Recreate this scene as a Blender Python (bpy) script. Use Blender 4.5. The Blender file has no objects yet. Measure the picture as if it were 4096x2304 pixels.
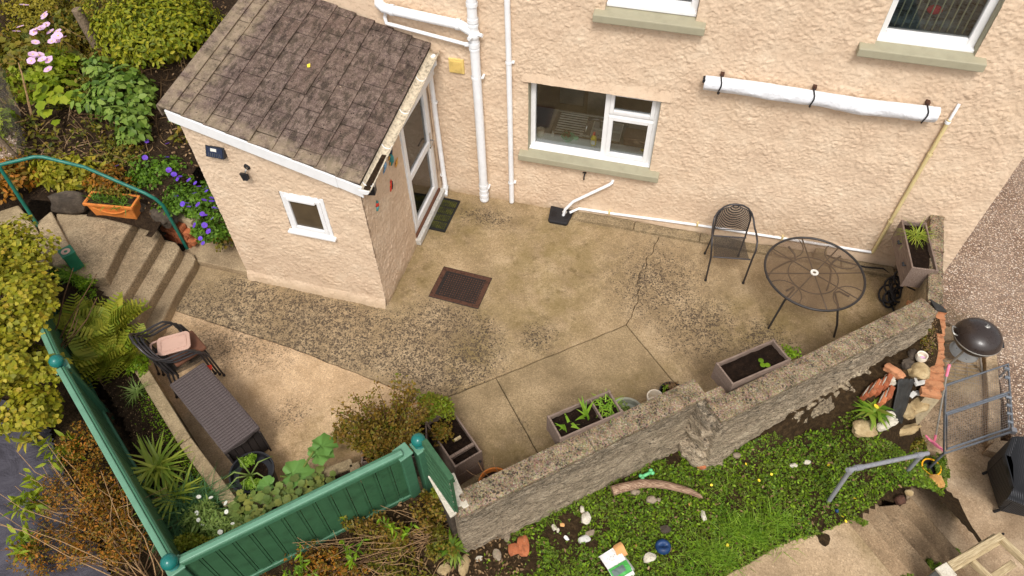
import bpy, bmesh, math, random
import numpy as np
from mathutils import Matrix, Vector, noise as mnoise
random.seed(7); RNG = np.random.default_rng(11)
R = math.radians
SC = bpy.context.scene
COL = SC.collection
# ---------------------------------------------------------------- camera, sky, sun, exposure
cam_d = bpy.data.cameras.new('camera'); cam = bpy.data.objects.new('camera', cam_d); COL.objects.link(cam)
PITCH, YAW, ROLL = R(50.4547), R(-16.0370), R(-1.1685)
fw = Vector((math.sin(YAW)*math.cos(PITCH), math.cos(YAW)*math.cos(PITCH), -math.sin(PITCH)))
rt = Vector((math.cos(YAW), -math.sin(YAW), 0)); up = rt.cross(fw)
r2 = rt*math.cos(ROLL)+up*math.sin(ROLL); u2 = -rt*math.sin(ROLL)+up*math.cos(ROLL)
mw = Matrix((r2, u2, -fw)).transposed().to_4x4(); mw.translation = Vector((0, -7.085, 7.0))
cam.matrix_world = mw
cam_d.sensor_width = 36; cam_d.lens = 25.137; cam_d.clip_end = 500; cam_d.clip_start = .05
SC.camera = cam
SUN_EL, SUN_AZ = R(56), R(168)          # azimuth measured from +Y towards +X
wd = bpy.data.worlds.new('World'); SC.world = wd; wd.use_nodes = True
wn = wd.node_tree.nodes; wl = wd.node_tree.links; wn.clear()
sky = wn.new('ShaderNodeTexSky'); sky.sky_type = 'NISHITA'; sky.sun_disc = False
sky.sun_elevation = SUN_EL; sky.sun_rotation = SUN_AZ; sky.air_density = 1.0; sky.dust_density = 3.0; sky.ozone_density = .6
hs = wn.new('ShaderNodeHueSaturation'); hs.inputs['Saturation'].default_value = .22
bg = wn.new('ShaderNodeBackground'); bg.inputs['Strength'].default_value = .15
wo = wn.new('ShaderNodeOutputWorld')
wl.new(sky.outputs[0], hs.inputs['Color']); wl.new(hs.outputs[0], bg.inputs[0]); wl.new(bg.outputs[0], wo.inputs[0])
sd = bpy.data.lights.new('sun', 'SUN'); sd.energy = 1.6; sd.angle = R(16); sd.color = (1, .97, .93)
sun = bpy.data.objects.new('sun', sd); COL.objects.link(sun)
sdir = Vector((math.sin(SUN_AZ)*math.cos(SUN_EL), math.cos(SUN_AZ)*math.cos(SUN_EL), math.sin(SUN_EL)))
sun.rotation_euler = sdir.to_track_quat('Z', 'Y').to_euler()
vs = SC.view_settings; vs.view_transform = 'Standard'; vs.look = 'None'; vs.gamma = 1; vs.exposure = .42
vs.use_curve_mapping = False

# ---------------------------------------------------------------- materials
def L(r, g, b, k=1.0):
    f = lambda c: ((c/255)/12.92 if c/255 <= .04045 else ((c/255+.055)/1.055)**2.4)*k
    return (f(r), f(g), f(b), 1)
class NT:
    def __init__(s, name):
        m = bpy.data.materials.new(name); m.use_nodes = True; s.m = m
        s.t = m.node_tree; s.n = s.t.nodes; s.l = s.t.links; s.n.clear()
        s.out = s.n.new('ShaderNodeOutputMaterial'); s.geo = s.n.new('ShaderNodeNewGeometry')
        s.pos = s.geo.outputs['Position']; s.isl = s.geo.outputs['Random Per Island']
    def put(s, sock, v):
        if v is None: return
        if isinstance(v, (int, float)):
            sock.default_value = v if sock.type == 'VALUE' else ((v, v, v, 1) if sock.type == 'RGBA' else (v, v, v))
        elif isinstance(v, tuple): sock.default_value = v if sock.type == 'RGBA' else v[:3]
        else: s.l.new(v, sock)
    def node(s, typ, **kw):
        n = s.n.new(typ)
        for k, v in kw.items(): setattr(n, k, v)
        return n
    def noise(s, scale, detail=5, rough=.55, vec=None, dist=0, col=False):
        n = s.node('ShaderNodeTexNoise'); s.put(n.inputs['Vector'], vec or s.pos)
        n.inputs['Scale'].default_value = scale; n.inputs['Detail'].default_value = detail
        n.inputs['Roughness'].default_value = rough; n.inputs['Distortion'].default_value = dist
        return n.outputs['Color' if col else 'Fac']
    def vor(s, scale, feature='F1', out='Distance', vec=None, rnd=1):
        n = s.node('ShaderNodeTexVoronoi', feature=feature); s.put(n.inputs['Vector'], vec or s.pos)
        n.inputs['Scale'].default_value = scale; n.inputs['Randomness'].default_value = rnd
        return n.outputs[out]
    def wave(s, scale, vec=None, dist=0, direction='X', detail=2):
        n = s.node('ShaderNodeTexWave', bands_direction=direction); s.put(n.inputs['Vector'], vec or s.pos)
        n.inputs['Scale'].default_value = scale; n.inputs['Distortion'].default_value = dist; n.inputs['Detail'].default_value = detail
        return n.outputs['Fac']
    def ramp(s, fac, stops, interp='LINEAR'):
        n = s.node('ShaderNodeValToRGB'); e = n.color_ramp.elements; n.color_ramp.interpolation = interp
        while len(e) < len(stops): e.new(.5)
        for i, (p, c) in enumerate(stops):
            e[i].position = p; e[i].color = c if isinstance(c, tuple) else (c, c, c, 1)
        s.put(n.inputs[0], fac); return n.outputs[0]
    def mix(s, fac, a, b, mode='MIX'):
        n = s.node('ShaderNodeMix', data_type='RGBA', blend_type=mode)
        s.put(n.inputs[0], fac); s.put(n.inputs[6], a); s.put(n.inputs[7], b); return n.outputs[2]
    def math(s, op, a, b=None, c=None, clamp=False):
        n = s.node('ShaderNodeMath', operation=op, use_clamp=clamp); s.put(n.inputs[0], a); s.put(n.inputs[1], b)
        if c is not None: s.put(n.inputs[2], c)
        return n.outputs[0]
    def rng(s, v, a, b, c=0.0, d=1.0, smooth=True):
        n = s.node('ShaderNodeMapRange', interpolation_type='SMOOTHSTEP' if smooth else 'LINEAR')
        s.put(n.inputs[0], v)
        for i, q in enumerate((a, b, c, d)): n.inputs[i+1].default_value = q
        return n.outputs[0]
    def blob(s, c, r0, r1, sc=(1, 1, 1), rot=0):
        mp = s.node('ShaderNodeMapping'); s.put(mp.inputs[0], s.pos)
        sub = s.node('ShaderNodeVectorMath', operation='SUBTRACT'); s.l.new(s.pos, sub.inputs[0]); sub.inputs[1].default_value = c
        s.l.new(sub.outputs[0], mp.inputs[0]); mp.inputs['Rotation'].default_value = (0, 0, rot); mp.inputs['Scale'].default_value = sc
        ln = s.node('ShaderNodeVectorMath', operation='LENGTH'); s.l.new(mp.outputs[0], ln.inputs[0])
        return s.rng(ln.outputs['Value'], r0, r1, 1.0, 0.0)
    def scaled(s, sc, rot=(0, 0, 0)):
        mp = s.node('ShaderNodeMapping'); s.put(mp.inputs[0], s.pos); mp.inputs['Scale'].default_value = sc; mp.inputs['Rotation'].default_value = rot
        return mp.outputs[0]
    def bump(s, h, strength=.5, dist=.01, prev=None):
        n = s.node('ShaderNodeBump'); n.inputs['Strength'].default_value = strength; n.inputs['Distance'].default_value = dist
        s.put(n.inputs['Height'], h)
        if prev is not None: s.l.new(prev, n.inputs['Normal'])
        return n.outputs[0]
    def done(s, col, rough=.8, normal=None, metal=0, spec=.3, trans=None, alpha=None, emit=None, coat=0):
        p = s.node('ShaderNodeBsdfPrincipled'); s.put(p.inputs['Base Color'], col); s.put(p.inputs['Roughness'], rough)
        p.inputs['Metallic'].default_value = metal; p.inputs['Specular IOR Level'].default_value = spec; p.inputs['Coat Weight'].default_value = coat
        if normal is not None: s.l.new(normal, p.inputs['Normal'])
        o = p.outputs[0]
        if trans:
            tr = s.node('ShaderNodeBsdfTranslucent'); s.put(tr.inputs[0], col)
            mx = s.node('ShaderNodeMixShader'); mx.inputs[0].default_value = trans; s.l.new(o, mx.inputs[1]); s.l.new(tr.outputs[0], mx.inputs[2]); o = mx.outputs[0]
        if alpha is not None:
            tp = s.node('ShaderNodeBsdfTransparent'); mx = s.node('ShaderNodeMixShader'); s.put(mx.inputs[0], alpha)
            s.l.new(tp.outputs[0], mx.inputs[1]); s.l.new(o, mx.inputs[2]); o = mx.outputs[0]
        s.l.new(o, s.out.inputs[0]); return s.m
MAT = {}
def plain(name, col, rough=.5, metal=0, spec=.4, var=.12, vs_=9, bump=None, coat=0):
    """one paint or plastic with a little uneven wear"""
    t = NT(name); f = t.noise(vs_, 6, .6)
    dk = tuple(c*(1-var*2) for c in col[:3])+(1,); lt = tuple(min(1, c*(1+var)) for c in col[:3])+(1,)
    c = t.ramp(f, [(.3, dk), (.5, col), (.72, lt)])
    n = t.bump(t.noise(bump[0], 4), bump[1], bump[2]) if bump else None
    rr = t.rng(t.noise(vs_*2.3, 4), .3, .7, max(.05, rough-.08), min(1, rough+.1))
    MAT[name] = t.done(c, rr, n, metal, spec, coat=coat); return MAT[name]

# roughcast render
def roughcast(name, c0, c1, c2):
    t = NT(name)
    n1 = t.noise(21, 6, .66, vec=t.scaled((1, 1, 1.35), (0, R(-16), 0))); n2 = t.noise(60, 4, .65); v = t.vor(42, 'F1', vec=t.scaled((1, 1, 1.3)))
    big = t.noise(1.1, 4, .6)
    h = t.math('ADD', t.math('MULTIPLY', n1, 1.0), t.math('ADD', t.math('MULTIPLY', n2, .55), t.math('MULTIPLY', v, -.28)))
    c = t.ramp(t.noise(3.2, 6, .6), [(.25, c0), (.5, c1), (.75, c2)])
    c = t.mix(t.math('MULTIPLY', t.rng(big, .5, .75), .35), c, L(206, 178, 146))
    c = t.mix(t.math('MULTIPLY', t.rng(n1, .5, .32), .30), c, L(150, 122, 98))  # crevice shade put into the colour where the noise dips
    # damp dirt just above the ground
    sx = t.node('ShaderNodeSeparateXYZ'); t.l.new(t.pos, sx.inputs[0])
    low = t.math('MULTIPLY', t.rng(t.math('ADD', sx.outputs[2], t.math('MULTIPLY', t.noise(7, 4), .12)), .22, .03), .5)
    c = t.mix(low, c, L(150, 128, 96))
    MAT[name] = t.done(c, .92, t.bump(n2, .5, .012), spec=.12)
roughcast('render_wall', L(205, 178, 151), L(216, 190, 162), L(225, 202, 175))

def concrete(name, base, dark, light, speck=True, algae=True, masks=(), heavy=1.0, grain=62):
    t = NT(name)
    c = t.ramp(t.noise(2.2, 7, .62), [(.28, dark), (.5, base), (.72, light)])
    fine = t.noise(grain, 6, .8); mid = t.noise(24, 6, .7)
    c = t.mix(t.math('MULTIPLY', t.rng(fine, .5, .36), .8), c, tuple(x*.42 for x in base[:3])+(1,))
    c = t.mix(t.math('MULTIPLY', t.rng(fine, .54, .66), .6), c, tuple(min(1, x*1.5) for x in light[:3])+(1,))
    c = t.mix(t.math('MULTIPLY', t.rng(mid, .45, .7), .45), c, dark); dirt = t.noise(1.3, 8, .7); c = t.mix(t.math('MULTIPLY', t.rng(dirt, .44, .66), .38), c, tuple(x*.55 for x in dark[:3])+(1,))
    if algae:
        a = None
        for (cc, r0, r1, sc, rot) in algae:
            b = t.blob(cc, r0, r1, sc, rot); a = b if a is None else t.math('MAXIMUM', a, b)
        af = t.math('MULTIPLY', a, t.rng(t.noise(3.3, 6, .65), .32, .62))
        c = t.mix(t.math('MULTIPLY', af, .55), c, L(116, 100, 54))
        a2 = t.math('MULTIPLY', a, t.rng(t.noise(6, 6, .7), .5, .7))
        c = t.mix(t.math('MULTIPLY', a2, .55), c, L(84, 68, 42))
    if speck:
        m = None
        for (cc, r0, r1, sc, rot) in masks:
            b = t.blob(cc, r0, r1, sc, rot); m = b if m is None else t.math('MAXIMUM', m, b)
        m = t.math('MULTIPLY', m, t.rng(t.noise(2.2, 6, .7), -.05, .55)) if m is not None else t.math('MULTIPLY', t.noise(3, 4), .4)
        m = t.math('MAXIMUM', m, t.math('MULTIPLY', t.rng(t.noise(1.9, 3), .45, .75), .30))
        # lichen dots of two sizes, thicker where the mask is strong
        for sc_, th, cl in ((34, .58, L(66, 56, 47)), (58, .60, L(74, 63, 53)), (19, .31, L(54, 46, 39))):
            warp = t.node('ShaderNodeVectorMath', operation='MULTIPLY_ADD')
            t.l.new(t.noise(sc_*1.3, 3, .6, col=True), warp.inputs[0]); warp.inputs[1].default_value = (.028, .028, .028); t.l.new(t.pos, warp.inputs[2])
            d = t.vor(sc_, vec=warp.outputs[0])
            lim = t.math('MULTIPLY', t.math('MULTIPLY', m, th), t.rng(t.noise(sc_*.33, 4, .7), .26, .58))
            dot = t.math('MULTIPLY', t.math('SUBTRACT', lim, d), 6.0, clamp=True)
            c = t.mix(t.math('MULTIPLY', dot, .85*heavy), c, cl)
        sm = t.math('MULTIPLY', m, t.rng(t.noise(13, 6, .7), .42, .66))
        c = t.mix(t.math('MULTIPLY', sm, .58*heavy), c, L(82, 69, 55))
    h = t.math('ADD', t.math('MULTIPLY', fine, .5), mid)
    MAT[name] = t.done(c, .9, t.bump(h, .55, .006), spec=.2)
PM = [((-3.9, -2.75, 0), .55, 1.15, (.42, 1.5, 1), .05), ((-2.2, -2.65, 0), .45, 1.15, (.9, 1, 1), 0), ((.15, -1.0, 0), .1, 1.25, (1, .9, 1), .6),
      ((.75, -1.55, 0), .1, 1.1, (1, 1, 1), 0), ((-1.1, -2.2, 0), .0, .55, (1, 1, 1), 0), ((-2.3, -.4, 0), .0, .7, (.7, 1.6, 1), 0), ((1.5, -1.6, 0), .05, .8, (1, 1, 1), 0), ((-4.9, -2.5, 0), .2, .8, (1, 1.3, 1), 0)]
AL = [((2.75, -1.15, 0), .1, 1.2, (1, 1, 1), 0), ((1.5, -1.4, 0), .1, .9, (.8, 1, 1), .5), ((-1.2, -1.1, 0), .1, 1.3, (1, .55, 1), .9), ((-1.75, -2.5, 0), .1, .75, (1.6, .6, 1), -.8),
      ((.6, -2.5, 0), .05, .6, (1, 1, 1), 0), ((-2.6, -.6, 0), .1, .9, (1, 1, 1), 0), ((-2.9, -1.6, 0), .1, .8, (1.6, .7, 1), 0), ((2.9, -.2, 0), .1, .8, (.6, 2, 1), 0), ((-2.7, -4.2, 0), .1, 1.0, (.8, 1.2, 1), .5)]
concrete('patio_concrete', L(164, 141, 108), L(138, 117, 86), L(188, 165, 131), masks=PM, algae=AL)
concrete('pale_concrete', L(194, 164, 128), L(164, 134, 98), L(214, 184, 148), masks=[((-4.6, -3.2, 0), .1, 1.0, (.6, 1.3, 1), 0), ((-3.5, -3.9, 0), .0, .5, (1, 1, 1), 0)], algae=[((-2.6, -4.3, 0), .1, 1.2, (.8, 1.2, 1), .5), ((-3.3, -4.6, 0), .1, .6, (1, 1, 1), 0)], heavy=.7)
concrete('smooth_concrete', L(152, 131, 99), L(122, 104, 76), L(176, 153, 119), masks=[((-1, -3.4, 0), .0, .4, (1, 1, 1), 0)], algae=[((-.6, -3.9, 0), .1, .9, (.8, 1, 1), .7), ((.2, -2.9, 0), .1, .8, (1, 1, 1), 0)], heavy=.5)
concrete('step_concrete', L(166, 144, 114), L(134, 114, 88), L(192, 170, 136), masks=[((-6.3, -2.6, .4), .2, 1.6, (1, 1, .3), 0)], algae=None, heavy=.4)
concrete('path_concrete', L(178, 152, 120), L(150, 126, 96), L(200, 174, 142), masks=[((3.4, -3.0, 0), .1, .8, (1, 1, .2), 0)], algae=[((3.6, -3.3, -.7), .1, .5, (1, 1, .3), 0), ((3.0, -3.6, -.3), .2, .9, (1, 1, .2), 0)], heavy=.5)
concrete('stair_concrete', L(158, 132, 102), L(132, 110, 84), L(182, 158, 126), masks=[((3.0, -3.4, -.3), .0, .6, (1, 1, .2), 0)], algae=None, heavy=.3)
concrete('kerb_concrete', L(160, 140, 108), L(126, 108, 80), L(188, 166, 130), masks=[((0, -1, .5), 1, 9, (1, 1, 1), 0)], algae=[((3.2, -.5, 1), .1, .9, (1, 1, 1), 0)], heavy=.35)
concrete('floor_concrete', L(178, 152, 122), L(148, 122, 94), L(204, 180, 150), masks=[((4.0, -1.6, -.7), .2, .8, (1, 1, 1), 0)], algae=[((3.9, -.6, -.7), .2, 1.0, (1, 1, 1), 0), ((3.75, -2.8, -.7), .02, .22, (1, 1, 1), 0), ((4.0, -2.2, -.7), .02, .25, (1, 1, 1), 0)], heavy=.6)
concrete('wall_stone', L(172, 154, 126), L(130, 114, 92), L(200, 184, 156), masks=[((1, -3, .6), 2.5, 7, (1, 1, 1), 0)], algae=None, heavy=.8, grain=110)
def wallstone():
    t = NT('rough_wall')
    lay = t.scaled((1, 1, 5), (0, 0, 0))
    c = t.ramp(t.noise(5, 9, .74, vec=lay), [(.28, L(96, 84, 68)), (.44, L(156, 138, 114)), (.58, L(188, 169, 142)), (.76, L(222, 208, 184))])
    f = t.noise(64, 6, .8, vec=t.scaled((1, 1, 1.8))); m = t.noise(22, 7, .76, vec=lay)
    c = t.mix(t.rng(m, .5, .38), c, L(66, 58, 48))
    sx = t.node('ShaderNodeSeparateXYZ'); t.l.new(t.pos, sx.inputs[0])
    blk = t.math('MULTIPLY', t.rng(t.math('ADD', sx.outputs[2], t.math('MULTIPLY', t.noise(5, 5), .5)), .75, 1.15), t.rng(t.noise(9, 6, .7, vec=lay), .38, .6))
    c = t.mix(t.math('MULTIPLY', blk, .6), c, L(58, 54, 48))
    c = t.mix(t.math('MULTIPLY', t.rng(f, .54, .66), .7), c, L(216, 204, 182)); c = t.mix(t.math('MULTIPLY', t.rng(f, .48, .36), .85), c, L(56, 49, 40))
    MAT['rough_wall'] = t.done(c, .95, t.bump(t.math('ADD', m, t.math('MULTIPLY', f, .5)), .9, .02), spec=.15)
wallstone()
def coping():
    t = NT('coping_lichen')
    c = t.ramp(t.noise(7, 7, .65), [(.3, L(88, 75, 58)), (.5, L(134, 116, 92)), (.7, L(164, 145, 118))])
    v = t.vor(75, out='Color'); f = t.noise(58, 6, .8); c = t.mix(t.math('MULTIPLY', t.rng(f, .5, .38), .8), c, L(52, 45, 38)); c = t.mix(t.math('MULTIPLY', t.rng(f, .54, .66), .6), c, L(206, 192, 164))
    c = t.mix(.22, c, v, 'SOFT_LIGHT')
    for sc_, th, cl in ((22, .34, L(48, 43, 38)), (40, .42, L(56, 50, 42)), (30, .20, L(190, 170, 130)), (55, .26, L(204, 192, 168))):
        w = t.node('ShaderNodeVectorMath', operation='MULTIPLY_ADD'); t.l.new(t.noise(sc_, 3, .6, col=True), w.inputs[0]); w.inputs[1].default_value = (.04,)*3; t.l.new(t.pos, w.inputs[2])
        d = t.vor(sc_, vec=w.outputs[0]); lim = t.math('MULTIPLY', th, t.rng(t.noise(sc_*.2+sc_*.01, 4), .38, .62))
        c = t.mix(t.math('MULTIPLY', t.math('MULTIPLY', t.math('SUBTRACT', lim, d), 8.0, clamp=True), .85), c, cl)
    MAT['coping_lichen'] = t.done(c, .92, t.bump(f, .8, .012), spec=.15)
coping()
def rooftile():
    t = NT('roof_concrete_tile')
    c = t.ramp(t.noise(15, 8, .74), [(.3, L(60, 49, 45)), (.48, L(100, 84, 78)), (.58, L(122, 105, 97)), (.72, L(148, 129, 118))])
    ri = t.node('ShaderNodeObjectInfo')
    c = t.mix(t.math('MULTIPLY', ri.outputs['Random'], .3), c, L(96, 72, 62))
    st = t.noise(18, 5, .65, vec=t.scaled((1, .3, 1)))
    c = t.mix(t.math('MULTIPLY', t.rng(st, .48, .6), .8), c, L(48, 40, 36))
    gr = t.noise(80, 5, .8); c = t.mix(t.math('MULTIPLY', t.rng(gr, .5, .38), .7), c, L(44, 37, 33)); c = t.mix(t.math('MULTIPLY', t.rng(gr, .55, .68), .5), c, L(172, 152, 134))
    sx = t.node('ShaderNodeSeparateXYZ'); t.l.new(t.pos, sx.inputs[0])
    verge = t.math('MAXIMUM', t.rng(sx.outputs[0], -4.62, -4.8), t.rng(sx.outputs[1], -2.0, -2.2))
    lichen = t.math('MULTIPLY', t.rng(t.noise(7, 6, .7), .3, .6), t.math('ADD', t.math('MULTIPLY', verge, .42), .08))
    c = t.mix(lichen, c, L(172, 154, 126))
    for sc_, th, cl in ((22, .26, L(36, 28, 26)), (34, .2, L(186, 168, 140)), (52, .34, L(42, 36, 32))):
        w = t.node('ShaderNodeVectorMath', operation='MULTIPLY_ADD'); t.l.new(t.noise(sc_, 3, .6, col=True), w.inputs[0]); w.inputs[1].default_value = (.05,)*3; t.l.new(t.pos, w.inputs[2])
        d = t.vor(sc_, vec=w.outputs[0]); lim = t.math('MULTIPLY', th, t.rng(t.noise(sc_*.25, 4), .42, .66))
        c = t.mix(t.math('MULTIPLY', t.math('SUBTRACT', lim, d), 8.0, clamp=True), c, cl)
    MAT['roof_concrete_tile'] = t.done(c, .93, t.bump(t.noise(120, 4, .7), .6, .006), spec=.15)
rooftile()
def pebble():
    t = NT('pebble_dash')
    v = t.vor(48, out='Color'); d = t.vor(48)
    sp = t.node('ShaderNodeSeparateColor'); t.l.new(v, sp.inputs[0])
    c = t.ramp(sp.outputs[0], [(0, L(96, 74, 66)), (.25, L(178, 148, 124)), (.5, L(206, 180, 154)), (.72, L(158, 126, 104)), (.85, L(226, 208, 190)), (1, L(118, 106, 112))], 'CONSTANT')
    c = t.mix(t.rng(d, .34, .55), c, L(122, 100, 82))
    c = t.mix(t.math('MULTIPLY', t.rng(t.noise(1.2, 4), .4, .7), .25), c, L(190, 170, 150))
    moss = t.math('MULTIPLY', t.blob((3.9, -.3, -.7), .2, .9), t.rng(t.noise(4, 6, .7), .3, .6))
    c = t.mix(t.math('MULTIPLY', moss, .7), c, L(84, 70, 40))
    MAT['pebble_dash'] = t.done(c, .8, t.bump(t.math('SUBTRACT', 1, d), .9, .012), spec=.3)
pebble()
def soil(name, a, b, c_):
    t = NT(name)
    c = t.ramp(t.noise(22, 7, .7), [(.3, a), (.52, b), (.72, c_)])
    f = t.noise(95, 4, .7); c = t.mix(t.rng(f, .62, .74), c, L(120, 100, 76)); 
    MAT[name] = t.done(c, .95, t.bump(t.math('ADD', f, t.noise(30, 5, .7)), 1, .03), spec=.1)
soil('dark_soil', L(40, 30, 22), L(62, 48, 35), L(88, 70, 52))
soil('potting_soil', L(26, 18, 13), L(40, 28, 20), L(58, 42, 30))
soil('garden_soil', L(46, 36, 24), L(70, 54, 36), L(96, 76, 50))
def brickm(name, cols):
    t = NT(name); ri = t.node('ShaderNodeObjectInfo')
    c = t.ramp(ri.outputs['Random'], [(0, cols[0]), (.5, cols[1]), (1, cols[2])])
    f = t.noise(60, 5, .7); g = t.noise(14, 5, .65)
    c = t.mix(t.math('MULTIPLY', t.rng(g, .48, .66), .5), c, L(88, 58, 42)); c = t.mix(t.math('MULTIPLY', t.rng(f, .58, .7), .5), c, L(206, 178, 142))
    MAT[name] = t.done(c, .93, t.bump(t.math('ADD', f, g), .7, .01), spec=.12)
brickm('red_brick', (L(166, 92, 58), L(184, 112, 74), L(150, 84, 56)))
brickm('worn_brick', (L(176, 122, 86), L(192, 134, 96), L(158, 104, 72)))
def stonem(name, a, b, c_):
    t = NT(name); f = t.noise(48, 6, .7)
    c = t.ramp(t.noise(9, 7, .66), [(.28, a), (.5, b), (.74, c_)]); c = t.mix(t.math('MULTIPLY', t.rng(f, .46, .32), .5), c, tuple(x*.4 for x in a[:3])+(1,))
    MAT[name] = t.done(c, .93, t.bump(f, .8, .015), spec=.15)
stonem('tan_stone', L(134, 112, 78), L(172, 148, 108), L(200, 178, 138)); stonem('white_stone', L(168, 156, 136), L(206, 196, 176), L(230, 222, 206))
stonem('orange_stone', L(170, 120, 60), L(204, 156, 92), L(218, 180, 124)); stonem('grey_stone', L(112, 98, 82), L(146, 130, 110), L(170, 156, 134)); stonem('dark_stone', L(54, 48, 42), L(80, 70, 60), L(108, 96, 82))
# paints, plastics, metals
plain('white_upvc', L(232, 230, 228), .35, var=.03); plain('white_pipe', L(236, 236, 236), .38, var=.04); plain('cream_pipe', L(214, 194, 140), .5, var=.08)
plain('aged_gutter', L(198, 184, 160), .6, var=.3, vs_=26); plain('sill_paint', L(160, 153, 128), .7, var=.05); plain('vent_cream', L(226, 196, 118), .6, var=.08)
plain('black_plastic', L(34, 34, 37), .5, var=.15); plain('black_rubber', L(30, 29, 27), .8, var=.2); plain('dark_metal', L(62, 58, 56), .42, .35, var=.15); plain('chair_metal', L(70, 66, 66), .35, .5, var=.12)
plain('grey_tube', L(146, 146, 150), .45, .25, var=.1, vs_=25); plain('zinc_tube', L(118, 122, 128), .5, .4, var=.18, vs_=30); plain('green_rail', L(30, 106, 90), .4, var=.1)
plain('green_upvc', L(64, 108, 80), .42, var=.06); plain('green_upvc_pale', L(98, 140, 114), .4, var=.07); plain('green_ball', L(24, 104, 96), .3, var=.08); plain('green_board', L(52, 90, 60), .5, var=.12); plain('green_plastic', L(28, 98, 70), .45, var=.08); plain('trellis_green', L(50, 86, 56), .6, var=.15, vs_=25)
plain('enamel_brown', L(50, 41, 37), .32, var=.05, spec=.4, coat=.15); plain('steel', L(176, 172, 164), .35, .6, var=.08); plain('chrome', L(200, 200, 200), .15, 1, var=.04)
plain('terracotta', L(206, 122, 52), .8, var=.14, bump=(60, .3, .004)); plain('rust_iron', L(82, 54, 40), .85, .2, var=.3, vs_=40, bump=(90, .5, .004)); plain('dark_iron', L(44, 38, 35), .7, .3, var=.3, vs_=50)
plain('tray_plastic', L(186, 150, 132), .5, var=.06); plain('seat_brown', L(104, 66, 46), .8, var=.1); plain('pink_plastic', L(238, 128, 156), .5, var=.1); plain('yellow_plastic', L(246, 176, 24), .45, var=.06); plain('blue_ball', L(22, 54, 96), .45, var=.2)
plain('mint_rubber', L(110, 196, 132), .6, var=.1); plain('white_card', L(232, 228, 222), .8, var=.05); plain('green_print', L(70, 160, 70), .6, var=.06); plain('brown_card', L(206, 152, 96), .9, var=.1); plain('print_grey', L(96, 110, 104), .7, var=.1)
plain('pvc_fabric', L(226, 226, 228), .55, var=.08, vs_=6, bump=(9, .6, .04)); plain('strap_black', L(36, 34, 36), .7); plain('grey_pot', L(150, 150, 134), .6, var=.12); plain('red_glaze', L(228, 76, 40), .35, var=.06); plain('purple_glaze', L(150, 70, 150), .35); plain('orange_glaze', L(240, 150, 40), .35)
plain('cream_glaze', L(226, 214, 194), .5, var=.06); plain('slate_black', L(46, 45, 42), .6, var=.25, vs_=14, bump=(30, .5, .01)); plain('tile_white', L(196, 192, 184), .5, var=.1, vs_=30); plain('red_paint', L(206, 52, 30), .45); plain('blue_glass', L(120, 166, 206), .15, var=.25, vs_=40); plain('teal_paint', L(66, 140, 136), .4, var=.2, vs_=60); plain('gold_paint', L(196, 140, 46), .4, var=.2); plain('navy_paint', L(46, 56, 76), .35, var=.2)
plain('lead_grey', L(104, 104, 100), .7, var=.15, vs_=20); plain('solar_cell', L(26, 36, 60), .2, var=.2, vs_=60); plain('lamp_white', L(210, 206, 196), .4); plain('mortar', L(178, 160, 128), .95, var=.15, vs_=30, bump=(60, .5, .01))
plain('stem_brown', L(92, 66, 42), .9, var=.2, vs_=40); plain('stem_green', L(104, 116, 48), .8, var=.15, vs_=40); plain('dry_stem', L(160, 126, 88), .9, var=.2, vs_=40); plain('bark_grey', L(122, 104, 84), .95, var=.25, vs_=30, bump=(40, .8, .02))
plain('counter_grey', L(150, 142, 130), .5, var=.15, vs_=60); plain('cupboard', L(124, 96, 70), .6, var=.1); plain('inner_wall', L(150, 140, 128), .9); plain('basket_brown', L(96, 62, 50), .8, var=.2, vs_=60); plain('sink_dark', L(84, 76, 66), .4, .3); plain('liquid_yellow', L(222, 196, 30), .3); plain('plant_green', L(70, 120, 50), .7); plain('mint_wrap', L(130, 206, 160), .6); plain('blind_slat', L(196, 206, 176), .7, var=.05); plain('bed_teal', L(130, 152, 158), .9, var=.5, vs_=12); plain('red_cloth', L(220, 24, 70), .7); plain('galv_mesh', L(150, 140, 130), .6, .5, var=.1); plain('room_dark', L(60, 52, 46), .9)
def fauxwood(name, a, b, c_, axis_rot=0):
    t = NT(name); tc = t.node('ShaderNodeTexCoord')
    mp = t.node('ShaderNodeMapping'); t.l.new(tc.outputs['Object'], mp.inputs[0]); mp.inputs['Scale'].default_value = (1, 14, 14); mp.inputs['Rotation'].default_value = (0, 0, axis_rot)
    g = t.noise(9, 6, .65, vec=mp.outputs[0]); c = t.ramp(g, [(.3, a), (.5, b), (.7, c_)])
    MAT[name] = t.done(c, .75, t.bump(g, .4, .004), spec=.2)
fauxwood('planter_wood', L(92, 74, 64), L(122, 104, 92), L(146, 128, 114)); fauxwood('chest_wood', L(66, 56, 54), L(88, 78, 76), L(108, 98, 94)); fauxwood('chest_dark', L(40, 34, 32), L(54, 47, 44), L(68, 60, 56))
fauxwood('grey_timber', L(140, 120, 90), L(176, 156, 120), L(204, 186, 150)); fauxwood('driftwood', L(62, 42, 34), L(140, 110, 88), L(200, 174, 146))
def rattan():
    t = NT('black_rattan'); w = t.wave(16, direction='X', dist=.4); w2 = t.wave(22, direction='Z', dist=.4)
    h = t.math('MULTIPLY', w, w2); MAT['black_rattan'] = t.done(t.ramp(h, [(0, L(24, 24, 26)), (.6, L(58, 58, 60)), (1, L(84, 84, 86))]), .55, t.bump(h, .8, .01), spec=.3)
rattan()
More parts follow.
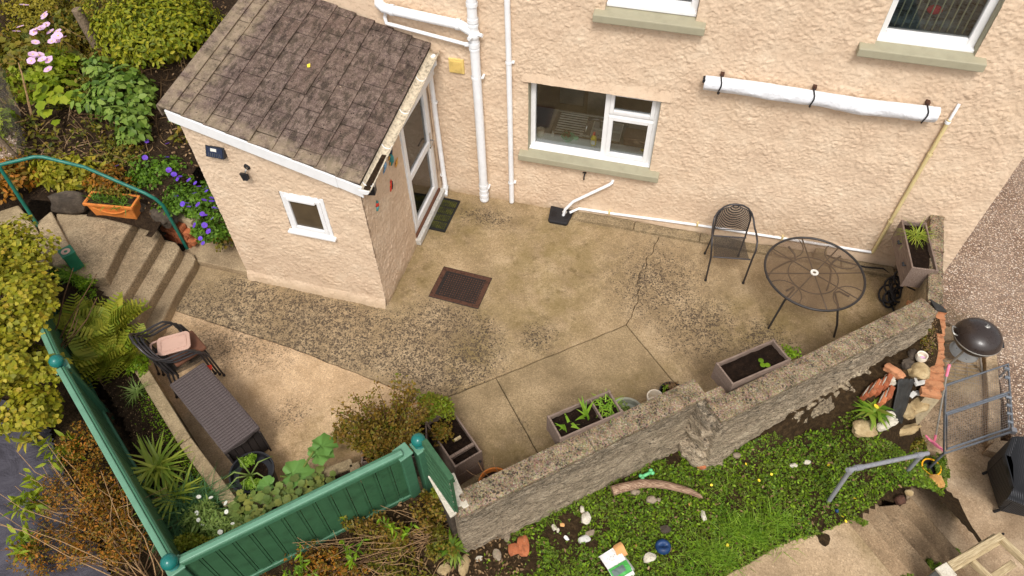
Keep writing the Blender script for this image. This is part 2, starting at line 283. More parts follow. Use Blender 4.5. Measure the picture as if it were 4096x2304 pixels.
def seethrough(name, col, cover, scale):
    """woven or pierced sheet: real holes through it, too fine to model"""
    t = NT(name); tc = t.node('ShaderNodeTexCoord')
    a = t.wave(scale, vec=tc.outputs['Object'], direction='X'); b = t.wave(scale, vec=tc.outputs['Object'], direction='Y')
    f = t.math('GREATER_THAN', t.math('MAXIMUM', a, b), cover)
    MAT[name] = t.done(t.ramp(t.noise(5, 5), [(.3, tuple(x*.7 for x in col[:3])+(1,)), (.7, col)]), .6, None, .2, .3, alpha=f)
seethrough('table_mesh', L(112, 92, 72), .72, 60); seethrough('chair_mesh', L(64, 58, 54), .58, 60)
def glassm():
    t = NT('window_glass'); fr = t.node('ShaderNodeFresnel'); fr.inputs[0].default_value = 1.5
    g = t.node('ShaderNodeBsdfGlossy'); g.inputs['Roughness'].default_value = .02; tp = t.node('ShaderNodeBsdfTransparent'); tp.inputs[0].default_value = (.93, .95, .94, 1)
    mx = t.node('ShaderNodeMixShader'); t.l.new(t.math('MULTIPLY', fr.outputs[0], 1.15), mx.inputs[0]); t.l.new(tp.outputs[0], mx.inputs[1]); t.l.new(g.outputs[0], mx.inputs[2]); t.l.new(mx.outputs[0], t.out.inputs[0]); MAT['window_glass'] = t.m
    t = NT('obscure_glass'); f = t.noise(120, 3); MAT['obscure_glass'] = t.done(t.ramp(t.noise(2.5, 3), [(.3, L(62, 52, 38)), (.7, L(92, 78, 58))]), .25, t.bump(f, .3, .004), spec=.6)
glassm()
def leafm(name, cols, trans=.3, rough=.55, spec=.3):
    t = NT(name); n = len(cols)
    oi = t.node('ShaderNodeObjectInfo'); c = t.ramp(t.math('FRACT', t.math('ADD', t.isl, oi.outputs['Random'])), [(i/(n-1), q) for i, q in enumerate(cols)])
    big = t.noise(5, 4); c = t.mix(t.math('MULTIPLY', t.rng(big, .4, .65), .35), c, cols[-1])
    MAT[name] = t.done(c, rough, None, 0, spec, trans=trans)
leafm('leaf_dome', (L(76, 92, 12), L(108, 122, 16), L(134, 140, 24), L(168, 158, 34)))
leafm('leaf_laurel', (L(54, 80, 18), L(80, 108, 30), L(106, 132, 46), L(136, 154, 72)), .2, .5, .25)
leafm('leaf_ivy', (L(112, 112, 16), L(138, 136, 22), L(162, 154, 36), L(188, 172, 58), L(150, 148, 30), L(178, 150, 44), L(130, 130, 24), L(118, 120, 20)))
leafm('leaf_lime', (L(96, 120, 18), L(128, 146, 26), L(158, 166, 40)), .35)
leafm('leaf_weedy', (L(60, 70, 16), L(92, 98, 24), L(126, 122, 34), L(142, 110, 40)))
leafm('leaf_gold', (L(136, 124, 24), L(172, 152, 46), L(112, 110, 24)))
leafm('leaf_geranium', (L(56, 84, 18), L(84, 118, 28), L(112, 146, 38)))
leafm('leaf_bright', (L(74, 106, 12), L(108, 142, 18), L(140, 166, 32)))
leafm('leaf_fern', (L(112, 122, 26), L(138, 142, 36), L(168, 160, 54), L(128, 150, 44)))
leafm('leaf_autumn', (L(136, 92, 26), L(164, 112, 30), L(188, 116, 34), L(112, 96, 26), L(140, 120, 36), L(96, 70, 28)))
leafm('leaf_clover', (L(58, 88, 16), L(80, 114, 20), L(104, 138, 30), L(134, 158, 50), L(110, 112, 40)), .3)
leafm('leaf_grass', (L(92, 132, 26), L(122, 160, 40), L(158, 186, 66)), .35)
leafm('leaf_yucca', (L(104, 128, 40), L(132, 152, 50), L(172, 176, 68)), .25, .45)
leafm('leaf_rosette', (L(98, 126, 54), L(126, 150, 70), L(150, 168, 92)))
leafm('leaf_heuchera', (L(84, 104, 44), L(104, 124, 54), L(126, 142, 70), L(150, 150, 70), L(96, 112, 56)))
leafm('leaf_rhubarb', (L(92, 132, 58), L(108, 148, 70)), .2)
leafm('leaf_bush', (L(92, 84, 18), L(126, 108, 28), L(150, 116, 40), L(98, 112, 26), L(130, 88, 44)))
leafm('leaf_bush_green', (L(96, 124, 20), L(128, 142, 30), L(118, 104, 36)))
leafm('leaf_dead', (L(104, 80, 54), L(136, 106, 72), L(160, 130, 92), L(80, 58, 38)), .1)
leafm('leaf_chive', (L(58, 96, 54), L(84, 124, 72)))
leafm('petal_pink', (L(232, 186, 222), L(244, 210, 236)), .3); leafm('petal_violet', (L(104, 70, 206), L(136, 96, 224), L(116, 60, 190)), .3); leafm('petal_white', (L(236, 234, 216), L(244, 242, 232)), .2); leafm('petal_orange', (L(250, 124, 12), L(252, 148, 30)), .2)
leafm('petal_yellow', (L(246, 206, 40), L(250, 220, 70)), .1)
def membrane():
    t = NT('weed_membrane'); f = t.noise(3.2, 6, .6, dist=.8)
    MAT['weed_membrane'] = t.done(t.ramp(f, [(.3, L(50, 46, 52)), (.6, L(76, 72, 80)), (.8, L(110, 104, 110))]), .6, t.bump(f, .8, .06), spec=.35)
membrane()
# ---------------------------------------------------------------- builders
WM = {}
def link(o, parent=None, kind=None):
    COL.objects.link(o)
    if parent is not None: o.parent = parent
    WM[o] = (WM[parent] @ o.matrix_basis) if parent is not None else o.matrix_basis.copy()
    if kind: o['kind'] = kind
    return o
def tag(o, label, cat, group=None):
    o['label'] = label; o['category'] = cat
    if group: o['group'] = group
    return o
def thing(name, label, cat, loc=(0, 0, 0), rz=0, group=None, ry=0, rx=0):
    o = bpy.data.objects.new(name, None); o.empty_display_size = .05
    o.matrix_basis = Matrix.Translation(loc) @ Matrix.Rotation(rz, 4, 'Z') @ Matrix.Rotation(rx, 4, 'X') @ Matrix.Rotation(ry, 4, 'Y')
    link(o); return tag(o, label, cat, group)
def structure(o): o['kind'] = 'structure'; return o
class MB:
    """collects shapes, links them as ONE mesh object"""
    def __init__(s): s.v = []; s.f = []
    def add(s, vs, fs, M=None):
        k = len(s.v)
        s.v += [tuple(M @ Vector(q)) for q in vs] if M is not None else [tuple(q) for q in vs]
        s.f += [tuple(i+k for i in f) for f in fs]; return s
    def box(s, c, d, M=None, rz=0, taper=None):
        x, y, z = d[0]/2, d[1]/2, d[2]/2; tx, ty = taper or (1, 1)
        vs = [(-x, -y, -z), (x, -y, -z), (x, y, -z), (-x, y, -z), (-x*tx, -y*ty, z), (x*tx, -y*ty, z), (x*tx, y*ty, z), (-x*tx, y*ty, z)]
        T = Matrix.Translation(c) @ Matrix.Rotation(rz, 4, 'Z')
        if M is not None: T = M @ T
        return s.add(vs, [(0, 3, 2, 1), (4, 5, 6, 7), (0, 1, 5, 4), (1, 2, 6, 5), (2, 3, 7, 6), (3, 0, 4, 7)], T)
    def lohi(s, lo, hi, M=None):
        return s.box([(a+b)/2 for a, b in zip(lo, hi)], [abs(b-a) for a, b in zip(lo, hi)], M)
    def prism(s, poly, z0, z1, M=None):
        n = len(poly)
        a = sum(poly[i][0]*poly[(i+1) % n][1]-poly[(i+1) % n][0]*poly[i][1] for i in range(n))
        if a < 0: poly = poly[::-1]
        zz = (lambda p, z: z(p[0], p[1]) if callable(z) else z)
        vs = [(p[0], p[1], zz(p, z0)) for p in poly]+[(p[0], p[1], zz(p, z1)) for p in poly]
        return s.add(vs, [tuple(range(n))[::-1], tuple(range(n, 2*n))]+[(i, (i+1) % n, n+(i+1) % n, n+i) for i in range(n)], M)
    def beam(s, a, b, w, h, upv=(0, 0, 1)):
        """square bar from a to b, w across, h along upv"""
        a, b = Vector(a), Vector(b); d = (b-a).normalized(); u = Vector(upv); sd_ = d.cross(u).normalized(); u = sd_.cross(d)
        vs = [tuple(p+sd_*i*w/2+u*j*h/2) for p in (a, b) for i, j in ((-1, -1), (1, -1), (1, 1), (-1, 1))]
        return s.add(vs, [(0, 1, 2, 3), (7, 6, 5, 4), (0, 4, 5, 1), (1, 5, 6, 2), (2, 6, 7, 3), (3, 7, 4, 0)])
    def tube(s, pts, r, n=10, closed=False, M=None, cap=True):
        pts = [Vector(p) for p in pts]; m = len(pts); rr = r if isinstance(r, (list, tuple)) else [r]*m
        vs = []; prev = None
        for i, p in enumerate(pts):
            if closed: d = pts[(i+1) % m]-pts[i-1]
            else: d = pts[min(i+1, m-1)]-pts[max(i-1, 0)]
            d.normalize()
            if prev is None:
                u = Vector((0, 0, 1)) if abs(d.z) < .9 else Vector((1, 0, 0)); u = (u-d*u.dot(d)).normalized()
            else:
                u = prev-d*prev.dot(d); u = u.normalized() if u.length > 1e-6 else prev
            prev = u; w = d.cross(u)
            vs += [tuple(p+(u*math.cos(t)+w*math.sin(t))*rr[i]) for t in [2*math.pi*k/n for k in range(n)]]
        fs = []
        for i in range(m if closed else m-1):
            a, b = i*n, ((i+1) % m)*n
            fs += [(a+k, a+(k+1) % n, b+(k+1) % n, b+k) for k in range(n)]
        if cap and not closed: fs += [tuple(range(n))[::-1], tuple(range((m-1)*n, m*n))]
        return s.add(vs, fs, M)
    def lathe(s, prof, n=24, c=(0, 0, 0), M=None):
        vs = []; m = len(prof)
        for (r, z) in prof: vs += [(c[0]+r*math.cos(2*math.pi*k/n), c[1]+r*math.sin(2*math.pi*k/n), c[2]+z) for k in range(n)]
        fs = [(i*n+k, i*n+(k+1) % n, (i+1)*n+(k+1) % n, (i+1)*n+k) for i in range(m-1) for k in range(n)]
        return s.add(vs, fs, M)
    def ball(s, c, r, n=16, M=None, sq=(1, 1, 1)):
        m = n//2; prof = [(r*math.sin(math.pi*i/m), -r*math.cos(math.pi*i/m)) for i in range(m+1)]
        T = Matrix.Translation(c) @ Matrix.Diagonal((*sq, 1)); return s.lathe(prof, n, M=(M @ T if M is not None else T))
    def grid(s, f, nu, nv, M=None):
        vs = [f(i/nu, j/nv) for j in range(nv+1) for i in range(nu+1)]
        fs = [(j*(nu+1)+i, j*(nu+1)+i+1, (j+1)*(nu+1)+i+1, (j+1)*(nu+1)+i) for j in range(nv) for i in range(nu)]
        return s.add(vs, fs, M)
    def mesh(s, name, mat, smooth=False, weld=False):
        me = bpy.data.meshes.new(name); me.from_pydata(s.v, [], s.f); me.materials.append(MAT[mat] if isinstance(mat, str) else mat)
        if weld:
            bm = bmesh.new(); bm.from_mesh(me); bmesh.ops.remove_doubles(bm, verts=bm.verts, dist=1e-5); bm.to_mesh(me); bm.free()
        if smooth is True: me.polygons.foreach_set('use_smooth', [True]*len(me.polygons))
        elif smooth:
            me.polygons.foreach_set('use_smooth', [True]*len(me.polygons)); me.set_sharp_from_angle(angle=R(smooth))
        me.update(); return me
    def build(s, name, mat, parent=None, smooth=False, bevel=0, local=False, kind=None, weld=False, label=None):
        """vertices are world coordinates unless local"""
        if parent is not None and not local:
            inv = WM[parent].inverted(); s.v = [tuple(inv @ Vector(q)) for q in s.v]
        o = bpy.data.objects.new(name, s.mesh(name, mat, smooth, weld)); link(o, parent, kind)
        if bevel:
            b = o.modifiers.new('bevel', 'BEVEL'); b.width = bevel; b.segments = 2; b.limit_method = 'ANGLE'; b.angle_limit = R(40)
        if label: o['label'] = label
        return o
def inst(mesh, name, M, parent=None):
    """another object on the same mesh, M in the parent's frame"""
    o = bpy.data.objects.new(name, mesh); o.matrix_basis = M; return link(o, parent)
def copy_tree(src, M, label=None, parent=None, group=None):
    o = src.copy(); o.parent = parent; o.matrix_basis = M; link(o, parent)
    if label: o['label'] = label
    if group: o['group'] = group
    for ch in list(src.children): 
        copy_tree(ch, ch.matrix_basis.copy(), None, o)
    return o
def fbm(p, o=4): return mnoise.fractal(Vector(p), 1.0, 2.0, o)
def sstep(a, b, x): t = min(1, max(0, (x-a)/(b-a))); return t*t*(3-2*t)
def roughen(me, amp, scale, seed=0, normal=True, keep=None):
    me.update()
    co = [v.co.copy() for v in me.vertices]; no = [v.normal.copy() for v in me.vertices]
    for v, p, n in zip(me.vertices, co, no):
        if keep and keep(p): continue
        d = fbm((p+Vector((seed*3.7, seed*1.3, seed)))*scale, 5)*amp
        v.co = p+n*d
    me.update()
def stone(name, mat, c, d, rz=0, seed=0, parent=None, amp=.18, sub=2, tilt=(0, 0), label=None, boxy=.0):
    bm = bmesh.new(); bmesh.ops.create_icosphere(bm, subdivisions=sub, radius=.5)
    rnd = random.Random(seed)
    for v in bm.verts:
        p = v.co.copy()
        if boxy:
            m = max(abs(p.x), abs(p.y), abs(p.z)); p = p*(1-boxy)+(p/m*.5*.86)*boxy
        q = 1+fbm(p*2.3+Vector((seed*5.1, seed, 0)), 4)*amp*2.2
        v.co = Vector((p.x*q*d[0], p.y*q*d[1], p.z*q*d[2]))
    me = bpy.data.meshes.new(name); bm.to_mesh(me); bm.free(); me.materials.append(MAT[mat])
    me.polygons.foreach_set('use_smooth', [True]*len(me.polygons)); me.set_sharp_from_angle(angle=R(38)); me.update()
    o = bpy.data.objects.new(name, me); M = Matrix.Translation(c) @ Matrix.Rotation(rz, 4, 'Z') @ Matrix.Rotation(tilt[0], 4, 'X') @ Matrix.Rotation(tilt[1], 4, 'Y')
    if parent is not None: M = WM[parent].inverted() @ M
    o.matrix_basis = M; link(o, parent)
    if label: o['label'] = label
    return o
def brick_mesh(name, mat, d, seed):
    m = MB()
    bm = bmesh.new(); bmesh.ops.create_cube(bm, size=1)
    bmesh.ops.subdivide_edges(bm, edges=bm.edges[:], cuts=2, use_grid_fill=True)
    for v in bm.verts:
        p = v.co; p = Vector((p.x*d[0], p.y*d[1], p.z*d[2])); q = fbm(p*14+Vector((seed*7, 0, 0)), 3)*.008; n = v.co.normalized(); v.co = p+n*q-n*.006*(1 if sum(abs(abs(c)-.5) < .01 for c in v.co) > 1 else 0)
    me = bpy.data.meshes.new(name); bm.to_mesh(me); bm.free(); me.materials.append(MAT[mat]); return me

# ---------------------------------------------------------------- leaves
def T_leaf(w=.5, fold=.12, droop=.1):
    v = [(0, 0, 0), (.33, w*.5, fold), (.33, 0, 0), (.33, -w*.5, fold), (.72, w*.36, fold*.5-droop*.4), (.72, 0, -droop*.4), (.72, -w*.36, fold*.5-droop*.4), (1, 0, -droop)]
    return np.array(v, float), [(0, 2, 1), (0, 3, 2), (1, 2, 5, 4), (2, 3, 6, 5), (4, 5, 7), (5, 6, 7)]
def T_dia(w=.55, fold=.1): return np.array([(0, 0, 0), (.45, w*.5, fold), (1, 0, -.05), (.45, -w*.5, fold)], float), [(0, 3, 2, 1)]
def T_lobed(n=5, depth=.35, cup=.12):
    v = [(0, 0, 0)]; k = 2*n+1
    for i in range(k):
        a = math.pi*(-.86+1.72*i/(k-1)); r = .5*(1 if i % 2 else 1-depth)
        v.append((.42+r*math.cos(a), r*math.sin(a), cup*(abs(math.sin(a))-.3)))
    v.append((.42, 0, 0)); c = len(v)-1
    return np.array(v, float), [(c, i, i+1) for i in range(1, k)]+[(c, k, 0), (c, 0, 1)]
def T_blade(n=4, w=.09, bend=.45):
    v = []
    for i in range(n+1):
        t = i/n; ww = w*(1-t**2.2)*.5+.002; z = -bend*t*t
        v += [(t, ww, z+.25*ww), (t, -ww, z+.25*ww)]
    return np.array(v, float), [(2*i, 2*i+1, 2*i+3, 2*i+2) for i in range(n)]
def T_clover():
    v = []; f = []
    for k in range(3):
        a = 2*math.pi*k/3; c, s_ = math.cos(a), math.sin(a)
        b = [(0, 0, 0), (.3, .24, .08), (.52, 0, .02), (.3, -.24, .08)]
        j = len(v); v += [(x*c-y*s_, x*s_+y*c, z) for x, y, z in b]; f.append((j, j+3, j+2, j+1))
    return np.array(v, float), f
def T_frond(n=11, bend=.5):
    v = []; f = []
    for i in range(n):
        t = (i+1)/(n+1); z = -bend*t*t; ln = .36*math.sin(math.pi*(.12+.86*t)**.8)+.02
        for sgn in (1, -1):
            j = len(v); x = t
            v += [(x-.022, 0, z), (x+.028, 0, z), (x+ln*.5+.016, sgn*ln*.9, z-.06*ln), (x+ln*.34, sgn*ln*.95, z-.06*ln)]; f.append((j, j+1, j+2, j+3) if sgn > 0 else (j+3, j+2, j+1, j))
    j = len(v); v += [(0, .008, 0), (0, -.008, 0), (.5, .006, -bend*.25), (.5, -.006, -bend*.25), (1, 0, -bend)]; f += [(j, j+1, j+3, j+2), (j+2, j+3, j+4)]
    return np.array(v, float), f
def T_flower(n=5, w=.8, cup=.25):
    v = []; f = []
    for k in range(n):
        a = 2*math.pi*k/n; c, s_ = math.cos(a), math.sin(a)
        b = [(.03, 0, 0), (.3, w*.34, cup*.3), (.5, w*.2, cup*.5), (.5, -w*.2, cup*.5), (.3, -w*.34, cup*.3)]
        j = len(v); v += [(x*c-y*s_, x*s_+y*c, z) for x, y, z in b]; f.append((j, j+4, j+3, j+2, j+1))
    return np.array(v, float), f
TL, TD, TC, TB, TF = T_leaf(), T_dia(), T_clover(), T_blade(), T_frond()
TLOB = T_lobed()
def unit(a): return a/np.maximum(np.linalg.norm(a, axis=1, keepdims=True), 1e-9)
def leafmesh(name, P, N, D, S, tmpl, mat, smooth=False, wid=None):
    """P,N,D (m,3): place, facing, growing direction; S (m,) length. One mesh, each leaf an island"""
    tv, tf = tmpl; m = len(P); n = len(tv)
    N = unit(N); D = D-N*(D*N).sum(1, keepdims=True); D = unit(D); B = np.cross(N, D)
    S = S[:, None, None]
    wv = np.ones(m) if wid is None else wid
    V = P[:, None, :]+S*(tv[None, :, 0, None]*D[:, None, :]+tv[None, :, 1, None]*wv[:, None, None]*B[:, None, :]+tv[None, :, 2, None]*N[:, None, :])
    V = V.reshape(-1, 3)
    lens = np.array([len(f) for f in tf]); flat = np.concatenate([np.array(f) for f in tf])
    loops = (flat[None, :]+(np.arange(m)*n)[:, None]).ravel(); tot = np.tile(lens, m); start = np.concatenate([[0], np.cumsum(tot)[:-1]])
    me = bpy.data.meshes.new(name); me.vertices.add(len(V)); me.vertices.foreach_set('co', V.ravel().astype(np.float32))
    me.loops.add(len(loops)); me.loops.foreach_set('vertex_index', loops.astype(np.int32))
    me.polygons.add(len(tot)); me.polygons.foreach_set('loop_start', start.astype(np.int32)); me.polygons.foreach_set('loop_total', tot.astype(np.int32))
    me.update(calc_edges=True); me.validate(); me.materials.append(MAT[mat])
    return me
def leaves(name, P, N, D, S, tmpl, mat, parent=None, kind='stuff', wid=None, label=None):
    P = np.asarray(P, float)
    if parent is not None:
        inv = np.array(WM[parent].inverted()); P = P@inv[:3, :3].T+inv[:3, 3]; N = np.asarray(N, float)@inv[:3, :3].T; D = np.asarray(D, float)@inv[:3, :3].T
    o = bpy.data.objects.new(name, leafmesh(name, P, np.asarray(N, float), np.asarray(D, float), np.asarray(S, float), tmpl, mat, wid=wid)); link(o, parent, kind)
    if label: o['label'] = label
    return o
def rnd_dir(m, upb=.0):
    d = RNG.normal(size=(m, 3)); d[:, 2] += upb; return unit(d)
def clump_points(c, rad, m, shell=.55, lumps=14, hollow=True, zmin=None, lump_r=.38):
    """points through an uneven crown made of many overlapping lumps; also outward directions"""
    c = np.array(c); rad = np.array(rad)
    lc = unit(RNG.normal(size=(lumps, 3)))*RNG.uniform(.35, .8, (lumps, 1)); lr = RNG.uniform(lump_r*.7, lump_r*1.25, lumps)
    k = RNG.integers(0, lumps, m); d = unit(RNG.normal(size=(m, 3))); d[:, 2] = np.abs(d[:, 2])*.7+d[:, 2]*.3; d = unit(d)
    r = RNG.uniform(shell, 1, (m, 1))
    q = lc[k]+d*r*lr[k][:, None]; P = c+q*rad; O = unit(.5*d+.5*unit(q))
    if zmin is not None: P[:, 2] = np.maximum(P[:, 2], zmin+RNG.uniform(0, .05, m))
    return P, O
def foliage(name, c, rad, m, size, tmpl, mat, parent, upb=.5, jit=.5, shell=.45, lumps=14, lump_r=.38, zmin=None, droop=.0, kind='stuff'):
    P, O = clump_points(c, rad, m, shell, lumps, zmin=zmin, lump_r=lump_r)
    N = unit(O+RNG.normal(size=(m, 3))*jit+np.array([0, 0, upb])); D = unit(O+RNG.normal(size=(m, 3))*.7+np.array([0, 0, -droop]))
    return leaves(name, P, N, D, RNG.uniform(size*.65, size*1.3, m), tmpl, mat, parent, kind)
def stems(name, c, tips, r, mat, parent, wob=.03):
    m = MB()
    for t in tips:
        a, b = Vector(c), Vector(t); pts = []
        for i in range(5):
            u = i/4; p = a.lerp(b, u)+Vector((fbm((t[0]*9, u*2, 1)), fbm((t[1]*9, u*2, 5)), 0))*wob*math.sin(math.pi*u); p.z += .0; pts.append(p)
        m.tube(pts, [r*(1-.6*i/4) for i in range(5)], 5)
    return m.build(name, mat, parent)
# ================================================================ GROUND
# base sheet out to the horizon, lower than everything else
structure(MB().grid(lambda u, v: ((u-.5)*240, (v-.5)*240, -1.0), 4, 4).build('ground', 'garden_soil'))
WA, WB = Vector((-1.16, -4.91)), Vector((.80, -3.14))     # outer top line of the left wall run
WC, WD = Vector((.95, -3.39)), Vector((3.04, -1.51))      # outer top line of the right wall run
wdir = (WD-WC).normalized(); wnor = Vector((wdir.y, -wdir.x)) # outward, towards the camera
FENCE_L0, FENCE_C, FENCE_R = Vector((-7.0, -3.30)), Vector((-3.22, -5.94)), Vector((-1.72, -4.47))
def seg_d(p, a, b):
    d = b-a; t = max(0, min(1, (p-a).dot(d)/d.length_squared)); return (p-(a+d*t)).length
RZT = ((1.2, .08), (1.5, .28), (1.75, .42), (2.1, .50), (2.5, .58), (3.0, .60), (4, .60))
def rock_z(x): 
    for (x0, z0), (x1, z1) in zip(RZT, RZT[1:]):
        if x <= x1: return z0+(z1-z0)*max(0, min(1, (x-x0)/(x1-x0)))
    return .6
def gz(x, y):
    """height of the lower garden"""
    s = .75*x+.66*y
    z = .08-.84*sstep(.12, 1.3, s)
    z += (.30-.08)*sstep(-.55, -1.5, x)
    p = Vector((x, y)); d = (p-WC).dot(wnor)
    if x > 1.1 and d > -.3:
        k0 = sstep(2.1, 2.6, x); d0 = .10+.10*k0
        k = 1-sstep(d0, d0+.10+.62*k0, d); z = z*(1-k)+max(z, rock_z(x))*k
    return z+.02*fbm((x*2.1, y*2.1, 3), 4)
INNER = [(-14, 6), (-14, -1.2), (-7.0, -3.36), (-3.22, -5.88), (-1.76, -4.5), (-1.2, -4.83), (.86, -3.0), (1.0, -3.26), (3.0, -1.5), (3.2, 0), (3.2, 6)]
def inside(poly, x, y):
    c = False; j = len(poly)-1
    for i in range(len(poly)):
        if (poly[i][1] > y) != (poly[j][1] > y) and x < (poly[j][0]-poly[i][0])*(y-poly[i][1])/(poly[j][1]-poly[i][1])+poly[i][0]: c = not c
        j = i
    return c
LOW = [(3.36, -1.0), (3.78, -2.0), (3.82, -2.33), (3.66, -2.62), (3.5, -2.98), (3.85, -3.36), (3.3, -3.9), (9, -9), (20, -3), (20, 4), (3.3, 4), (3.3, -.9)]
def heightfield(name, x0, x1, y0, y1, st, zf, keep, mat):
    nx, ny = int((x1-x0)/st), int((y1-y0)/st); idx = {}; m = MB()
    def vid(i, j):
        if (i, j) not in idx: x, y = x0+i*st, y0+j*st; idx[i, j] = len(m.v); m.v.append((x, y, zf(x, y)))
        return idx[i, j]
    for j in range(ny):
        for i in range(nx):
            if keep(x0+(i+.5)*st, y0+(j+.5)*st): m.f.append((vid(i, j), vid(i+1, j), vid(i+1, j+1), vid(i, j+1)))
    return structure(m.build(name, mat, smooth=True))
STAIR = [(2.36, -3.66), (3.36, -2.86), (3.8, -3.4), (4.2, -4.2), (3.3, -5.2)]
heightfield('lower_garden', -10, 3.9, -8.6, -.8, .06, gz, lambda x, y: not inside(INNER, x, y) and not (y > -2.12 and x > 3.27+.09*(y+1.0)) and not (x > 3.55 and y > -2.0) and not inside(STAIR, x, y) and gz(x, y) > -.71, 'garden_soil')
# upper garden behind and left of the porch
def uz(x, y): return .74+.13*max(-1.0, min(3, y+1.6))+.05*fbm((x*1.5, y*1.5, 8), 4)+.25*sstep(-8, -11, x)
heightfield('upper_garden', -14, -4.9, -2.9, 6.5, .09, uz, lambda x, y: (x < -5.95 or y > -1.15) and not (x > -7.9 and y < -2.22-(x+7.0)*.1) , 'dark_soil')
# raised bed inside the green fence
BED = [(-6.9, -3.2), (-6.45, -3.05), (-5.75, -3.45), (-5.3, -3.9), (-3.52, -5.08), (-3.1, -5.0), (-2.5, -4.5), (-1.8, -4.5), (-3.22, -5.9)]
def bz(x, y): return .40+.16*sstep(-5.0, -6.4, x)+.03*fbm((x*3, y*3, 1), 4)-.02
heightfield('planting_bed', -7.2, -1.7, -6.0, -2.9, .045, bz, lambda x, y: inside(BED, x, y), 'dark_soil')

# ---- patio slabs: one object each, joints recessed between them
patio = bpy.data.objects.new('patio', None); link(patio); structure(patio)
structure(MB().prism([(-6.0, -1.0), (-6.0, -4.2), (-3.2, -5.5), (-1.2, -4.9), (.9, -3.1), (3.25, -1.4), (3.3, .1), (-6, .1)], -.25, -.022).build('patio_bed', 'dark_soil', patio))
def wob_line(a, b, n, amp, seed):
    a, b = Vector(a), Vector(b); d = b-a; nn = Vector((-d.y, d.x)).normalized()
    return [tuple(a+d*(i/n)+nn*amp*fbm((i*.45+seed*9, seed, 0), 3)) for i in range(n+1)]
A_, B_, C_, J_, K_, L_ = (-6.0, -2.90), (-3.92, -3.08), (-2.28, -3.33), (-2.08, -3.42), (-.10, -1.74), (.92, -2.78)
l1 = wob_line(A_, B_, 20, .012, 1)+wob_line(B_, C_, 18, .012, 2)[1:]+wob_line(C_, J_, 4, .006, 3)[1:]
l2 = wob_line(J_, K_, 26, .014, 4); l3 = wob_line(K_, L_, 16, .014, 5)
crack = wob_line(K_, (-.02, -1.35), 10, .035, 6)+wob_line((-.02, -1.35), (-.07, -.95), 10, .04, 7)[1:]+wob_line((-.07, -.95), (.08, -.2), 12, .05, 8)[1:]+[(.1, .1)]
mid = wob_line((-1.43, -2.865), (-.70, -3.70), 14, .006, 9)
def shrink(poly, g):
    n = len(poly); out = []
    ar = sum(poly[i][0]*poly[(i+1) % n][1]-poly[(i+1) % n][0]*poly[i][1] for i in range(n)); sg = 1 if ar > 0 else -1
    for i in range(n):
        a, b, c = Vector(poly[i-1]), Vector(poly[i]), Vector(poly[(i+1) % n]); d = ((b-a).normalized()+(c-b).normalized())
        if d.length < 1e-6: d = c-b
        d.normalize(); nn = Vector((-d.y, d.x))*sg; out.append(tuple(b+nn*g))
    return out
def slab(poly, z, mat, g=.004): 
    p = shrink(poly, g); i = shrink(poly, g+.008); n = len(p)
    m = MB(); ar = sum(p[k][0]*p[(k+1) % n][1]-p[(k+1) % n][0]*p[k][1] for k in range(n))
    if ar < 0: p = p[::-1]; i = i[::-1]
    v = [(q[0], q[1], -.1) for q in p]+[(q[0], q[1], z-.008) for q in p]+[(q[0], q[1], z) for q in i]
    f = [(k, (k+1) % n, n+(k+1) % n, n+k) for k in range(n)]+[(n+k, n+(k+1) % n, 2*n+(k+1) % n, 2*n+k) for k in range(n)]+[tuple(range(2*n, 3*n))]
    m.add(v, f); return m.build('patio_slab', mat, patio)
slab(l1+[(-1.35, -4.93), (-1.9, -5.0), (-3.3, -5.5), (-6.0, -4.0)], .004, 'pale_concrete')
kmid = min(range(len(l2)), key=lambda i: (Vector(l2[i])-Vector(mid[0])).length)
slab(l2[:kmid]+mid+[(-.55, -4.15), (-1.35, -4.93)], -.004, 'smooth_concrete', .004)
slab(l2[kmid:]+l3[1:]+[(.9, -3.0), (-.55, -4.15)]+mid[::-1], -.004, 'smooth_concrete', .004)
slab(l1+l2[1:]+crack[1:]+[(-6.0, .1)], .006, 'patio_concrete', .003)
slab(crack[::-1]+l3[1:]+[(3.0, -1.35), (3.22, .1)], .004, 'patio_concrete', .003)
# concrete path along the left of the porch, one low step up
m = MB(); m.prism([(-5.92, -2.17), (-5.55, -2.2), (-4.93, -2.2), (-4.93, -1.0), (-5.95, -1.0)], .0, .1); structure(m.build('side_path', 'step_concrete', bevel=.012))

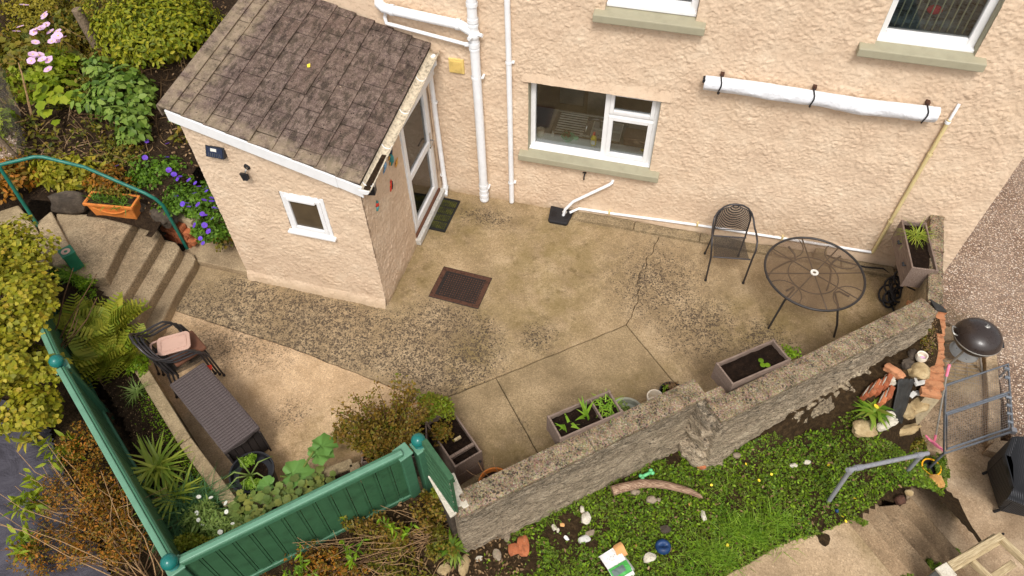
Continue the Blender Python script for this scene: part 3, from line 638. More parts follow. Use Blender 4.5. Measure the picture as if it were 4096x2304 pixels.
# ---- low garden: landing, stairs, floor, pebble drive, kerb
structure(MB().prism([(.9, -4.85), (1.33, -4.42), (1.48, -4.3), (1.75, -4.04), (2.09, -3.84), (2.39, -3.63), (2.80, -4.09), (3.5, -4.9), (3.0, -5.8), (1.4, -5.6)], -.2, .087).build('concrete_path', 'path_concrete', bevel=.012))
flight = thing('stair_flight', 'flight of five shallow concrete steps running down beside the lower lawn', 'steps', (2.9, -3.4, -.4))
NOS = [((2.39, -3.63), (2.80, -4.09)), ((2.61, -3.43), (3.02, -3.92)), ((2.79, -3.16), (3.27, -3.73)), ((3.12, -3.08), (3.5, -3.53)), ((3.33, -2.86), (3.77, -3.37))]
for i in range(1, 5):
    a0, b0 = Vector(NOS[i-1][0]), Vector(NOS[i-1][1]); a1, b1 = Vector(NOS[i][0]), Vector(NOS[i][1])
    d0, d1 = (b0-a0).normalized(), (b1-a1).normalized(); ext = (.55, .5, .4, .25)[i-1]
    nn = Vector((.75, .66))*-.06
    p = [a0+nn-d0*.02, a1-d1*.04]+[a1.lerp(b1+d1*ext, t)+Vector((.75, .66))*.008*fbm((t*4, i*3.1, 0), 3) for t in (.25, .5, .75, 1)]+[b0+d0*(ext+.1)+nn]
    MB().prism([tuple(q) for q in p], -.9, .08-.17*i).build('step', 'stair_concrete', flight, bevel=.012)
structure(MB().prism([(3.36, -.06), (3.36, -2.2), (3.3, -3.0), (3.3, -4.4), (4.5, -9), (14, -9), (14, -2.2), (4.42, -1.86), (4.36, -1.3), (4.36, -.06)], -.95, -.75).build('lower_floor', 'floor_concrete', bevel=.01))
structure(MB().prism([(3.38, -.10), (4.50, -.14), (4.52, -.8), (4.53, -1.86), (4.62, -2.2), (14, -3.2), (14, 12), (3.38, 12)], -.95, -.68).build('pebble_drive', 'pebble_dash', bevel=.01))
kerb = thing('kerb', 'pale concrete edging strip between lower floor and pebble drive', 'kerb', (4.42, -1.4, -.7))
for a, b in (((4.30, -1.90), (4.40, -1.22)), ((4.40, -1.21), (4.45, -.62)), ((4.45, -.61), (4.47, -.16))):
    MB().beam((a[0], a[1], -.72), (b[0], b[1], -.72), .14, .16).build('kerb_stone', 'floor_concrete', kerb, bevel=.012)
MB().prism([(4.19, -2.0), (4.30, -1.84), (4.52, -1.80), (4.45, -2.02)], -.75, -.62).build('kerb_stone', 'floor_concrete', kerb, bevel=.015)

# ---- steps from the patio up to the left
sf = thing('garden_steps', 'four weathered concrete steps rising left of the porch to a small landing', 'steps', (-6, -2.7, 0))
def step(p, z, name='step', mat='step_concrete'): 
    o = MB().prism(p, -.1, z).build(name, mat, sf, bevel=.022)
    return o
step([(-6.2, -2.14), (-5.86, -2.12), (-5.73, -2.14), (-5.66, -2.2), (-5.63, -2.3), (-5.58, -2.8), (-5.49, -3.28), (-5.45, -3.75), (-5.62, -3.75), (-5.9, -3.4)], .16)
step([(-6.4, -2.11), (-5.93, -2.13), (-5.83, -2.19), (-5.80, -2.28), (-5.74, -2.8), (-5.66, -3.4), (-5.7, -3.46), (-6.2, -3.44)], .32)
step([(-6.6, -2.06), (-6.15, -2.1), (-6.06, -2.16), (-6.03, -2.26), (-5.97, -2.7), (-5.88, -3.33), (-5.95, -3.4), (-6.5, -3.3)], .48)
step([(-7.42, -2.30), (-6.95, -2.2), (-6.4, -2.11), (-6.36, -2.2), (-6.28, -2.6), (-6.15, -3.08), (-6.35, -3.16), (-6.7, -3.1), (-6.85, -3.05)], .64, 'landing')
step([(-7.48, -2.56), (-7.44, -2.32), (-6.72, -2.86), (-6.58, -3.02), (-6.8, -3.12)], .70, 'kerb_strip')
MB().prism([(-8.1, -2.55), (-7.9, -2.35), (-7.46, -2.60), (-6.82, -3.06), (-7.05, -3.28), (-7.6, -2.95)], -.1, .72).build('low_wall', 'kerb_concrete', sf, bevel=.02)
for k, (c, d, rz) in enumerate((((-7.18, -2.22, .80), (.52, .2, .3), .25), ((-6.06, -2.0, .62), (.4, .24, .26), -.3), ((-6.5, -2.02, .68), (.5, .2, .2), 0))):
    stone('edging_stone', 'dark_stone', c, d, rz, k+3, sf, .12, 3, boxy=.5)
# brick end of the bed beside the steps
bw = thing('brick_bed_wall', 'short crumbling red brick wall end beside the garden steps', 'wall', (-6.0, -2.05, .1))
bme = [brick_mesh('brick', 'red_brick', (.215, .1, .07), k) for k in range(3)]
for c_ in range(5):
    for k in range(3 if c_ < 4 else 2):
        x = -6.16+.205*k+(.1 if c_ % 2 else 0)+random.uniform(-.008, .008)
        if x > -5.76: continue
        inst(random.choice(bme), 'brick', WM[bw].inverted() @ Matrix.Translation((x, -1.93-.13*(x+6.1)-random.uniform(0, .01), .135+.078*c_)) @ Matrix.Rotation(-.2+random.uniform(-.03, .03), 4, 'Z'), bw)
MB().box((-6.0, -1.80, .3), (.6, .18, .5), rz=-.2).build('mortar_core', 'mortar', bw)
# retaining walls of the planting bed
bed_wall = thing('bed_wall', 'low concrete retaining wall of the bed behind the storage chest', 'wall', (-4.3, -4.6, 0))
for a, b in (((-5.55, -3.72), (-5.10, -4.04)), ((-5.09, -4.046), (-4.20, -4.66)), ((-4.19, -4.666), (-3.40, -5.14))):
    MB().beam((a[0], a[1], .215), (b[0], b[1], .215), .13, .45).build('wall_block', 'kerb_concrete', bed_wall, bevel=.012)
for a, b in (((-3.28, -5.14), (-2.86, -4.74)), ((-2.855, -4.735), (-2.46, -4.43)), ((-2.45, -4.43), (-2.30, -4.62))):
    MB().beam((a[0], a[1], .19), (b[0], b[1], .19), .11, .42).build('wall_block', 'kerb_concrete', bed_wall, bevel=.012)
# ================================================================ HOUSE
house = thing('house', 'cream roughcast rendered house wall with white windows and pipes', 'house', (0, 0, 0))
HOLES = [(-1.78, -.20, .94, 2.03), (-.95, .0, 3.03, 4.2), (1.755, 2.67, 3.0, 4.25)]
def wall_holes(x0, x1, z0, z1, y, th, holes):
    xs = sorted({x0, x1, *[h[0] for h in holes], *[h[1] for h in holes]}); zs = sorted({z0, z1, *[h[2] for h in holes], *[h[3] for h in holes]})
    m = MB()
    for i in range(len(xs)-1):
        for j in range(len(zs)-1):
            cx, cz = (xs[i]+xs[i+1])/2, (zs[j]+zs[j+1])/2
            if any(h[0] < cx < h[1] and h[2] < cz < h[3] for h in holes): continue
            m.add([(xs[i], y, zs[j]), (xs[i+1], y, zs[j]), (xs[i+1], y, zs[j+1]), (xs[i], y, zs[j+1])], [(0, 1, 2, 3)])
            m.add([(xs[i], y+th, zs[j]), (xs[i+1], y+th, zs[j]), (xs[i+1], y+th, zs[j+1]), (xs[i], y+th, zs[j+1])], [(3, 2, 1, 0)])
    for h in holes:
        a, b, c, d = h
        for q in (((a, y, c), (a, y+th, c), (a, y+th, d), (a, y, d)), ((b, y, d), (b, y+th, d), (b, y+th, c), (b, y, c)), ((a, y, d), (a, y+th, d), (b, y+th, d), (b, y, d)), ((a, y+th, c), (a, y, c), (b, y, c), (b, y+th, c))):
            m.add(q, [(0, 1, 2, 3)])
    m.add([(x0, y, z0), (x0, y, z1), (x0, y+th, z1), (x0, y+th, z0)], [(0, 1, 2, 3)]); m.add([(x1, y, z0), (x1, y+th, z0), (x1, y+th, z1), (x1, y, z1)], [(0, 1, 2, 3)])
    return m
HW = wall_holes(-4.75, 3.63, -.95, 5.2, .006, .294, HOLES)
HW.add([(3.63, .3, -.95), (3.63, 7, -.95), (3.63, 7, 5.2), (3.63, .3, 5.2)], [(0, 1, 2, 3)]); HW.add([(-4.75, .3, -.95), (-4.75, 7, -.95), (-4.75, 7, 5.2), (-4.75, .3, 5.2)], [(3, 2, 1, 0)])
HW.add([(-4.75, 0, 5.2), (3.63, 0, 5.2), (3.63, 7, 5.2), (-4.75, 7, 5.2)], [(0, 1, 2, 3)])
HW.build('wall', 'render_wall', house)
def vnoise(P, seed=0):
    # smooth value noise on arrays (n,3)
    i = np.floor(P).astype(np.int64); f = P-i; f = f*f*f*(f*(f*6-15)+10); out = 0
    def h(a):
        n = (a[:, 0]*374761393+a[:, 1]*668265263+a[:, 2]*2147483647+seed*974711) & 0xffffffff
        n = ((n ^ (n >> 13))*1274126177) & 0xffffffff; return ((n ^ (n >> 16)) & 0xffff)/65535.0
    for c in range(8):
        o = np.array([c & 1, (c >> 1) & 1, (c >> 2) & 1]); w = np.prod(np.where(o, f, 1-f), axis=1); out = out+w*h(i+o)
    return out
def lumps(P):
    # thrown roughcast: close set pebbly lumps with patches thrown thicker and thinner
    q = P.copy(); q[:, 2] *= 1.15; w = np.stack([vnoise(q*30, 7), vnoise(q*30, 8), vnoise(q*30, 9)], 1)-.5; q = q+w*.022
    a = vnoise(q*46, 1); b = vnoise(q*78, 2); c = vnoise(q*22, 3); d = vnoise(q*5, 4); e = vnoise(q*1.3, 5)
    return (np.maximum(0, a-.28)*1.2+.6*b+.5*c)*(.55+.5*d)*.0128+.006*(d-.5)+.012*(e-.5)
def rough_skin(name, par, org, u, n, us, zs, keep, foot=False):
    # a sheet of rendered wall with real relief: org + u*U + z, pushed out along n
    U, Z = np.meshgrid(us, zs); u, n = np.array(u, float), np.array(n, float)
    P = np.array(org, float)+U.ravel()[:, None]*u+np.c_[np.zeros((U.size, 2)), Z.ravel()]
    dsp = .002+lumps(P)
    if foot: dsp = dsp+np.clip(.14-P[:, 2], 0, 1)*.35
    V = P+n*dsp[:, None]; nu = len(us); I = np.arange(U.size).reshape(U.shape)
    cu = (us[:-1]+us[1:])/2; cz = (zs[:-1]+zs[1:])/2; K = keep(*np.meshgrid(cu, cz))
    Q = np.stack([I[:-1, :-1], I[:-1, 1:], I[1:, 1:], I[1:, :-1]], -1)[K]
    me = bpy.data.meshes.new(name); me.vertices.add(len(V)); me.vertices.foreach_set('co', V.astype(np.float32).ravel())
    me.loops.add(Q.size); me.loops.foreach_set('vertex_index', Q.ravel().astype(np.int32)); me.polygons.add(len(Q)); me.polygons.foreach_set('loop_start', np.arange(0, Q.size, 4, dtype=np.int32)); me.polygons.foreach_set('loop_total', np.full(len(Q), 4, np.int32))
    me.update(calc_edges=True); me.polygons.foreach_set('use_smooth', [True]*len(Q)); me.materials.append(MAT['render_wall'])
    if par is not None: me.transform(WM[par].inverted())
    o = bpy.data.objects.new(name, me); return link(o, par)
def cuts(a, b, st, extra=()): return np.unique(np.round(np.concatenate([np.arange(a, b, st), [b], list(extra)]), 4))
rough_skin('render_coat', house, (0, 0, 0), (1, 0, 0), (0, -1, 0), cuts(-3.7, 3.63, .0108, [h[k] for h in HOLES for k in (0, 1)]), cuts(-.10, 3.75, .0108, [h[k] for h in HOLES for k in (2, 3)]), lambda U, Z: ~np.any([(U > h[0]) & (U < h[1]) & (Z > h[2]) & (Z < h[3]) for h in HOLES], axis=0))
# bell drips over the openings and the belly of the render above the plinth
def drip(x0, x1, z, out=.035):
    m = MB(); n = 40
    for i in range(n):
        a, b = x0+(x1-x0)*i/n, x0+(x1-x0)*(i+1)/n
        za, zb = z+.008*fbm((a*9, 0, z)), z+.008*fbm((b*9, 0, z))
        oa = out*min(1, (a-x0)/.05, (x1-a)/.05+.001)+.002; ob = out*min(1, (b-x0)/.05, (x1-b)/.05+.001)+.002
        m.add([(a, -oa, za), (b, -ob, zb), (b, -.002, zb+.16), (a, -.002, za+.16), (a, -.0, za), (b, -.0, zb)], [(0, 1, 2, 3), (4, 5, 1, 0)])
    return m.build('bell_drip', 'render_wall', house, smooth=50)
drip(-1.90, -.06, 2.02); 
m = MB(); n = 60
for i in range(n):
    a, b = -1.05+4.1*i/n, -1.05+4.1*(i+1)/n; f = lambda x: .07+.025*fbm((x*1.3, 4, 0), 3); o = lambda x: .03+.02*fbm((x*1.1, 9, 0), 3)
    m.add([(a, -o(a), f(a)), (b, -o(b), f(b)), (b, -.002, f(b)+.22), (a, -.002, f(a)+.22), (a, 0, f(a)), (b, 0, f(b))], [(0, 1, 2, 3), (4, 5, 1, 0)])
m.build('bell_drip', 'render_wall', house, smooth=60)
for a, b in ((-1.10, -.275), (-.265, .605), (.615, 1.535), (1.545, 2.4), (2.41, 3.05)):
    MB().lohi((a, -.165, -.05), (b, .01, .055+.006*math.sin(a*9))).build('plinth_slab', 'kerb_concrete', house, bevel=.008)
def window(x0, x1, z0, z1, y, name='window'):
    w = bpy.data.objects.new(name, None); w.matrix_basis = Matrix.Translation(((x0+x1)/2, y, z0)); return link(w, house)
FR = .065
def frame(w, x0, x1, z0, z1, y, f=FR, d=.07, name='frame', mat='white_upvc', bev=.008):
    m = MB(); m.lohi((x0, y, z0), (x0+f, y+d, z1)); m.lohi((x1-f, y, z0), (x1, y+d, z1)); m.lohi((x0+f, y, z0), (x1-f, y+d, z0+f)); m.lohi((x0+f, y, z1-f), (x1-f, y+d, z1))
    return m.build(name, mat, w, bevel=bev)
def pane(w, x0, x1, z0, z1, y, mat='window_glass'): return MB().lohi((x0, y, z0), (x1, y+.006, z1)).build('pane', mat, w)
# kitchen window: fixed left light, casement and top vent on the right
w = window(-1.78, -.2, .94, 2.03, .1)
frame(w, -1.775, -.205, .96, 2.03, .1, .062); MB().lohi((-.855, .098, 1.02), (-.785, .172, 1.97)).build('mullion', 'white_upvc', w, bevel=.006)
MB().lohi((-.79, .097, 1.615), (-.265, .171, 1.675)).build('transom', 'white_upvc', w, bevel=.006)
frame(w, -.795, -.255, 1.015, 1.625, .078, .058, .06, 'casement'); frame(w, -.795, -.255, 1.665, 1.975, .078, .05, .06, 'casement')
pane(w, -1.72, -.85, 1.02, 1.97, .135); pane(w, -.745, -.305, 1.065, 1.575, .11); pane(w, -.75, -.30, 1.71, 1.93, .11)
MB().lohi((-1.775, .035, .945), (-.205, .115, .985)).build('cill', 'white_upvc', w, bevel=.006)
MB().prism([(-1.79, .002), (-1.775, .002), (-1.775, .1), (-1.79, .1)], .95, 2.03).build('reveal_paint', 'sill_paint', w)
MB().prism([(-.205, .003), (-.19, .003), (-.19, .1), (-.205, .1)], .95, 2.03).build('reveal_paint', 'sill_paint', w)
def sill(x0, x1, z, w_=.11):
    m = MB(); y1 = .1
    m.add([(x0, -w_, z-.1), (x1, -w_, z-.1), (x1, y1, z-.1), (x0, y1, z-.1), (x0, -w_, z-.012), (x1, -w_, z-.012), (x1, y1, z+.02), (x0, y1, z+.02)], [(0, 3, 2, 1), (4, 5, 6, 7), (0, 1, 5, 4), (1, 2, 6, 5), (2, 3, 7, 6), (3, 0, 4, 7)])
    return m.build('window_sill', 'sill_paint', house, bevel=.01)
sill(-1.89, -.07, .965); sill(-1.06, .11, 3.03); sill(1.61, 2.78, 3.03)
# middle upper window
w = window(-.95, 0, 3.05, 4.2, .1); frame(w, -.945, -.005, 3.08, 4.2, .1, .075); pane(w, -.87, -.08, 3.15, 4.13, .135); MB().lohi((-.945, .04, 3.05), (-.005, .12, 3.085)).build('cill', 'white_upvc', w, bevel=.006)
# right upper window with vertical blind
w = window(1.755, 2.67, 3.02, 4.25, .1); frame(w, 1.76, 2.665, 3.06, 4.25, .1, .075); pane(w, 1.83, 2.59, 3.13, 4.18, .135); MB().lohi((1.76, .04, 3.025), (2.665, .12, 3.065)).build('cill', 'white_upvc', w, bevel=.006)
MB().lohi((2.665, .003, 3.03), (2.68, .1, 4.25)).build('reveal_paint', 'sill_paint', w); MB().lohi((1.745, .003, 3.03), (1.76, .1, 4.25)).build('reveal_paint', 'sill_paint', w)
# rooms seen through the glass
room = MB()
def roomfaces(m, x0, x1, y0, y1, z0, z1):
    v = [(x0, y0, z0), (x1, y0, z0), (x1, y1, z0), (x0, y1, z0), (x0, y0, z1), (x1, y0, z1), (x1, y1, z1), (x0, y1, z1)]
    m.add(v, [(0, 1, 2, 3), (7, 6, 5, 4), (0, 3, 7, 4), (2, 1, 5, 6)])   # far wall left out so that sky light brightens the rooms
roomfaces(room, -2.4, .4, .31, 3.4, .05, 2.5); roomfaces(room, -1.6, .6, .31, 3, 2.7, 4.9); roomfaces(room, 1.2, 3.3, .31, 3, 2.7, 4.9)
room.build('room_wall', 'inner_wall', house)
kit = thing('kitchen_counter', 'kitchen worktop behind the window glass with a brown cupboard front', 'worktop', (-1, .6, 0))
MB().lohi((-2.35, .31, .88), (.35, 1.0, .92)).build('worktop', 'counter_grey', kit); MB().lohi((-2.35, .35, .05), (.35, .95, .879)).build('cupboard', 'cupboard', kit); MB().lohi((-2.39, 1.7, .06), (.39, 3.1, 1.0)).build('far_cupboard', 'cupboard', kit)
MB().lohi((-1.30, 1.66, .06), (-1.02, 1.698, .98)).build('fridge_door', 'inner_wall', kit); MB().lohi((-1.72, 1.65, .55), (-1.36, 1.698, .85)).build('oven_door', 'counter_grey', kit, bevel=.01); MB().lohi((-1.70, 1.62, .86), (-1.38, 1.65, .88)).build('oven_handle', 'chrome', kit)
MB().lohi((-1.75, .175, .94), (-.23, .38, .985)).build('inner_sill', 'white_upvc', kit)
sink = thing('kitchen_sink', 'stainless steel sink with ridged drainer and swan neck tap inside the window', 'sink', (-1, .6, .92))
MB().lohi((-1.60, .44, .92), (-.60, .96, .934)).build('drainer', 'sink_dark', sink, bevel=.004)
for k in range(9): MB().lohi((-1.54, .475+.052*k, .934), (-1.16, .492+.052*k, .948)).build('drainer_ridge', 'lamp_white', sink, bevel=.004)  # white ridges and edges on dark base: window reflections put into the colour
MB().tube([(-1.57, .945, .937), (-.62, .945, .937)], .009, 6).build('drainer_edge', 'lamp_white', sink, smooth=True)
MB().lohi((-1.06, .50, .9345), (-.67, .86, .937)).build('bowl', 'steel', sink); MB().tube([(-1.06, .50, .942), (-.67, .50, .942), (-.67, .86, .942), (-1.06, .86, .942)], .011, 6, True).build('bowl_rim', 'lamp_white', sink, smooth=True)
MB().lohi((-1.05, .66, .9375), (-.68, .69, .945)).build('painted_glint', 'lamp_white', sink)  # white strip standing in for a glint on the steel bowl
MB().tube([(-1.12, .50, .93), (-1.12, .50, 1.06)]+[(-1.12+.085*(1-math.cos(t)), .50+.15*math.sin(t/2), 1.06+.075*math.sin(t)) for t in [math.pi*k/8 for k in range(1, 9)]]+[(-.95, .65, 1.0)], .014, 8).build('tap', 'chrome', sink, smooth=True)
MB().tube([(-1.20, .50, .945), (-1.06, .49, .945)], .012, 8).build('tap_lever', 'lamp_white', sink, smooth=True)
b = thing('washing_up_bottle', 'yellow washing up liquid bottle with red cap behind the window', 'bottle', (-.98, .30, .985))
MB().lathe([(0, 0), (.036, 0), (.040, .02), (.040, .105), (.030, .135), (.014, .155)], 14).build('body', 'liquid_yellow', b, smooth=40, local=True); MB().lathe([(.014, .155), (.020, .16), (.018, .195), (0, .20)], 12).build('cap', 'red_paint', b, smooth=40, local=True); MB().box((0, -.040, .06), (.045, .006, .06)).build('label_patch', 'white_card', b, local=True)
b = thing('windowsill_pot', 'white ceramic mug at the left end of the kitchen window ledge', 'mug', (-1.69, .32, .985)); MB().lathe([(0, 0), (.042, 0), (.052, .10), (.046, .10), (.038, .01), (0, .01)], 16).build('cup', 'cream_glaze', b, smooth=40, local=True)
b = thing('wrapped_plant', 'small pot plant in mint green wrap on the kitchen ledge', 'pot plant', (-1.32, .31, .985)); MB().lathe([(0, 0), (.05, 0), (.095, .06), (.07, .05), (0, .045)], 9).build('wrap', 'mint_wrap', b, local=True); MB().ball((.10, .0, .05), .035, 8, sq=(1.3, .8, .9)).build('wrap_knot', 'mint_wrap', b, local=True)
foliage('foliage', (-1.34, .31, 1.075), (.06, .05, .05), 60, .04, TD, 'leaf_dead', b)
b = thing('small_bottle', 'little white dispenser bottle on the ledge beside the mug', 'bottle', (-1.53, .33, .985)); MB().lathe([(0, 0), (.017, 0), (.017, .05), (.007, .06), (.007, .09), (0, .095)], 10).build('body', 'lamp_white', b, smooth=40, local=True)
b = thing('wicker_basket', 'brown wicker basket on the worktop behind the right casement', 'basket', (-.47, .52, .93)); MB().box((0, 0, .07), (.26, .20, .14), taper=(1.1, 1.1)).build('body', 'basket_brown', b, bevel=.02, local=True); MB().box((0, 0, .145), (.29, .22, .02)).build('lid', 'basket_brown', b, bevel=.008, local=True)
b = tag(MB().ball((-.33, .31, 1.01), .03, 10, sq=(1.4, .8, .7)).build('yellow_sponge', 'liquid_yellow', smooth=True), 'yellow sponge at the right end of the kitchen ledge', 'sponge')
b = thing('patterned_bed', 'teal patterned bedspread seen through the upper right window', 'bed', (2.2, 1, 3)); MB().lohi((1.5, .5, 2.75), (2.9, 2.4, 3.06)).build('bedspread', 'bed_teal', b, bevel=.04)
b = tag(MB().ball((2.33, .62, 3.13), .06, 12, sq=(1.3, .8, .8)).build('red_cushion', 'red_cloth', smooth=True), 'crimson cushion lying on the bedspread behind the blind', 'cushion')
bl = thing('vertical_blind', 'pale green vertical slat blind hanging inside the upper right window', 'blind', (2.2, .26, 4.2))
for k in range(11): MB().beam((1.86+.07*k, .27, 3.1), (1.86+.07*k, .27, 4.2), .006, .03, (0, 1, 0)).build('slat', 'blind_slat', bl)
# ---- pipes on the wall (parts of the house)
def pipe(name, pts, r, mat='white_pipe', n=14): return MB().tube(pts, r, n).build(name, mat, house, smooth=40)
def collar(par, c, r, h, ax='Z', mat='white_pipe'):
    M = Matrix.Translation(c) @ {'Z': Matrix(), 'X': Matrix.Rotation(R(90), 4, 'Y')}[ax]
    return MB().lathe([(r-.004, -h/2), (r, -h/2+.003), (r, h/2-.003), (r-.004, h/2)], 18, M=M).build('collar', mat, par, smooth=40)
soil_ = pipe('soil_stack', [(-2.415, -.085, 3.9), (-2.395, -.085, 1.5), (-2.39, -.085, .02)], .057)
for z, r, h in ((2.95, .066, .05), (2.76, .064, .05), (2.70, .064, .03), (2.46, .066, .06), (2.40, .064, .03), (2.02, .061, .035), (.30, .066, .05), (.22, .064, .03), (.13, .066, .06), (.05, .064, .04)): collar(soil_, (-2.405 if z > 1 else -2.39, -.085, z), r, h)
MB().ball((-2.40, -.085, 2.58), .07, 14, sq=(1, 1, 1.2)).build('boss', 'white_pipe', soil_, smooth=True)
MB().tube([(-2.40, -.09, 2.58), (-2.43, -.19, 2.58)], .024, 10).build('boss_cap', 'white_pipe', soil_, smooth=40); MB().tube([(-2.38, -.09, 2.6), (-2.29, -.12, 2.6)], .022, 10).build('boss_cap', 'white_pipe', soil_, smooth=40)
br = pipe('branch_pipe', [(-3.55, .0, 2.80), (-3.53, -.06, 2.79), (-3.46, -.1, 2.77), (-3.35, -.10, 2.755), (-2.55, -.09, 2.68), (-2.44, -.085, 2.62)], .056)
collar(br, (-3.36, -.1, 2.757), .064, .05, 'X'); collar(br, (-2.58, -.09, 2.683), .064, .05, 'X')
w = pipe('waste_pipe', [(-3.50, .0, 2.63), (-3.49, -.05, 2.62), (-3.47, -.07, 2.56), (-3.42, -.07, 2.555), (-2.45, -.08, 2.43)], .022); collar(w, (-2.5, -.08, 2.436), .028, .04, 'X')
dp = pipe('drainpipe', [(-2.02, -.05, 3.9), (-2.005, -.05, 2.4), (-2.0, -.05, .04)], .034)
for z in (2.26, .40, 3.2): collar(dp, (-2.005, -.05, z), .040, .03); MB().lohi((-1.972, -.05, z-.012), (-1.94, .0, z+.012)).build('clip', 'white_pipe', dp, bevel=.004)
for z in (2.02, .25): MB().lohi((-2.34, -.09, z-.012), (-2.31, .0, z+.012)).build('clip', 'white_pipe', soil_, bevel=.004)
pipe('waste_pipe', [(-.64, .0, .70), (-.645, -.05, .695), (-.68, -.065, .665), (-1.12, -.10, .30), (-1.22, -.13, .16), (-1.24, -.15, .05)], .021)
ow = pipe('overflow_pipe', [(-1.16, -.12, .10), (-1.05, -.03, .12), (-.6, -.03, .135), (.54, -.03, .20), (2.72, -.035, .265)], .018)
for x, z in ((-.63, .14), (.54, .205), (1.62, .238)): MB().lohi((x-.012, -.055, z-.02), (x+.012, .0, z+.04)).build('clip', 'cream_pipe', ow, bevel=.004)
cp = pipe('cream_pipe', [(2.715, -.03, .255), (2.72, -.04, .29), (2.745, -.04, 2.32)], .021, 'cream_pipe'); pipe('cable_conduit', [(2.747, -.04, 2.30), (2.755, -.035, 2.46), (2.765, -.01, 2.50)], .016)
for z, mt in ((1.86, 'cream_pipe'), (.82, 'cream_pipe'), (2.29, 'white_pipe')): collar(cp, (2.742 if z > 1 else 2.726, -.04, z), .028, .035, mat=mt)
v = MB().lohi((-2.76, -.035, 1.995), (-2.57, .005, 2.19)).build('air_vent', 'vent_cream', house, bevel=.006)
for k in range(9): MB().lohi((-2.74, -.044, 2.015+.017*k), (-2.60, -.033, 2.024+.017*k)).build('louvre', 'vent_cream', v)
m = MB(); m.tube([(-1.01, .0, .76), (-1.01, -.05, .76), (-1.01, -.075, .74), (-1.01, -.075, .69)], .011, 8); m.lohi((-1.035, -.06, .785), (-.985, -.045, .795)); m.tube([(-1.01, -.05, .76), (-1.01, -.052, .79)], .006, 6); m.build('garden_tap', 'dark_metal', house, smooth=40)
# ---- folded awning under its cover
aw = thing('awning', 'long white rolled up awning in a crumpled cover strapped to the house wall', 'awning', (1.4, -.1, 2.4))
def awf(u, v):
    a = 2*math.pi*v; x = .22+2.37*u; z0 = 2.395+.01*math.sin(u*7); sag = 1+.25*max(0, -math.sin(a))*(.3+.7*abs(math.sin(u*math.pi*2)))
    r = .068*sag; w_ = .006*fbm((x*3, math.sin(a)*2, math.cos(a)*2), 4)*(1.8 if math.sin(a) < 0 else .5)
    return (x, -.10+(r+w_)*math.cos(a)*.95, z0+(r+w_)*math.sin(a)*1.15)
m = MB().grid(awf, 90, 28); m.add([awf(0, k/28) for k in range(28)], [tuple(range(28))]); m.add([awf(1, k/28) for k in range(28)], [tuple(range(28))[::-1]])
m.build('cover', 'pvc_fabric', aw, smooth=50)
for x in (.39, 1.35, 2.47):
    MB().tube([(x+.01*math.sin(t*3), -.10+.082*math.cos(t), 2.385+.098*math.sin(t)) for t in [2*math.pi*k/16 for k in range(16)]], .008, 6, True).build('strap', 'strap_black', aw, smooth=True)
    MB().lohi((x-.02, -.06, 2.46), (x+.02, .0, 2.50)).build('wall_bracket', 'rust_iron', aw, bevel=.004)
MB().lohi((.195, -.155, 2.42), (.225, -.075, 2.46)).build('end_cap', 'black_plastic', aw, bevel=.004)

# ================================================================ PORCH
porch = thing('porch', 'cream rendered porch with a sloping brown tiled roof and white door', 'porch', (-3.97, -1.1, 0))
PX0, PX1, PY = -4.92, -3.03, -2.20
def rz_(x, y): return 2.115-.29*(x+3.0)+.10*(y+2.2)
PW = (-4.02, -3.49, 1.12, 1.72)
def porch_face(m, ring, holes_z=None): m.add(ring, [tuple(range(len(ring)))])
m = MB()
def quad(a, b, c, d): m.add([a, b, c, d], [(0, 1, 2, 3)])
top = lambda x, y: rz_(x, y)-.06
zs = -.02
x0, x1, w0, w1, h0, h1 = PX0, PX1, *PW
BF = .045  # foot of the render kicks out
def pf(x, z): return (x, PY-BF*max(0, .16-z)*1.5, z)
for (a, b, zl, zh) in ((x0, w0, None, None), (w1, x1, None, None)):
    quad(pf(a, zs), pf(b, zs), pf(b, .16), pf(a, .16)); quad((a, PY, .16), (b, PY, .16), (b, PY, top(b, PY)), (a, PY, top(a, PY)))
quad(pf(w0, zs), pf(w1, zs), pf(w1, .16), pf(w0, .16)); quad((w0, PY, .16), (w1, PY, .16), (w1, PY, h0), (w0, PY, h0)); quad((w0, PY, h1), (w1, PY, h1), (w1, PY, top(w1, PY)), (w0, PY, top(w0, PY)))
for q in (((w0, PY, h0), (w0, PY+.15, h0), (w0, PY+.15, h1), (w0, PY, h1)), ((w1, PY, h1), (w1, PY+.15, h1), (w1, PY+.15, h0), (w1, PY, h0)), ((w0, PY+.15, h0), (w0, PY, h0), (w1, PY, h0), (w1, PY+.15, h0)), ((w0, PY, h1), (w0, PY+.15, h1), (w1, PY+.15, h1), (w1, PY, h1))): quad(*q)
DY0, DY1, DZ0, DZ1 = -1.12, -.16, .13, 2.03     # door opening on the right side wall
quad((x1, PY, 0), (x1, DY0, 0), (x1, DY0, top(x1, DY0)), (x1, PY, top(x1, PY))); quad((x1, DY1, 0), (x1, 0, 0), (x1, 0, top(x1, 0)), (x1, DY1, top(x1, DY1)))
quad((x1, DY0, 0), (x1, DY1, 0), (x1, DY1, DZ0), (x1, DY0, DZ0)); quad((x1, DY0, DZ1), (x1, DY1, DZ1), (x1, DY1, top(x1, DY1)), (x1, DY0, top(x1, DY0)))
for q in (((x1, DY0, DZ0), (x1, DY0, DZ1), (x1-.14, DY0, DZ1), (x1-.14, DY0, DZ0)), ((x1, DY1, DZ1), (x1, DY1, DZ0), (x1-.14, DY1, DZ0), (x1-.14, DY1, DZ1)), ((x1, DY0, DZ1), (x1, DY1, DZ1), (x1-.14, DY1, DZ1), (x1-.14, DY0, DZ1))): quad(*q)
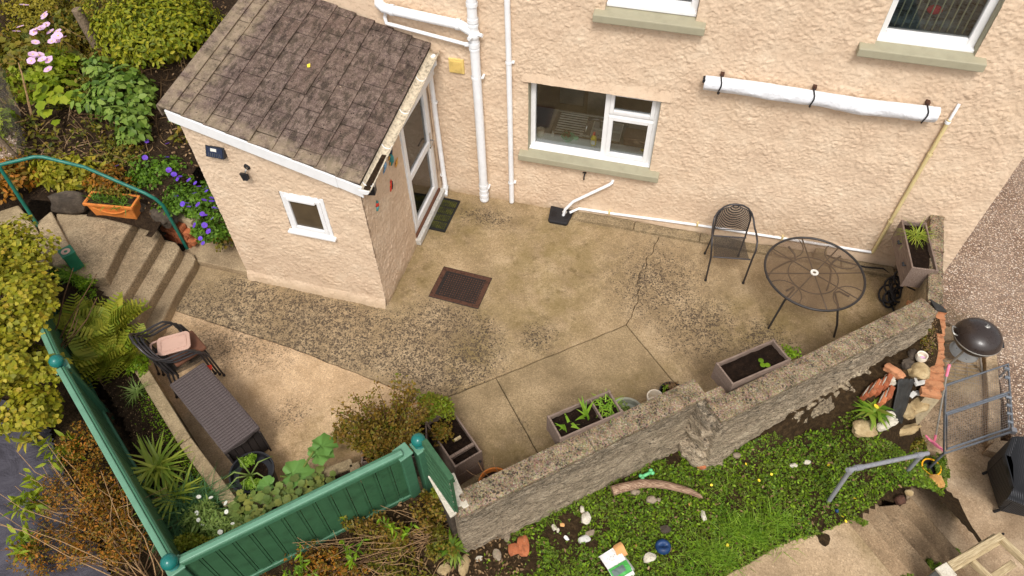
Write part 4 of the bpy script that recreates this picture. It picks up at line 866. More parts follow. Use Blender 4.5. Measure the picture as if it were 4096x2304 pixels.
quad((x0, 0, 0), (x0, PY, 0), (x0, PY, top(x0, PY)), (x0, 0, top(x0, 0))); quad((x0, .6, 0), (x0, 0, 0), (x0, 0, top(x0, 0)), (x0, .6, top(x0, .3)))
m.build('wall', 'render_wall', porch)
rough_skin('render_coat', porch, (0, PY, 0), (1, 0, 0), (0, -1, 0), cuts(x0-.005, x1+.004, .0115, (w0, w1)), cuts(-.01, 2.75, .0115, (h0, h1)), lambda U, Z: (Z < rz_(U, PY)-.05) & ~((U > w0) & (U < w1) & (Z > h0) & (Z < h1)), foot=True)
rough_skin('render_coat', porch, (x1, 0, 0), (0, 1, 0), (1, 0, 0), cuts(PY-.006, -.0, .0115, (DY0, DY1)), cuts(-.01, 2.4, .0115, (DZ0, DZ1)), lambda U, Z: (Z < rz_(x1, U)-.07) & ~((U > DY0) & (U < DY1) & (Z < DZ1)))
MB().prism([(x0-.02, PY-.035), (x1+.02, PY-.045), (x1+.02, PY+.1), (x0-.02, PY+.1)], -.02, .015).build('footing', 'kerb_concrete', porch)
MB().lohi((x0+.01, -2.0, .02), (x1-.05, -.02, .1)).build('inner_floor', 'room_dark', porch)
# roof: nine courses of flat concrete tiles, stepped over each other
roof = bpy.data.objects.new('roof', None); link(roof, porch)
RX0, RX1, RY0, RY1 = -5.0, -2.965, -2.28, -.004
m = MB(); m.add([(RX0+.03, RY0+.02, rz_(RX0, RY0)-.035), (RX1-.02, RY0+.02, rz_(RX1, RY0)-.035), (RX1-.02, RY1, rz_(RX1, RY1)-.035), (RX0+.03, RY1, rz_(RX0, RY1)-.035), (RX0+.03, RY0+.02, rz_(RX0, RY0)-.075), (RX1-.02, RY0+.02, rz_(RX1, RY0)-.075), (RX1-.02, RY1, rz_(RX1, RY1)-.075), (RX0+.03, RY1, rz_(RX0, RY1)-.075)], [(0, 1, 2, 3), (7, 6, 5, 4), (0, 4, 5, 1), (1, 5, 6, 2), (3, 7, 4, 0), (2, 6, 7, 3)]); m.build('roof_deck', 'room_dark', roof)
NC = 9; gx = (RX1-RX0)/NC
th = math.atan(.29); rx_ = math.atan(.10)
for c_ in range(NC):
    xr = RX1-gx*c_; off = 0 if c_ % 2 else -.165
    y = RY0+off
    while y < RY1-.02:
        ya, yb = max(y, RY0), min(y+.33, RY1)
        if yb-ya > .03:
            xc, yc = xr-gx*.5-.015, (ya+yb)/2
            t = MB().box((0, 0, 0), (gx+.035, yb-ya-.010, .020))
            o = t.build('roof_tile', 'roof_concrete_tile', roof, local=True, bevel=.003)
            lift = .024*0
            o.matrix_basis = Matrix.Translation(Vector((xc, yc, rz_(xc, yc)-.002+random.uniform(-.003, .004)))-Vector((-3.97, -1.1, 0))) @ Matrix.Rotation(math.atan(.10), 4, 'X') @ Matrix.Rotation(th-.075+random.uniform(-.006, .006), 4, 'Y') @ Matrix.Rotation(random.uniform(-.005, .005), 4, 'Z')
        y += .33
# verge cap along the high left edge
for k in range(5):
    ya, yb = RY0-.01+k*.46, min(RY0-.01+(k+1)*.46-.006, RY1); x_ = RX0-.005
    m = MB()
    m.beam((x_+.05, ya, rz_(x_+.05, ya)+.02), (x_+.05, yb, rz_(x_+.05, yb)+.02), .13, .02, (.29, 0, 1)); m.beam((x_-.015, ya, rz_(x_, ya)-.04), (x_-.015, yb, rz_(x_, yb)-.04), .02, .13)
    m.build('verge_cap', 'roof_concrete_tile', roof, bevel=.004)
# barge board in two lengths, box end under the gutter
m = MB(); n = 24
def bb(x, dz, y=RY0-.004): return (x, y, rz_(x, y)+dz)
for (a, b) in ((RX0+.03, -3.22), (-3.217, -2.95)):
    mm = MB(); mm.add([bb(a, -.155), bb(b, -.155-.01), bb(b, -.022), bb(a, -.022), bb(a, -.155, RY0+.016), bb(b, -.165, RY0+.016), bb(b, -.022, RY0+.016), bb(a, -.022, RY0+.016)], [(0, 1, 2, 3), (7, 6, 5, 4), (0, 4, 5, 1), (1, 5, 6, 2), (2, 6, 7, 3), (3, 7, 4, 0)]); mm.build('barge_board', 'white_upvc', porch, bevel=.004)
MB().add([(PX0+.0, PY-.07, rz_(PX0, PY)-.09), (PX1, PY-.07, rz_(PX1, PY)-.09), (PX1, PY+.0, rz_(PX1, PY)-.09), (PX0, PY, rz_(PX0, PY)-.09)], [(0, 1, 2, 3), (3, 2, 1, 0)]).build('soffit', 'white_upvc', porch)
# gutter along the low side
gut = MB()
def gutter_pt(y, a): zc = rz_(-2.93, y)-.022; return (-2.912+.058*math.cos(a), y, zc+.05*math.sin(a))
def gf(u, v): return gutter_pt(RY0-.03+(RY1-RY0-.03)*u+.02, math.pi+math.pi*v)
gut.grid(gf, 30, 10)
g = gut.build('gutter', 'aged_gutter', porch, smooth=True); s_ = g.modifiers.new('thick', 'SOLIDIFY'); s_.thickness = .008; s_.offset = 1
e = MB(); e.add([gutter_pt(RY0-.035, math.pi+math.pi*k/10) for k in range(11)], [tuple(range(11))]); eo = e.build('gutter_end', 'white_upvc', porch); q = eo.modifiers.new('thick', 'SOLIDIFY'); q.thickness = .014
for k in range(4): 
    yy = -2.2+.55*k; MB().tube([gutter_pt(yy, math.pi+math.pi*t/8) for t in range(9)], .007, 6).build('gutter_clip', 'white_upvc', g, smooth=True)
soilstrip = MB()
for a_, b_ in ((RY0+.02, -1.75),): soilstrip.add([gutter_pt(a_, math.pi*1.28), gutter_pt(a_, math.pi*1.72), gutter_pt(b_, math.pi*1.66), gutter_pt(b_, math.pi*1.34)], [(0, 1, 2, 3)])
soilstrip.build('gutter_silt', 'dark_soil', g)
MB().lohi((-2.965, RY0+.02, 1.93), (-2.975, -.02, 2.03)).build('fascia', 'white_upvc', porch)
pd = MB().tube([(-2.925, -.10, 2.24), (-2.93, -.10, 2.12), (-2.99, -.085, 2.02), (-3.0, -.075, 1.95), (-2.985, -.07, 1.0), (-2.965, -.07, .10), (-2.96, -.10, .045), (-2.95, -.15, .03)], .034, 14).build('drainpipe', 'white_pipe', porch, smooth=40)
for z in (1.55, .35): collar(pd, (-2.985, -.07, z), .040, .03); MB().lohi((-3.06, -.08, z-.01), (-3.0, -.06, z+.01)).build('clip', 'white_pipe', pd, bevel=.003)
collar(pd, (-2.93, -.1, 2.15), .044, .07); collar(pd, (-2.966, -.07, .12), .042, .05)
# front window
pw = bpy.data.objects.new('window', None); pw.matrix_basis = Matrix.Translation((-3.75+3.97, -2.2+1.1, 1.1)); link(pw, porch)
frame(pw, w0+.004, w1-.004, h0+.004, h1-.004, PY-.012, .05, .08); frame(pw, w0+.05, w1-.05, h0+.05, h1-.05, PY-.028, .045, .05, 'casement'); pane(pw, w0+.09, w1-.09, h0+.09, h1-.09, PY-.006, 'obscure_glass')
MB().lohi((w0-.03, PY-.06, h0-.02), (w1+.03, PY+.0, h0+.012)).build('cill', 'white_upvc', pw, bevel=.006); MB().lohi((w0+.1, PY-.055, h1-.085), (w1-.1, PY-.02, h1-.05)).build('head_vent', 'white_upvc', pw, bevel=.005)
# door on the right side
dr = bpy.data.objects.new('door', None); dr.matrix_basis = Matrix.Translation((x1+3.97, -.64+1.1, .13)); link(dr, porch)
def xframe(par, y0, y1, z0, z1, xo, f, d, name): 
    mm = MB(); mm.lohi((xo-d, y0, z0), (xo, y0+f, z1)); mm.lohi((xo-d, y1-f, z0), (xo, y1, z1)); mm.lohi((xo-d, y0+f, z0), (xo, y1-f, z0+f)); mm.lohi((xo-d, y0+f, z1-f), (xo, y1-f, z1)); return mm.build(name, 'white_upvc', par, bevel=.006)
xframe(dr, DY0+.003, DY1-.003, DZ0+.04, DZ1-.003, x1-.005, .055, .07, 'frame'); xframe(dr, DY0+.06, DY1-.06, DZ0+.1, DZ1-.06, x1+.006, .085, .06, 'leaf')
MB().lohi((x1-.05, DY0+.145, 1.0), (x1+.004, DY1-.145, 1.09)).build('mid_rail', 'white_upvc', dr, bevel=.006)
for a, b in ((.31, 1.0), (1.09, 1.885)): MB().lohi((x1-.03, DY0+.14, a if a > .5 else .31), (x1-.024, DY1-.14, b)).build('pane', 'window_glass', dr)
h = MB(); h.tube([(x1+.01, DY1-.10, 1.09), (x1+.055, DY1-.10, 1.09), (x1+.06, DY1-.14, 1.085), (x1+.058, DY1-.24, 1.08)], .010, 8); h.lohi((x1+.004, DY1-.12, 1.0), (x1+.014, DY1-.08, 1.2)); h.build('handle', 'chrome', dr, smooth=40)
for k in range(4):
    MB().lohi((x1-.06, DY0-.03+.265*k, .03), (x1+.075, DY0-.03+.265*k+.258, .125)).build('sill_tile', 'tile_white', dr, bevel=.006)
MB().lohi((x1-.06, DY0, .126), (x1+.02, DY1, .168)).build('threshold', 'seat_brown', dr)

# ================================================================ GARDEN WALLS
def wall_run(name, a, b, thick, ztop, zf, par, batter=.05, amp=.016, mat='rough_wall', ends=(0, 0), seed=1, n=None):
    """a..b is the outer top line; thickness goes inward"""
    a, b = Vector(a), Vector(b); d = b-a; ln = d.length; d.normalize(); out = Vector((d.y, -d.x)); n = n or int(ln/.035)
    m = MB(); nz = 26
    def f(u, v):   # v runs up the outer face, over the top, down the inner face
        p = a+d*ln*u; zb = zf(p.x+out.x*.1, p.y+out.y*.1)-.12
        if v < .6: t = v/.6; z = zb+(ztop-zb)*t; o = batter*(1-t)
        elif v < .72: t = (v-.6)/.12; z = ztop; o = -thick*t
        else: t = (v-.72)/.28; z = ztop-(ztop+.1)*t; o = -thick
        q = p+out*o; k = 1 if v < .6 else .3
        w = amp*k*(fbm((q.x*9+seed, q.y*9, z*16), 5)*1.3+fbm((q.x*30, q.y*30, z*45+seed), 3)*.6)
        return (q.x+out.x*w, q.y+out.y*w, z+(.5*w if .58 < v < .74 else 0))
    m.grid(f, n, 44)
    for u in (0, 1): 
        r_ = [f(u, k/44) for k in range(45)]; m.add(r_, [tuple(range(45)) if u == 0 else tuple(range(45))[::-1]])
    return m.build(name, mat, par, smooth=50)
gw = thing('garden_wall', 'weathered grey stone and concrete garden wall between patio and lower lawn', 'wall', (1, -3, 0))
wall_run('wall_face', WA, WB, .20, .945, gz, gw, seed=1)
wall_run('wall_face', WC, WD+wdir*.02, .20, .945, gz, gw, seed=5, batter=.07, amp=.02)
def cope(a, b, thick, z, par, joint, h=.055, over=.012, seed=0):
    a, b = Vector(a), Vector(b); d = b-a; ln = d.length; d.normalize(); out = Vector((d.y, -d.x)); s = 0; k = 0
    while s < ln-.02:
        e = min(ln, s+joint*random.uniform(.9, 1.12)); 
        if ln-e < joint*.4: e = ln
        m = MB(); n = max(3, int((e-s)/.03))
        def f(u, v):
            p = a+d*(s+.003+(e-s-.006)*u); t = v
            if t < .2: o, zz = over, z-h*(1-t/.2)
            elif t < .8: o, zz = over-(thick+2*over)*(t-.2)/.6, z
            else: o, zz = -thick-over, z-h*(t-.8)/.2
            q = p+out*o; w = fbm((q.x*16+seed, q.y*16, zz*16), 4)*.010; edge = .008 if min(abs(t-.2), abs(t-.8)) < .05 else 0
            return (q.x+out.x*w*.6, q.y+out.y*w*.6, zz+w*.8-edge)
        m.grid(f, n, 15); 
        for u in (0, 1): m.add([f(u, j/15) for j in range(16)], [tuple(range(16)) if u == 0 else tuple(range(16))[::-1]])
        m.build('coping_stone', 'coping_lichen', par, smooth=50); s = e; k += 1
cope(WA, WB+Vector((.0, .0)), .20, 1.0, gw, 1.3, seed=2); cope(WC, WD, .20, 1.0, gw, .42, seed=7)
# return wall to the house
rw = thing('return_wall', 'short mossy concrete block wall closing the right end of the patio', 'wall', (3.1, -.7, 0))
wall_run('wall_face', (3.10, -1.42), (3.25, .0), .14, .945, lambda x, y: -.6, rw, batter=.0, amp=.006, mat='kerb_concrete', seed=3)
cope((3.10, -1.41), (3.185, -.62), .14, 1.0, rw, .8, over=.004, seed=4); cope((3.187, -.61), (3.25, -.005), .14, 1.012, rw, .7, over=.004, seed=9)
tag(MB().prism([(2.97, -1.36), (3.1, -1.44), (3.13, -1.5), (3.02, -1.5)], .985, 1.012).build('slate_piece', 'slate_black', bevel=.004), 'dark triangular slate piece wedged where the two patio walls meet', 'slate')
# broken stone pier where the wall steps
for k, (c, d, rz, z_) in enumerate((((.88, -3.24), (.3, .34, .2), .7, .84), ((.87, -3.21), (.32, .36, .22), .6, .64), ((.90, -3.22), (.34, .34, .24), .9, .44), ((.92, -3.25), (.42, .4, .26), .75, .22), ((1.0, -3.28), (.34, .3, .2), .4, .10), ((1.12, -3.2), (.3, .2, .2), .75, .08), ((.8, -3.26), (.24, .26, .22), .2, .14))):
    stone('pier_stone', 'rough_wall', (c[0], c[1], z_), d, rz, 40+k, gw, .14, 3, boxy=.75)
stone('pier_stone', 'red_brick', (1.20, -3.17, .16), (.07, .06, .10), .5, 61, gw, .1, 2, boxy=.6)
o = cope(Vector((.78, -3.12)), Vector((.98, -3.36)), .18, .998, gw, .6, seed=12)
# mortar haunch along the foot of the right run
m = MB()
def hf(u, v):
    p = Vector((1.55, -2.86)).lerp(Vector((2.62, -1.93)), u); e = math.sin(math.pi*u)**.5; q = p+wnor*(-.03+(.20*e+.05*fbm((u*14, 1, 0), 4))*v); z = gz(q.x, q.y)
    return (q.x, q.y, max(z-.02, rock_z(q.x)+.05-.26*v*v)+.035*fbm((q.x*9, q.y*9, 0), 5)+.015*fbm((q.x*26, q.y*26, 1), 3)+.02*(1-v))
m.grid(hf, 90, 16); m.build('mortar_haunch', 'wall_stone', gw, smooth=True)
# ================================================================ GREEN FENCE, RAILS
fz0, fz1 = .30, 1.16
fence = thing('green_fence', 'green plastic board fence with pale rails turning a corner round the planting bed', 'fence', (FENCE_C.x, FENCE_C.y, .3))
def fence_run(a, b, bw_=.137):
    a, b = Vector(a), Vector(b); d = b-a; ln = d.length; d.normalize(); n = max(1, round(ln/bw_)); st = ln/n
    rz = math.atan2(d.y, d.x); out = Vector((d.y, -d.x))
    bm_ = MB().box((0, 0, 0), (st-.006, .022, fz1-fz0-.09)); 
    # a shallow raised field on the board, so the joint reads as a groove
    bm_.box((0, -.014, 0), (st-.05, .008, fz1-fz0-.10), taper=(.9, 1)); me = bm_.mesh('fence_board', 'green_board')
    for k in range(n):
        p = a+d*st*(k+.5)+out*random.uniform(-.0015, .0015)
        o = inst(me, 'fence_board', WM[fence].inverted() @ Matrix.Translation((p.x, p.y, (fz0+fz1)/2)) @ Matrix.Rotation(rz, 4, 'Z'), fence)
    A3, B3 = lambda z, o=0: (a.x+out.x*o, a.y+out.y*o, z), lambda z, o=0: (b.x+out.x*o, b.y+out.y*o, z)
    r_ = MB(); r_.beam(A3(fz1), B3(fz1), .085, .07); r_.build('top_rail', 'green_upvc', fence, bevel=.012)
    r_ = MB(); r_.beam(A3(fz1+.046, .016), B3(fz1+.046, .016), .05, .022); r_.build('rail_cap', 'green_upvc_pale', fence, bevel=.009)
    r_ = MB(); r_.beam(A3(fz1+.040, -.022), B3(fz1+.040, -.022), .018, .012); r_.build('rail_rib', 'green_upvc', fence, bevel=.004)
    r_ = MB(); r_.beam(A3(fz0+.03), B3(fz0+.03), .07, .06); r_.build('bottom_rail', 'green_upvc', fence, bevel=.01)
def fence_post(p, label=None, zb=.1, zt=1.13, ball=True):
    t = bpy.data.objects.new('post', None); t.matrix_basis = WM[fence].inverted() @ Matrix.Translation((p[0], p[1], zb)); link(t, fence)
    rz = math.atan2(FENCE_C.y-FENCE_L0.y, FENCE_C.x-FENCE_L0.x)
    MB().box((p[0], p[1], (zb+zt)/2), (.11, .11, zt-zb), rz=rz).build('shaft', 'green_upvc', t, bevel=.01)
    MB().box((p[0], p[1], zt+.012), (.14, .14, .024), rz=rz).build('post_cap', 'green_upvc_pale', t, bevel=.008)
    if ball:
        MB().lathe([(.045, 0), (.05, .012), (.034, .024), (.034, .034), (.044, .04), (.06, .062), (.067, .09), (.062, .118), (.045, .142), (.022, .155), (0, .158)], 26, (p[0], p[1], zt+.024)).build('ball_finial', 'green_ball', t, smooth=60)
P_L = (-5.36, -4.52)
fence_run(FENCE_L0, (P_L[0]-.05, P_L[1]+.037)); fence_run((P_L[0]+.05, P_L[1]-.037), (FENCE_C.x-.05, FENCE_C.y+.037)); fence_run((FENCE_C.x+.04, FENCE_C.y+.045), (FENCE_R.x-.06, FENCE_R.y-.07))
fence_post(P_L); fence_post((FENCE_C.x, FENCE_C.y)); fence_post((-1.675, -4.40), zt=1.08); fence_post((-6.9, -3.37))
fence_post((-1.78, -4.53), zt=1.15, ball=False)
tr = thing('trellis_panel', 'short green slatted trellis panel standing on the pale slab by the wall end', 'trellis', (-1.33, -4.74, 1.0))
ta, tb = Vector((-1.49, -4.61, 1.01)), Vector((-1.165, -4.875, 1.01)); td = (tb-ta).normalized(); tn = Vector((td.y, -td.x, 0))
for k in range(5): p = ta.lerp(tb, .03+.235*k); MB().beam(p, p+Vector((0, 0, .66)), .03, .02, tuple(tn)).build('upright', 'trellis_green', tr, bevel=.003)
for k in range(6): z = .05+.115*k; MB().beam(ta+tn*.02+Vector((0, 0, z)), tb+tn*.02+Vector((0, 0, z)), .016, .03).build('slat', 'trellis_green', tr, bevel=.003)
MB().beam(ta+Vector((0, 0, .665)), tb+Vector((0, 0, .665)), .05, .022).build('slat', 'trellis_green', tr, bevel=.004)
MB().beam(ta-tn*.02+Vector((0, 0, .60)), tb-tn*.02+Vector((0, 0, .60)), .016, .04).build('slat', 'trellis_green', tr, bevel=.003)
sl = thing('marble_slab', 'pale marbled grey slab bridging the gap at the wall end below the trellis', 'slab', (-1.32, -4.74, .9))
MB().prism([(-1.53, -4.62), (-1.31, -4.53), (-1.09, -4.79), (-1.215, -4.93)], .972, 1.002).build('slab', 'white_stone', sl, bevel=.004)
MB().prism([(-1.48, -4.62), (-1.32, -4.56), (-1.17, -4.78), (-1.24, -4.88)], .1, .97).build('support', 'dark_stone', sl)
hr = thing('handrail', 'green tubular metal handrail curving up beside the garden steps', 'handrail', (-6.6, -2.2, .6))
MB().tube([(-5.91, -2.03, .0), (-5.885, -2.06, .6), (-5.86, -2.09, .96), (-5.90, -2.11, 1.07), (-6.0, -2.115, 1.14), (-6.68, -2.14, 1.43), (-7.08, -2.24, 1.58), (-7.16, -2.28, 1.60), (-7.24, -2.34, 1.60), (-7.48, -2.50, 1.59), (-8.3, -3.0, 1.58)], .021, 12).build('rail', 'green_rail', hr, smooth=50)
MB().tube([(-7.45, -2.58, .6), (-7.46, -2.52, 1.58)], .021, 12).build('post', 'green_rail', hr, smooth=50); MB().lohi((-5.97, -2.09, .0), (-5.85, -1.97, .012)).build('foot_plate', 'green_rail', hr, bevel=.004)
# lower grey handrail
gr = thing('grey_handrail', 'galvanised grey tube handrail on two posts beside the lower stairs', 'handrail', (2.6, -3.1, 0))
MB().tube([(2.175, -3.455, .735), (3.10, -2.825, .33)], .022, 14).build('rail', 'grey_tube', gr, smooth=40)
for a, b in (((2.21, -3.49, -.1), (2.215, -3.425, .70)), ((3.05, -2.86, -.45), (3.02, -2.885, .36))):
    MB().tube([a, b], .021, 14).build('post', 'grey_tube', gr, smooth=40)
for a, b in (((2.26, -3.395, .70), (2.33, -3.35, .668)), ((2.96, -2.92, .392), (3.03, -2.873, .36))): MB().tube([a, b], .029, 14).build('coupling', 'grey_tube', gr, smooth=40)
for p in ((2.215, -3.43, .66), (3.02, -2.885, .32)): MB().tube([p, (p[0], p[1], p[2]+.06)], .028, 14).build('coupling', 'grey_tube', gr, smooth=40)

# ================================================================ PATIO FURNITURE
def chair_parts(t):
    """metal armchair, faces local -Y, origin on the ground at its middle"""
    w = .235
    hoop = [(-w, -.23, 0), (-w-.005, -.215, .2), (-w-.012, -.20, .42), (-w-.03, -.17, .56), (-w-.035, -.10, .635), (-w-.03, 0, .655), (-w-.015, .12, .67), (-w+.0, .19, .72), (-w+.035, .225, .79), (-w+.09, .245, .85), (-w+.16, .255, .885)]
    hoop = hoop+[(0, .258, .895)]+[(-x, y, z) for x, y, z in hoop[::-1]]
    MB().tube(hoop, .012, 9).build('hoop_frame', 'chair_metal', t, smooth=50, local=True)
    for s in (-1, 1):
        MB().tube([(s*(w-.02), .235, 0), (s*(w-.03), .20, .25), (s*(w-.035), .175, .41), (s*(w-.03), .215, .70), (s*(w-.06), .235, .80)], .011, 8).build('rear_leg', 'chair_metal', t, smooth=50, local=True)
        MB().lathe([(0, 0), (.016, 0), (.017, .02), (.012, .03)], 10, (s*w, -.23, 0)).build('foot_cap', 'black_plastic', t, local=True); MB().lathe([(0, 0), (.016, 0), (.017, .02), (.012, .03)], 10, (s*(w-.02), .235, 0)).build('foot_cap', 'black_plastic', t, local=True)
    MB().tube([(-w+.01, -.205, .425), (w-.01, -.205, .425)], .010, 8).build('front_bar', 'chair_metal', t, smooth=50, local=True)
    MB().tube([(-w+.02, .17, .415), (w-.02, .17, .415)], .010, 8).build('back_bar', 'chair_metal', t, smooth=50, local=True)
    m = MB(); m.grid(lambda u, v: ((u-.5)*(.43-.05*v), -.20+.37*v, .425-.02*math.sin(math.pi*v)-.012*math.sin(math.pi*u)), 12, 10); m.build('seat', 'chair_mesh', t, smooth=True, local=True)
    def bf(u, v): hw = .205*(1 if v < .55 else math.sqrt(max(.02, 1-((v-.55)/.47)**2))); return ((u-.5)*2*hw, .19+.05*v+.03*(1-(2*u-1)**2), .52+.345*v)
    m = MB(); m.grid(bf, 12, 14); m.build('back', 'chair_mesh', t, smooth=True, local=True)
    m = MB(); m.tube([bf(0, k/14) for k in range(15)]+[bf(u/8, 1) for u in range(1, 8)]+[bf(1, 1-k/14) for k in range(15)], .007, 6, True); m.build('back_edge', 'chair_metal', t, smooth=True, local=True)
ch = thing('metal_chair', 'dark metal mesh armchair standing alone against the house wall', 'chair', (.955, -.535, .005), .155, 'metal garden chairs'); chair_parts(ch)
st_rz = math.atan2(.86, .51)+R(90)
labs = ['lowest metal armchair of the stack beside the storage chest', 'middle metal armchair of the stack beside the storage chest', 'top metal armchair of the stack holding the beige tray']
for k in range(3):
    q = Vector((-4.80, -3.72, .005))+Vector((.51, .86, 0))*.035*k*-1+Vector((0, 0, .058*k))
    copy_tree(ch, Matrix.Translation(q) @ Matrix.Rotation(st_rz, 4, 'Z') , labs[k], None, 'metal garden chairs')
tb_ = thing('patio_table', 'round dark metal patio table with a rusty see-through mesh top', 'table', (1.88, -1.0, .005))
Rt = .555
m = MB()
for k in range(10):
    pass
m.add([(0, 0, .705)]+[(Rt*math.cos(2*math.pi*k/64), Rt*math.sin(2*math.pi*k/64), .705) for k in range(64)], [(0, 1+k, 1+(k+1) % 64) for k in range(64)]); m.build('mesh_top', 'table_mesh', tb_, local=True)
MB().tube([(Rt*math.cos(2*math.pi*k/72), Rt*math.sin(2*math.pi*k/72), .708) for k in range(72)], .014, 8, True).build('rim', 'dark_metal', tb_, smooth=True, local=True)
MB().lathe([(.02, .715), (.045, .716), (.045, .70), (.02, .70), (.02, .715)], 20).build('parasol_ring', 'lamp_white', tb_, local=True, smooth=30)
for k in range(8):
    a = 2*math.pi*k/8+.26; MB().tube([(.04*math.cos(a), .04*math.sin(a), .694), (Rt*math.cos(a), Rt*math.sin(a), .698)], .008, 6).build('spoke', 'dark_metal', tb_, smooth=True, local=True)
MB().tube([(.28*math.cos(2*math.pi*k/40), .28*math.sin(2*math.pi*k/40), .66) for k in range(40)], .008, 6, True).build('brace_ring', 'dark_metal', tb_, smooth=True, local=True)
for fx, fy in ((-.32, -.37), (.44, -.30), (-.37, .45), (.36, .42)):
    l_ = math.hypot(fx, fy); dx, dy = fx/l_, fy/l_
    MB().tube([(dx*l_, dy*l_, 0), (dx*l_*.93, dy*l_*.93, .2), (dx*.40, dy*.40, .48), (dx*.30, dy*.30, .62), (dx*.34, dy*.34, .68), (dx*.46, dy*.46, .695)], .013, 8).build('leg', 'dark_metal', tb_, smooth=50, local=True)
    px, py = -dy, dx
    MB().tube([(dx*.50+px*.2*math.cos(t), dy*.50+py*.2*math.cos(t), .675) if False else (dx*(.5-.2*math.sin(t))+px*.2*math.cos(t), dy*(.5-.2*math.sin(t))+py*.2*math.cos(t), .675) for t in [math.pi*k/10 for k in range(11)]], .007, 6).build('scroll', 'dark_metal', tb_, smooth=True, local=True)
tray = thing('folding_tray', 'beige plastic lap tray with handle slots resting on the stacked chairs', 'tray', (-4.74, -3.78, .74), math.atan2(.17, .27)+.04, rx=R(6))
def rrect(w, h, r, n=6): return [(sx*(w/2-r)+r*math.cos(a0+math.pi/2*k/n), sy*(h/2-r)+r*math.sin(a0+math.pi/2*k/n)) for sx, sy, a0 in ((1, 1, 0), (-1, 1, math.pi/2), (-1, -1, math.pi), (1, -1, math.pi*1.5)) for k in range(n+1)]
MB().prism(rrect(.34, .235, .05), 0, .018).build('board', 'tray_plastic', tray, bevel=.006, local=True)
m = MB(); m.tube([(x, y, .02) for x, y in rrect(.26, .16, .03)], .005, 6, True); m.build('raised_edge', 'tray_plastic', tray, smooth=True, local=True)
m = MB(); m.tube([(-.165, -.085, .01), (-.215, -.075, .01), (-.235, -.06, .01), (-.235, .06, .01), (-.215, .075, .01), (-.165, .085, .01)], .012, 8); m.build('handle', 'tray_plastic', tray, smooth=True, local=True)
cu = tag(MB().box((-4.70, -3.73, .60), (.36, .33, .05), rz=math.atan2(.86, .51)).build('seat_pad', 'seat_brown', bevel=.02), 'brown seat pad lying under the beige tray on the stacked chairs', 'cushion')
tag(MB().box((-4.46, -3.80, .40), (.10, .06, .03), rz=.5).build('red_tin', 'red_paint', bevel=.006), 'bright red corner of something tucked behind the storage chest', 'tin')
# storage chest
chest = thing('storage_chest', 'long dark brown plastic storage chest with a ribbed lid', 'chest', (-4.075, -4.255, .0), math.atan2(-.33, .92)-.18+.0)
cr = chest.matrix_basis
Lc, Wc = 1.12, .41
MB().lohi((-Lc/2+.03, -Wc/2+.025, .03), (Lc/2-.03, Wc/2-.025, .47)).build('body', 'chest_dark', chest, bevel=.01, local=True)
for k in range(14):
    x = -Lc/2+.045+.079*k
    for s in (-1, 1): MB().lohi((x, s*(Wc/2-.03), .05), (x+.072, s*(Wc/2-.014), .46)).build('wall_plank', 'chest_dark', chest, bevel=.004, local=True)
for k in range(5):
    for s in (-1, 1): MB().lohi((s*(Lc/2-.035), -Wc/2+.035+.07*k, .05), (s*(Lc/2-.018), -Wc/2+.10+.07*k, .46)).build('wall_plank', 'chest_dark', chest, bevel=.004, local=True)
MB().prism([(-Lc/2, -Wc/2), (Lc/2, -Wc/2), (Lc/2, Wc/2), (-Lc/2, Wc/2)], .47, .53).build('lid', 'chest_wood', chest, bevel=.012, local=True)
rib = MB().box((0, 0, 0), (.024, Wc-.03, .014)).mesh('lid_rib', 'chest_wood')
for k in range(30): 
    o = inst(rib, 'lid_rib', Matrix.Translation((-Lc/2+.03+.0365*k, 0, .535)), chest); b_ = o.modifiers.new('bevel', 'BEVEL'); b_.width = .005; b_.segments = 2
MB().tube([(Lc/2+.006, -.13, .50), (Lc/2+.02, 0, .49), (Lc/2+.006, .13, .50)], .01, 6).build('grip', 'chest_dark', chest, smooth=True, local=True)

# ---- planters
def planter(name, label, loc, rz, Lp, Wp, Hp, group='wooden trough planters', divider=None, knobs=True, fill=.06):
    t = thing(name, label, 'planter', loc, rz, group); th_ = .018
    for s in (-1, 1):
        for k in range(2):
            h = Hp/2; MB().lohi((-Lp/2+.012, s*(Wp/2-th_/2)-th_/2, k*h+.002), (Lp/2-.012, s*(Wp/2-th_/2)+th_/2, (k+1)*h-.002)).build('long_board', 'planter_wood', t, bevel=.003, local=True)
            MB().lohi((s*(Lp/2-th_/2)-th_/2, -Wp/2+.012, k*h+.002), (s*(Lp/2-th_/2)+th_/2, Wp/2-.012, (k+1)*h-.002)).build('end_board', 'planter_wood', t, bevel=.003, local=True)
    for sx in (-1, 1):
        for sy in (-1, 1): MB().lohi((sx*(Lp/2)-.016 if sx > 0 else -Lp/2-.004, sy*Wp/2-.03 if sy > 0 else -Wp/2-.004, -.006), (sx*Lp/2+.004 if sx > 0 else -Lp/2+.016, sy*Wp/2+.004 if sy > 0 else -Wp/2+.03, Hp+.004)).build('corner_post', 'planter_wood', t, bevel=.003, local=True)
    m = MB(); m.grid(lambda u, v: ((u-.5)*(Lp-.04), (v-.5)*(Wp-.04), Hp-fill+.022*fbm((u*6+loc[0]*3, v*4, loc[1]), 4)), 36, 18); m.build('soil', 'potting_soil', t, smooth=True, local=True)
    MB().lohi((-Lp/2+.01, -Wp/2+.01, .0), (Lp/2-.01, Wp/2-.01, .02)).build('base_board', 'planter_wood', t, local=True)
    if divider is not None: MB().lohi((divider-.007, -Wp/2+.02, .03), (divider+.007, Wp/2-.02, Hp-.006)).build('divider', 'planter_wood', t, bevel=.002, local=True)
    return t
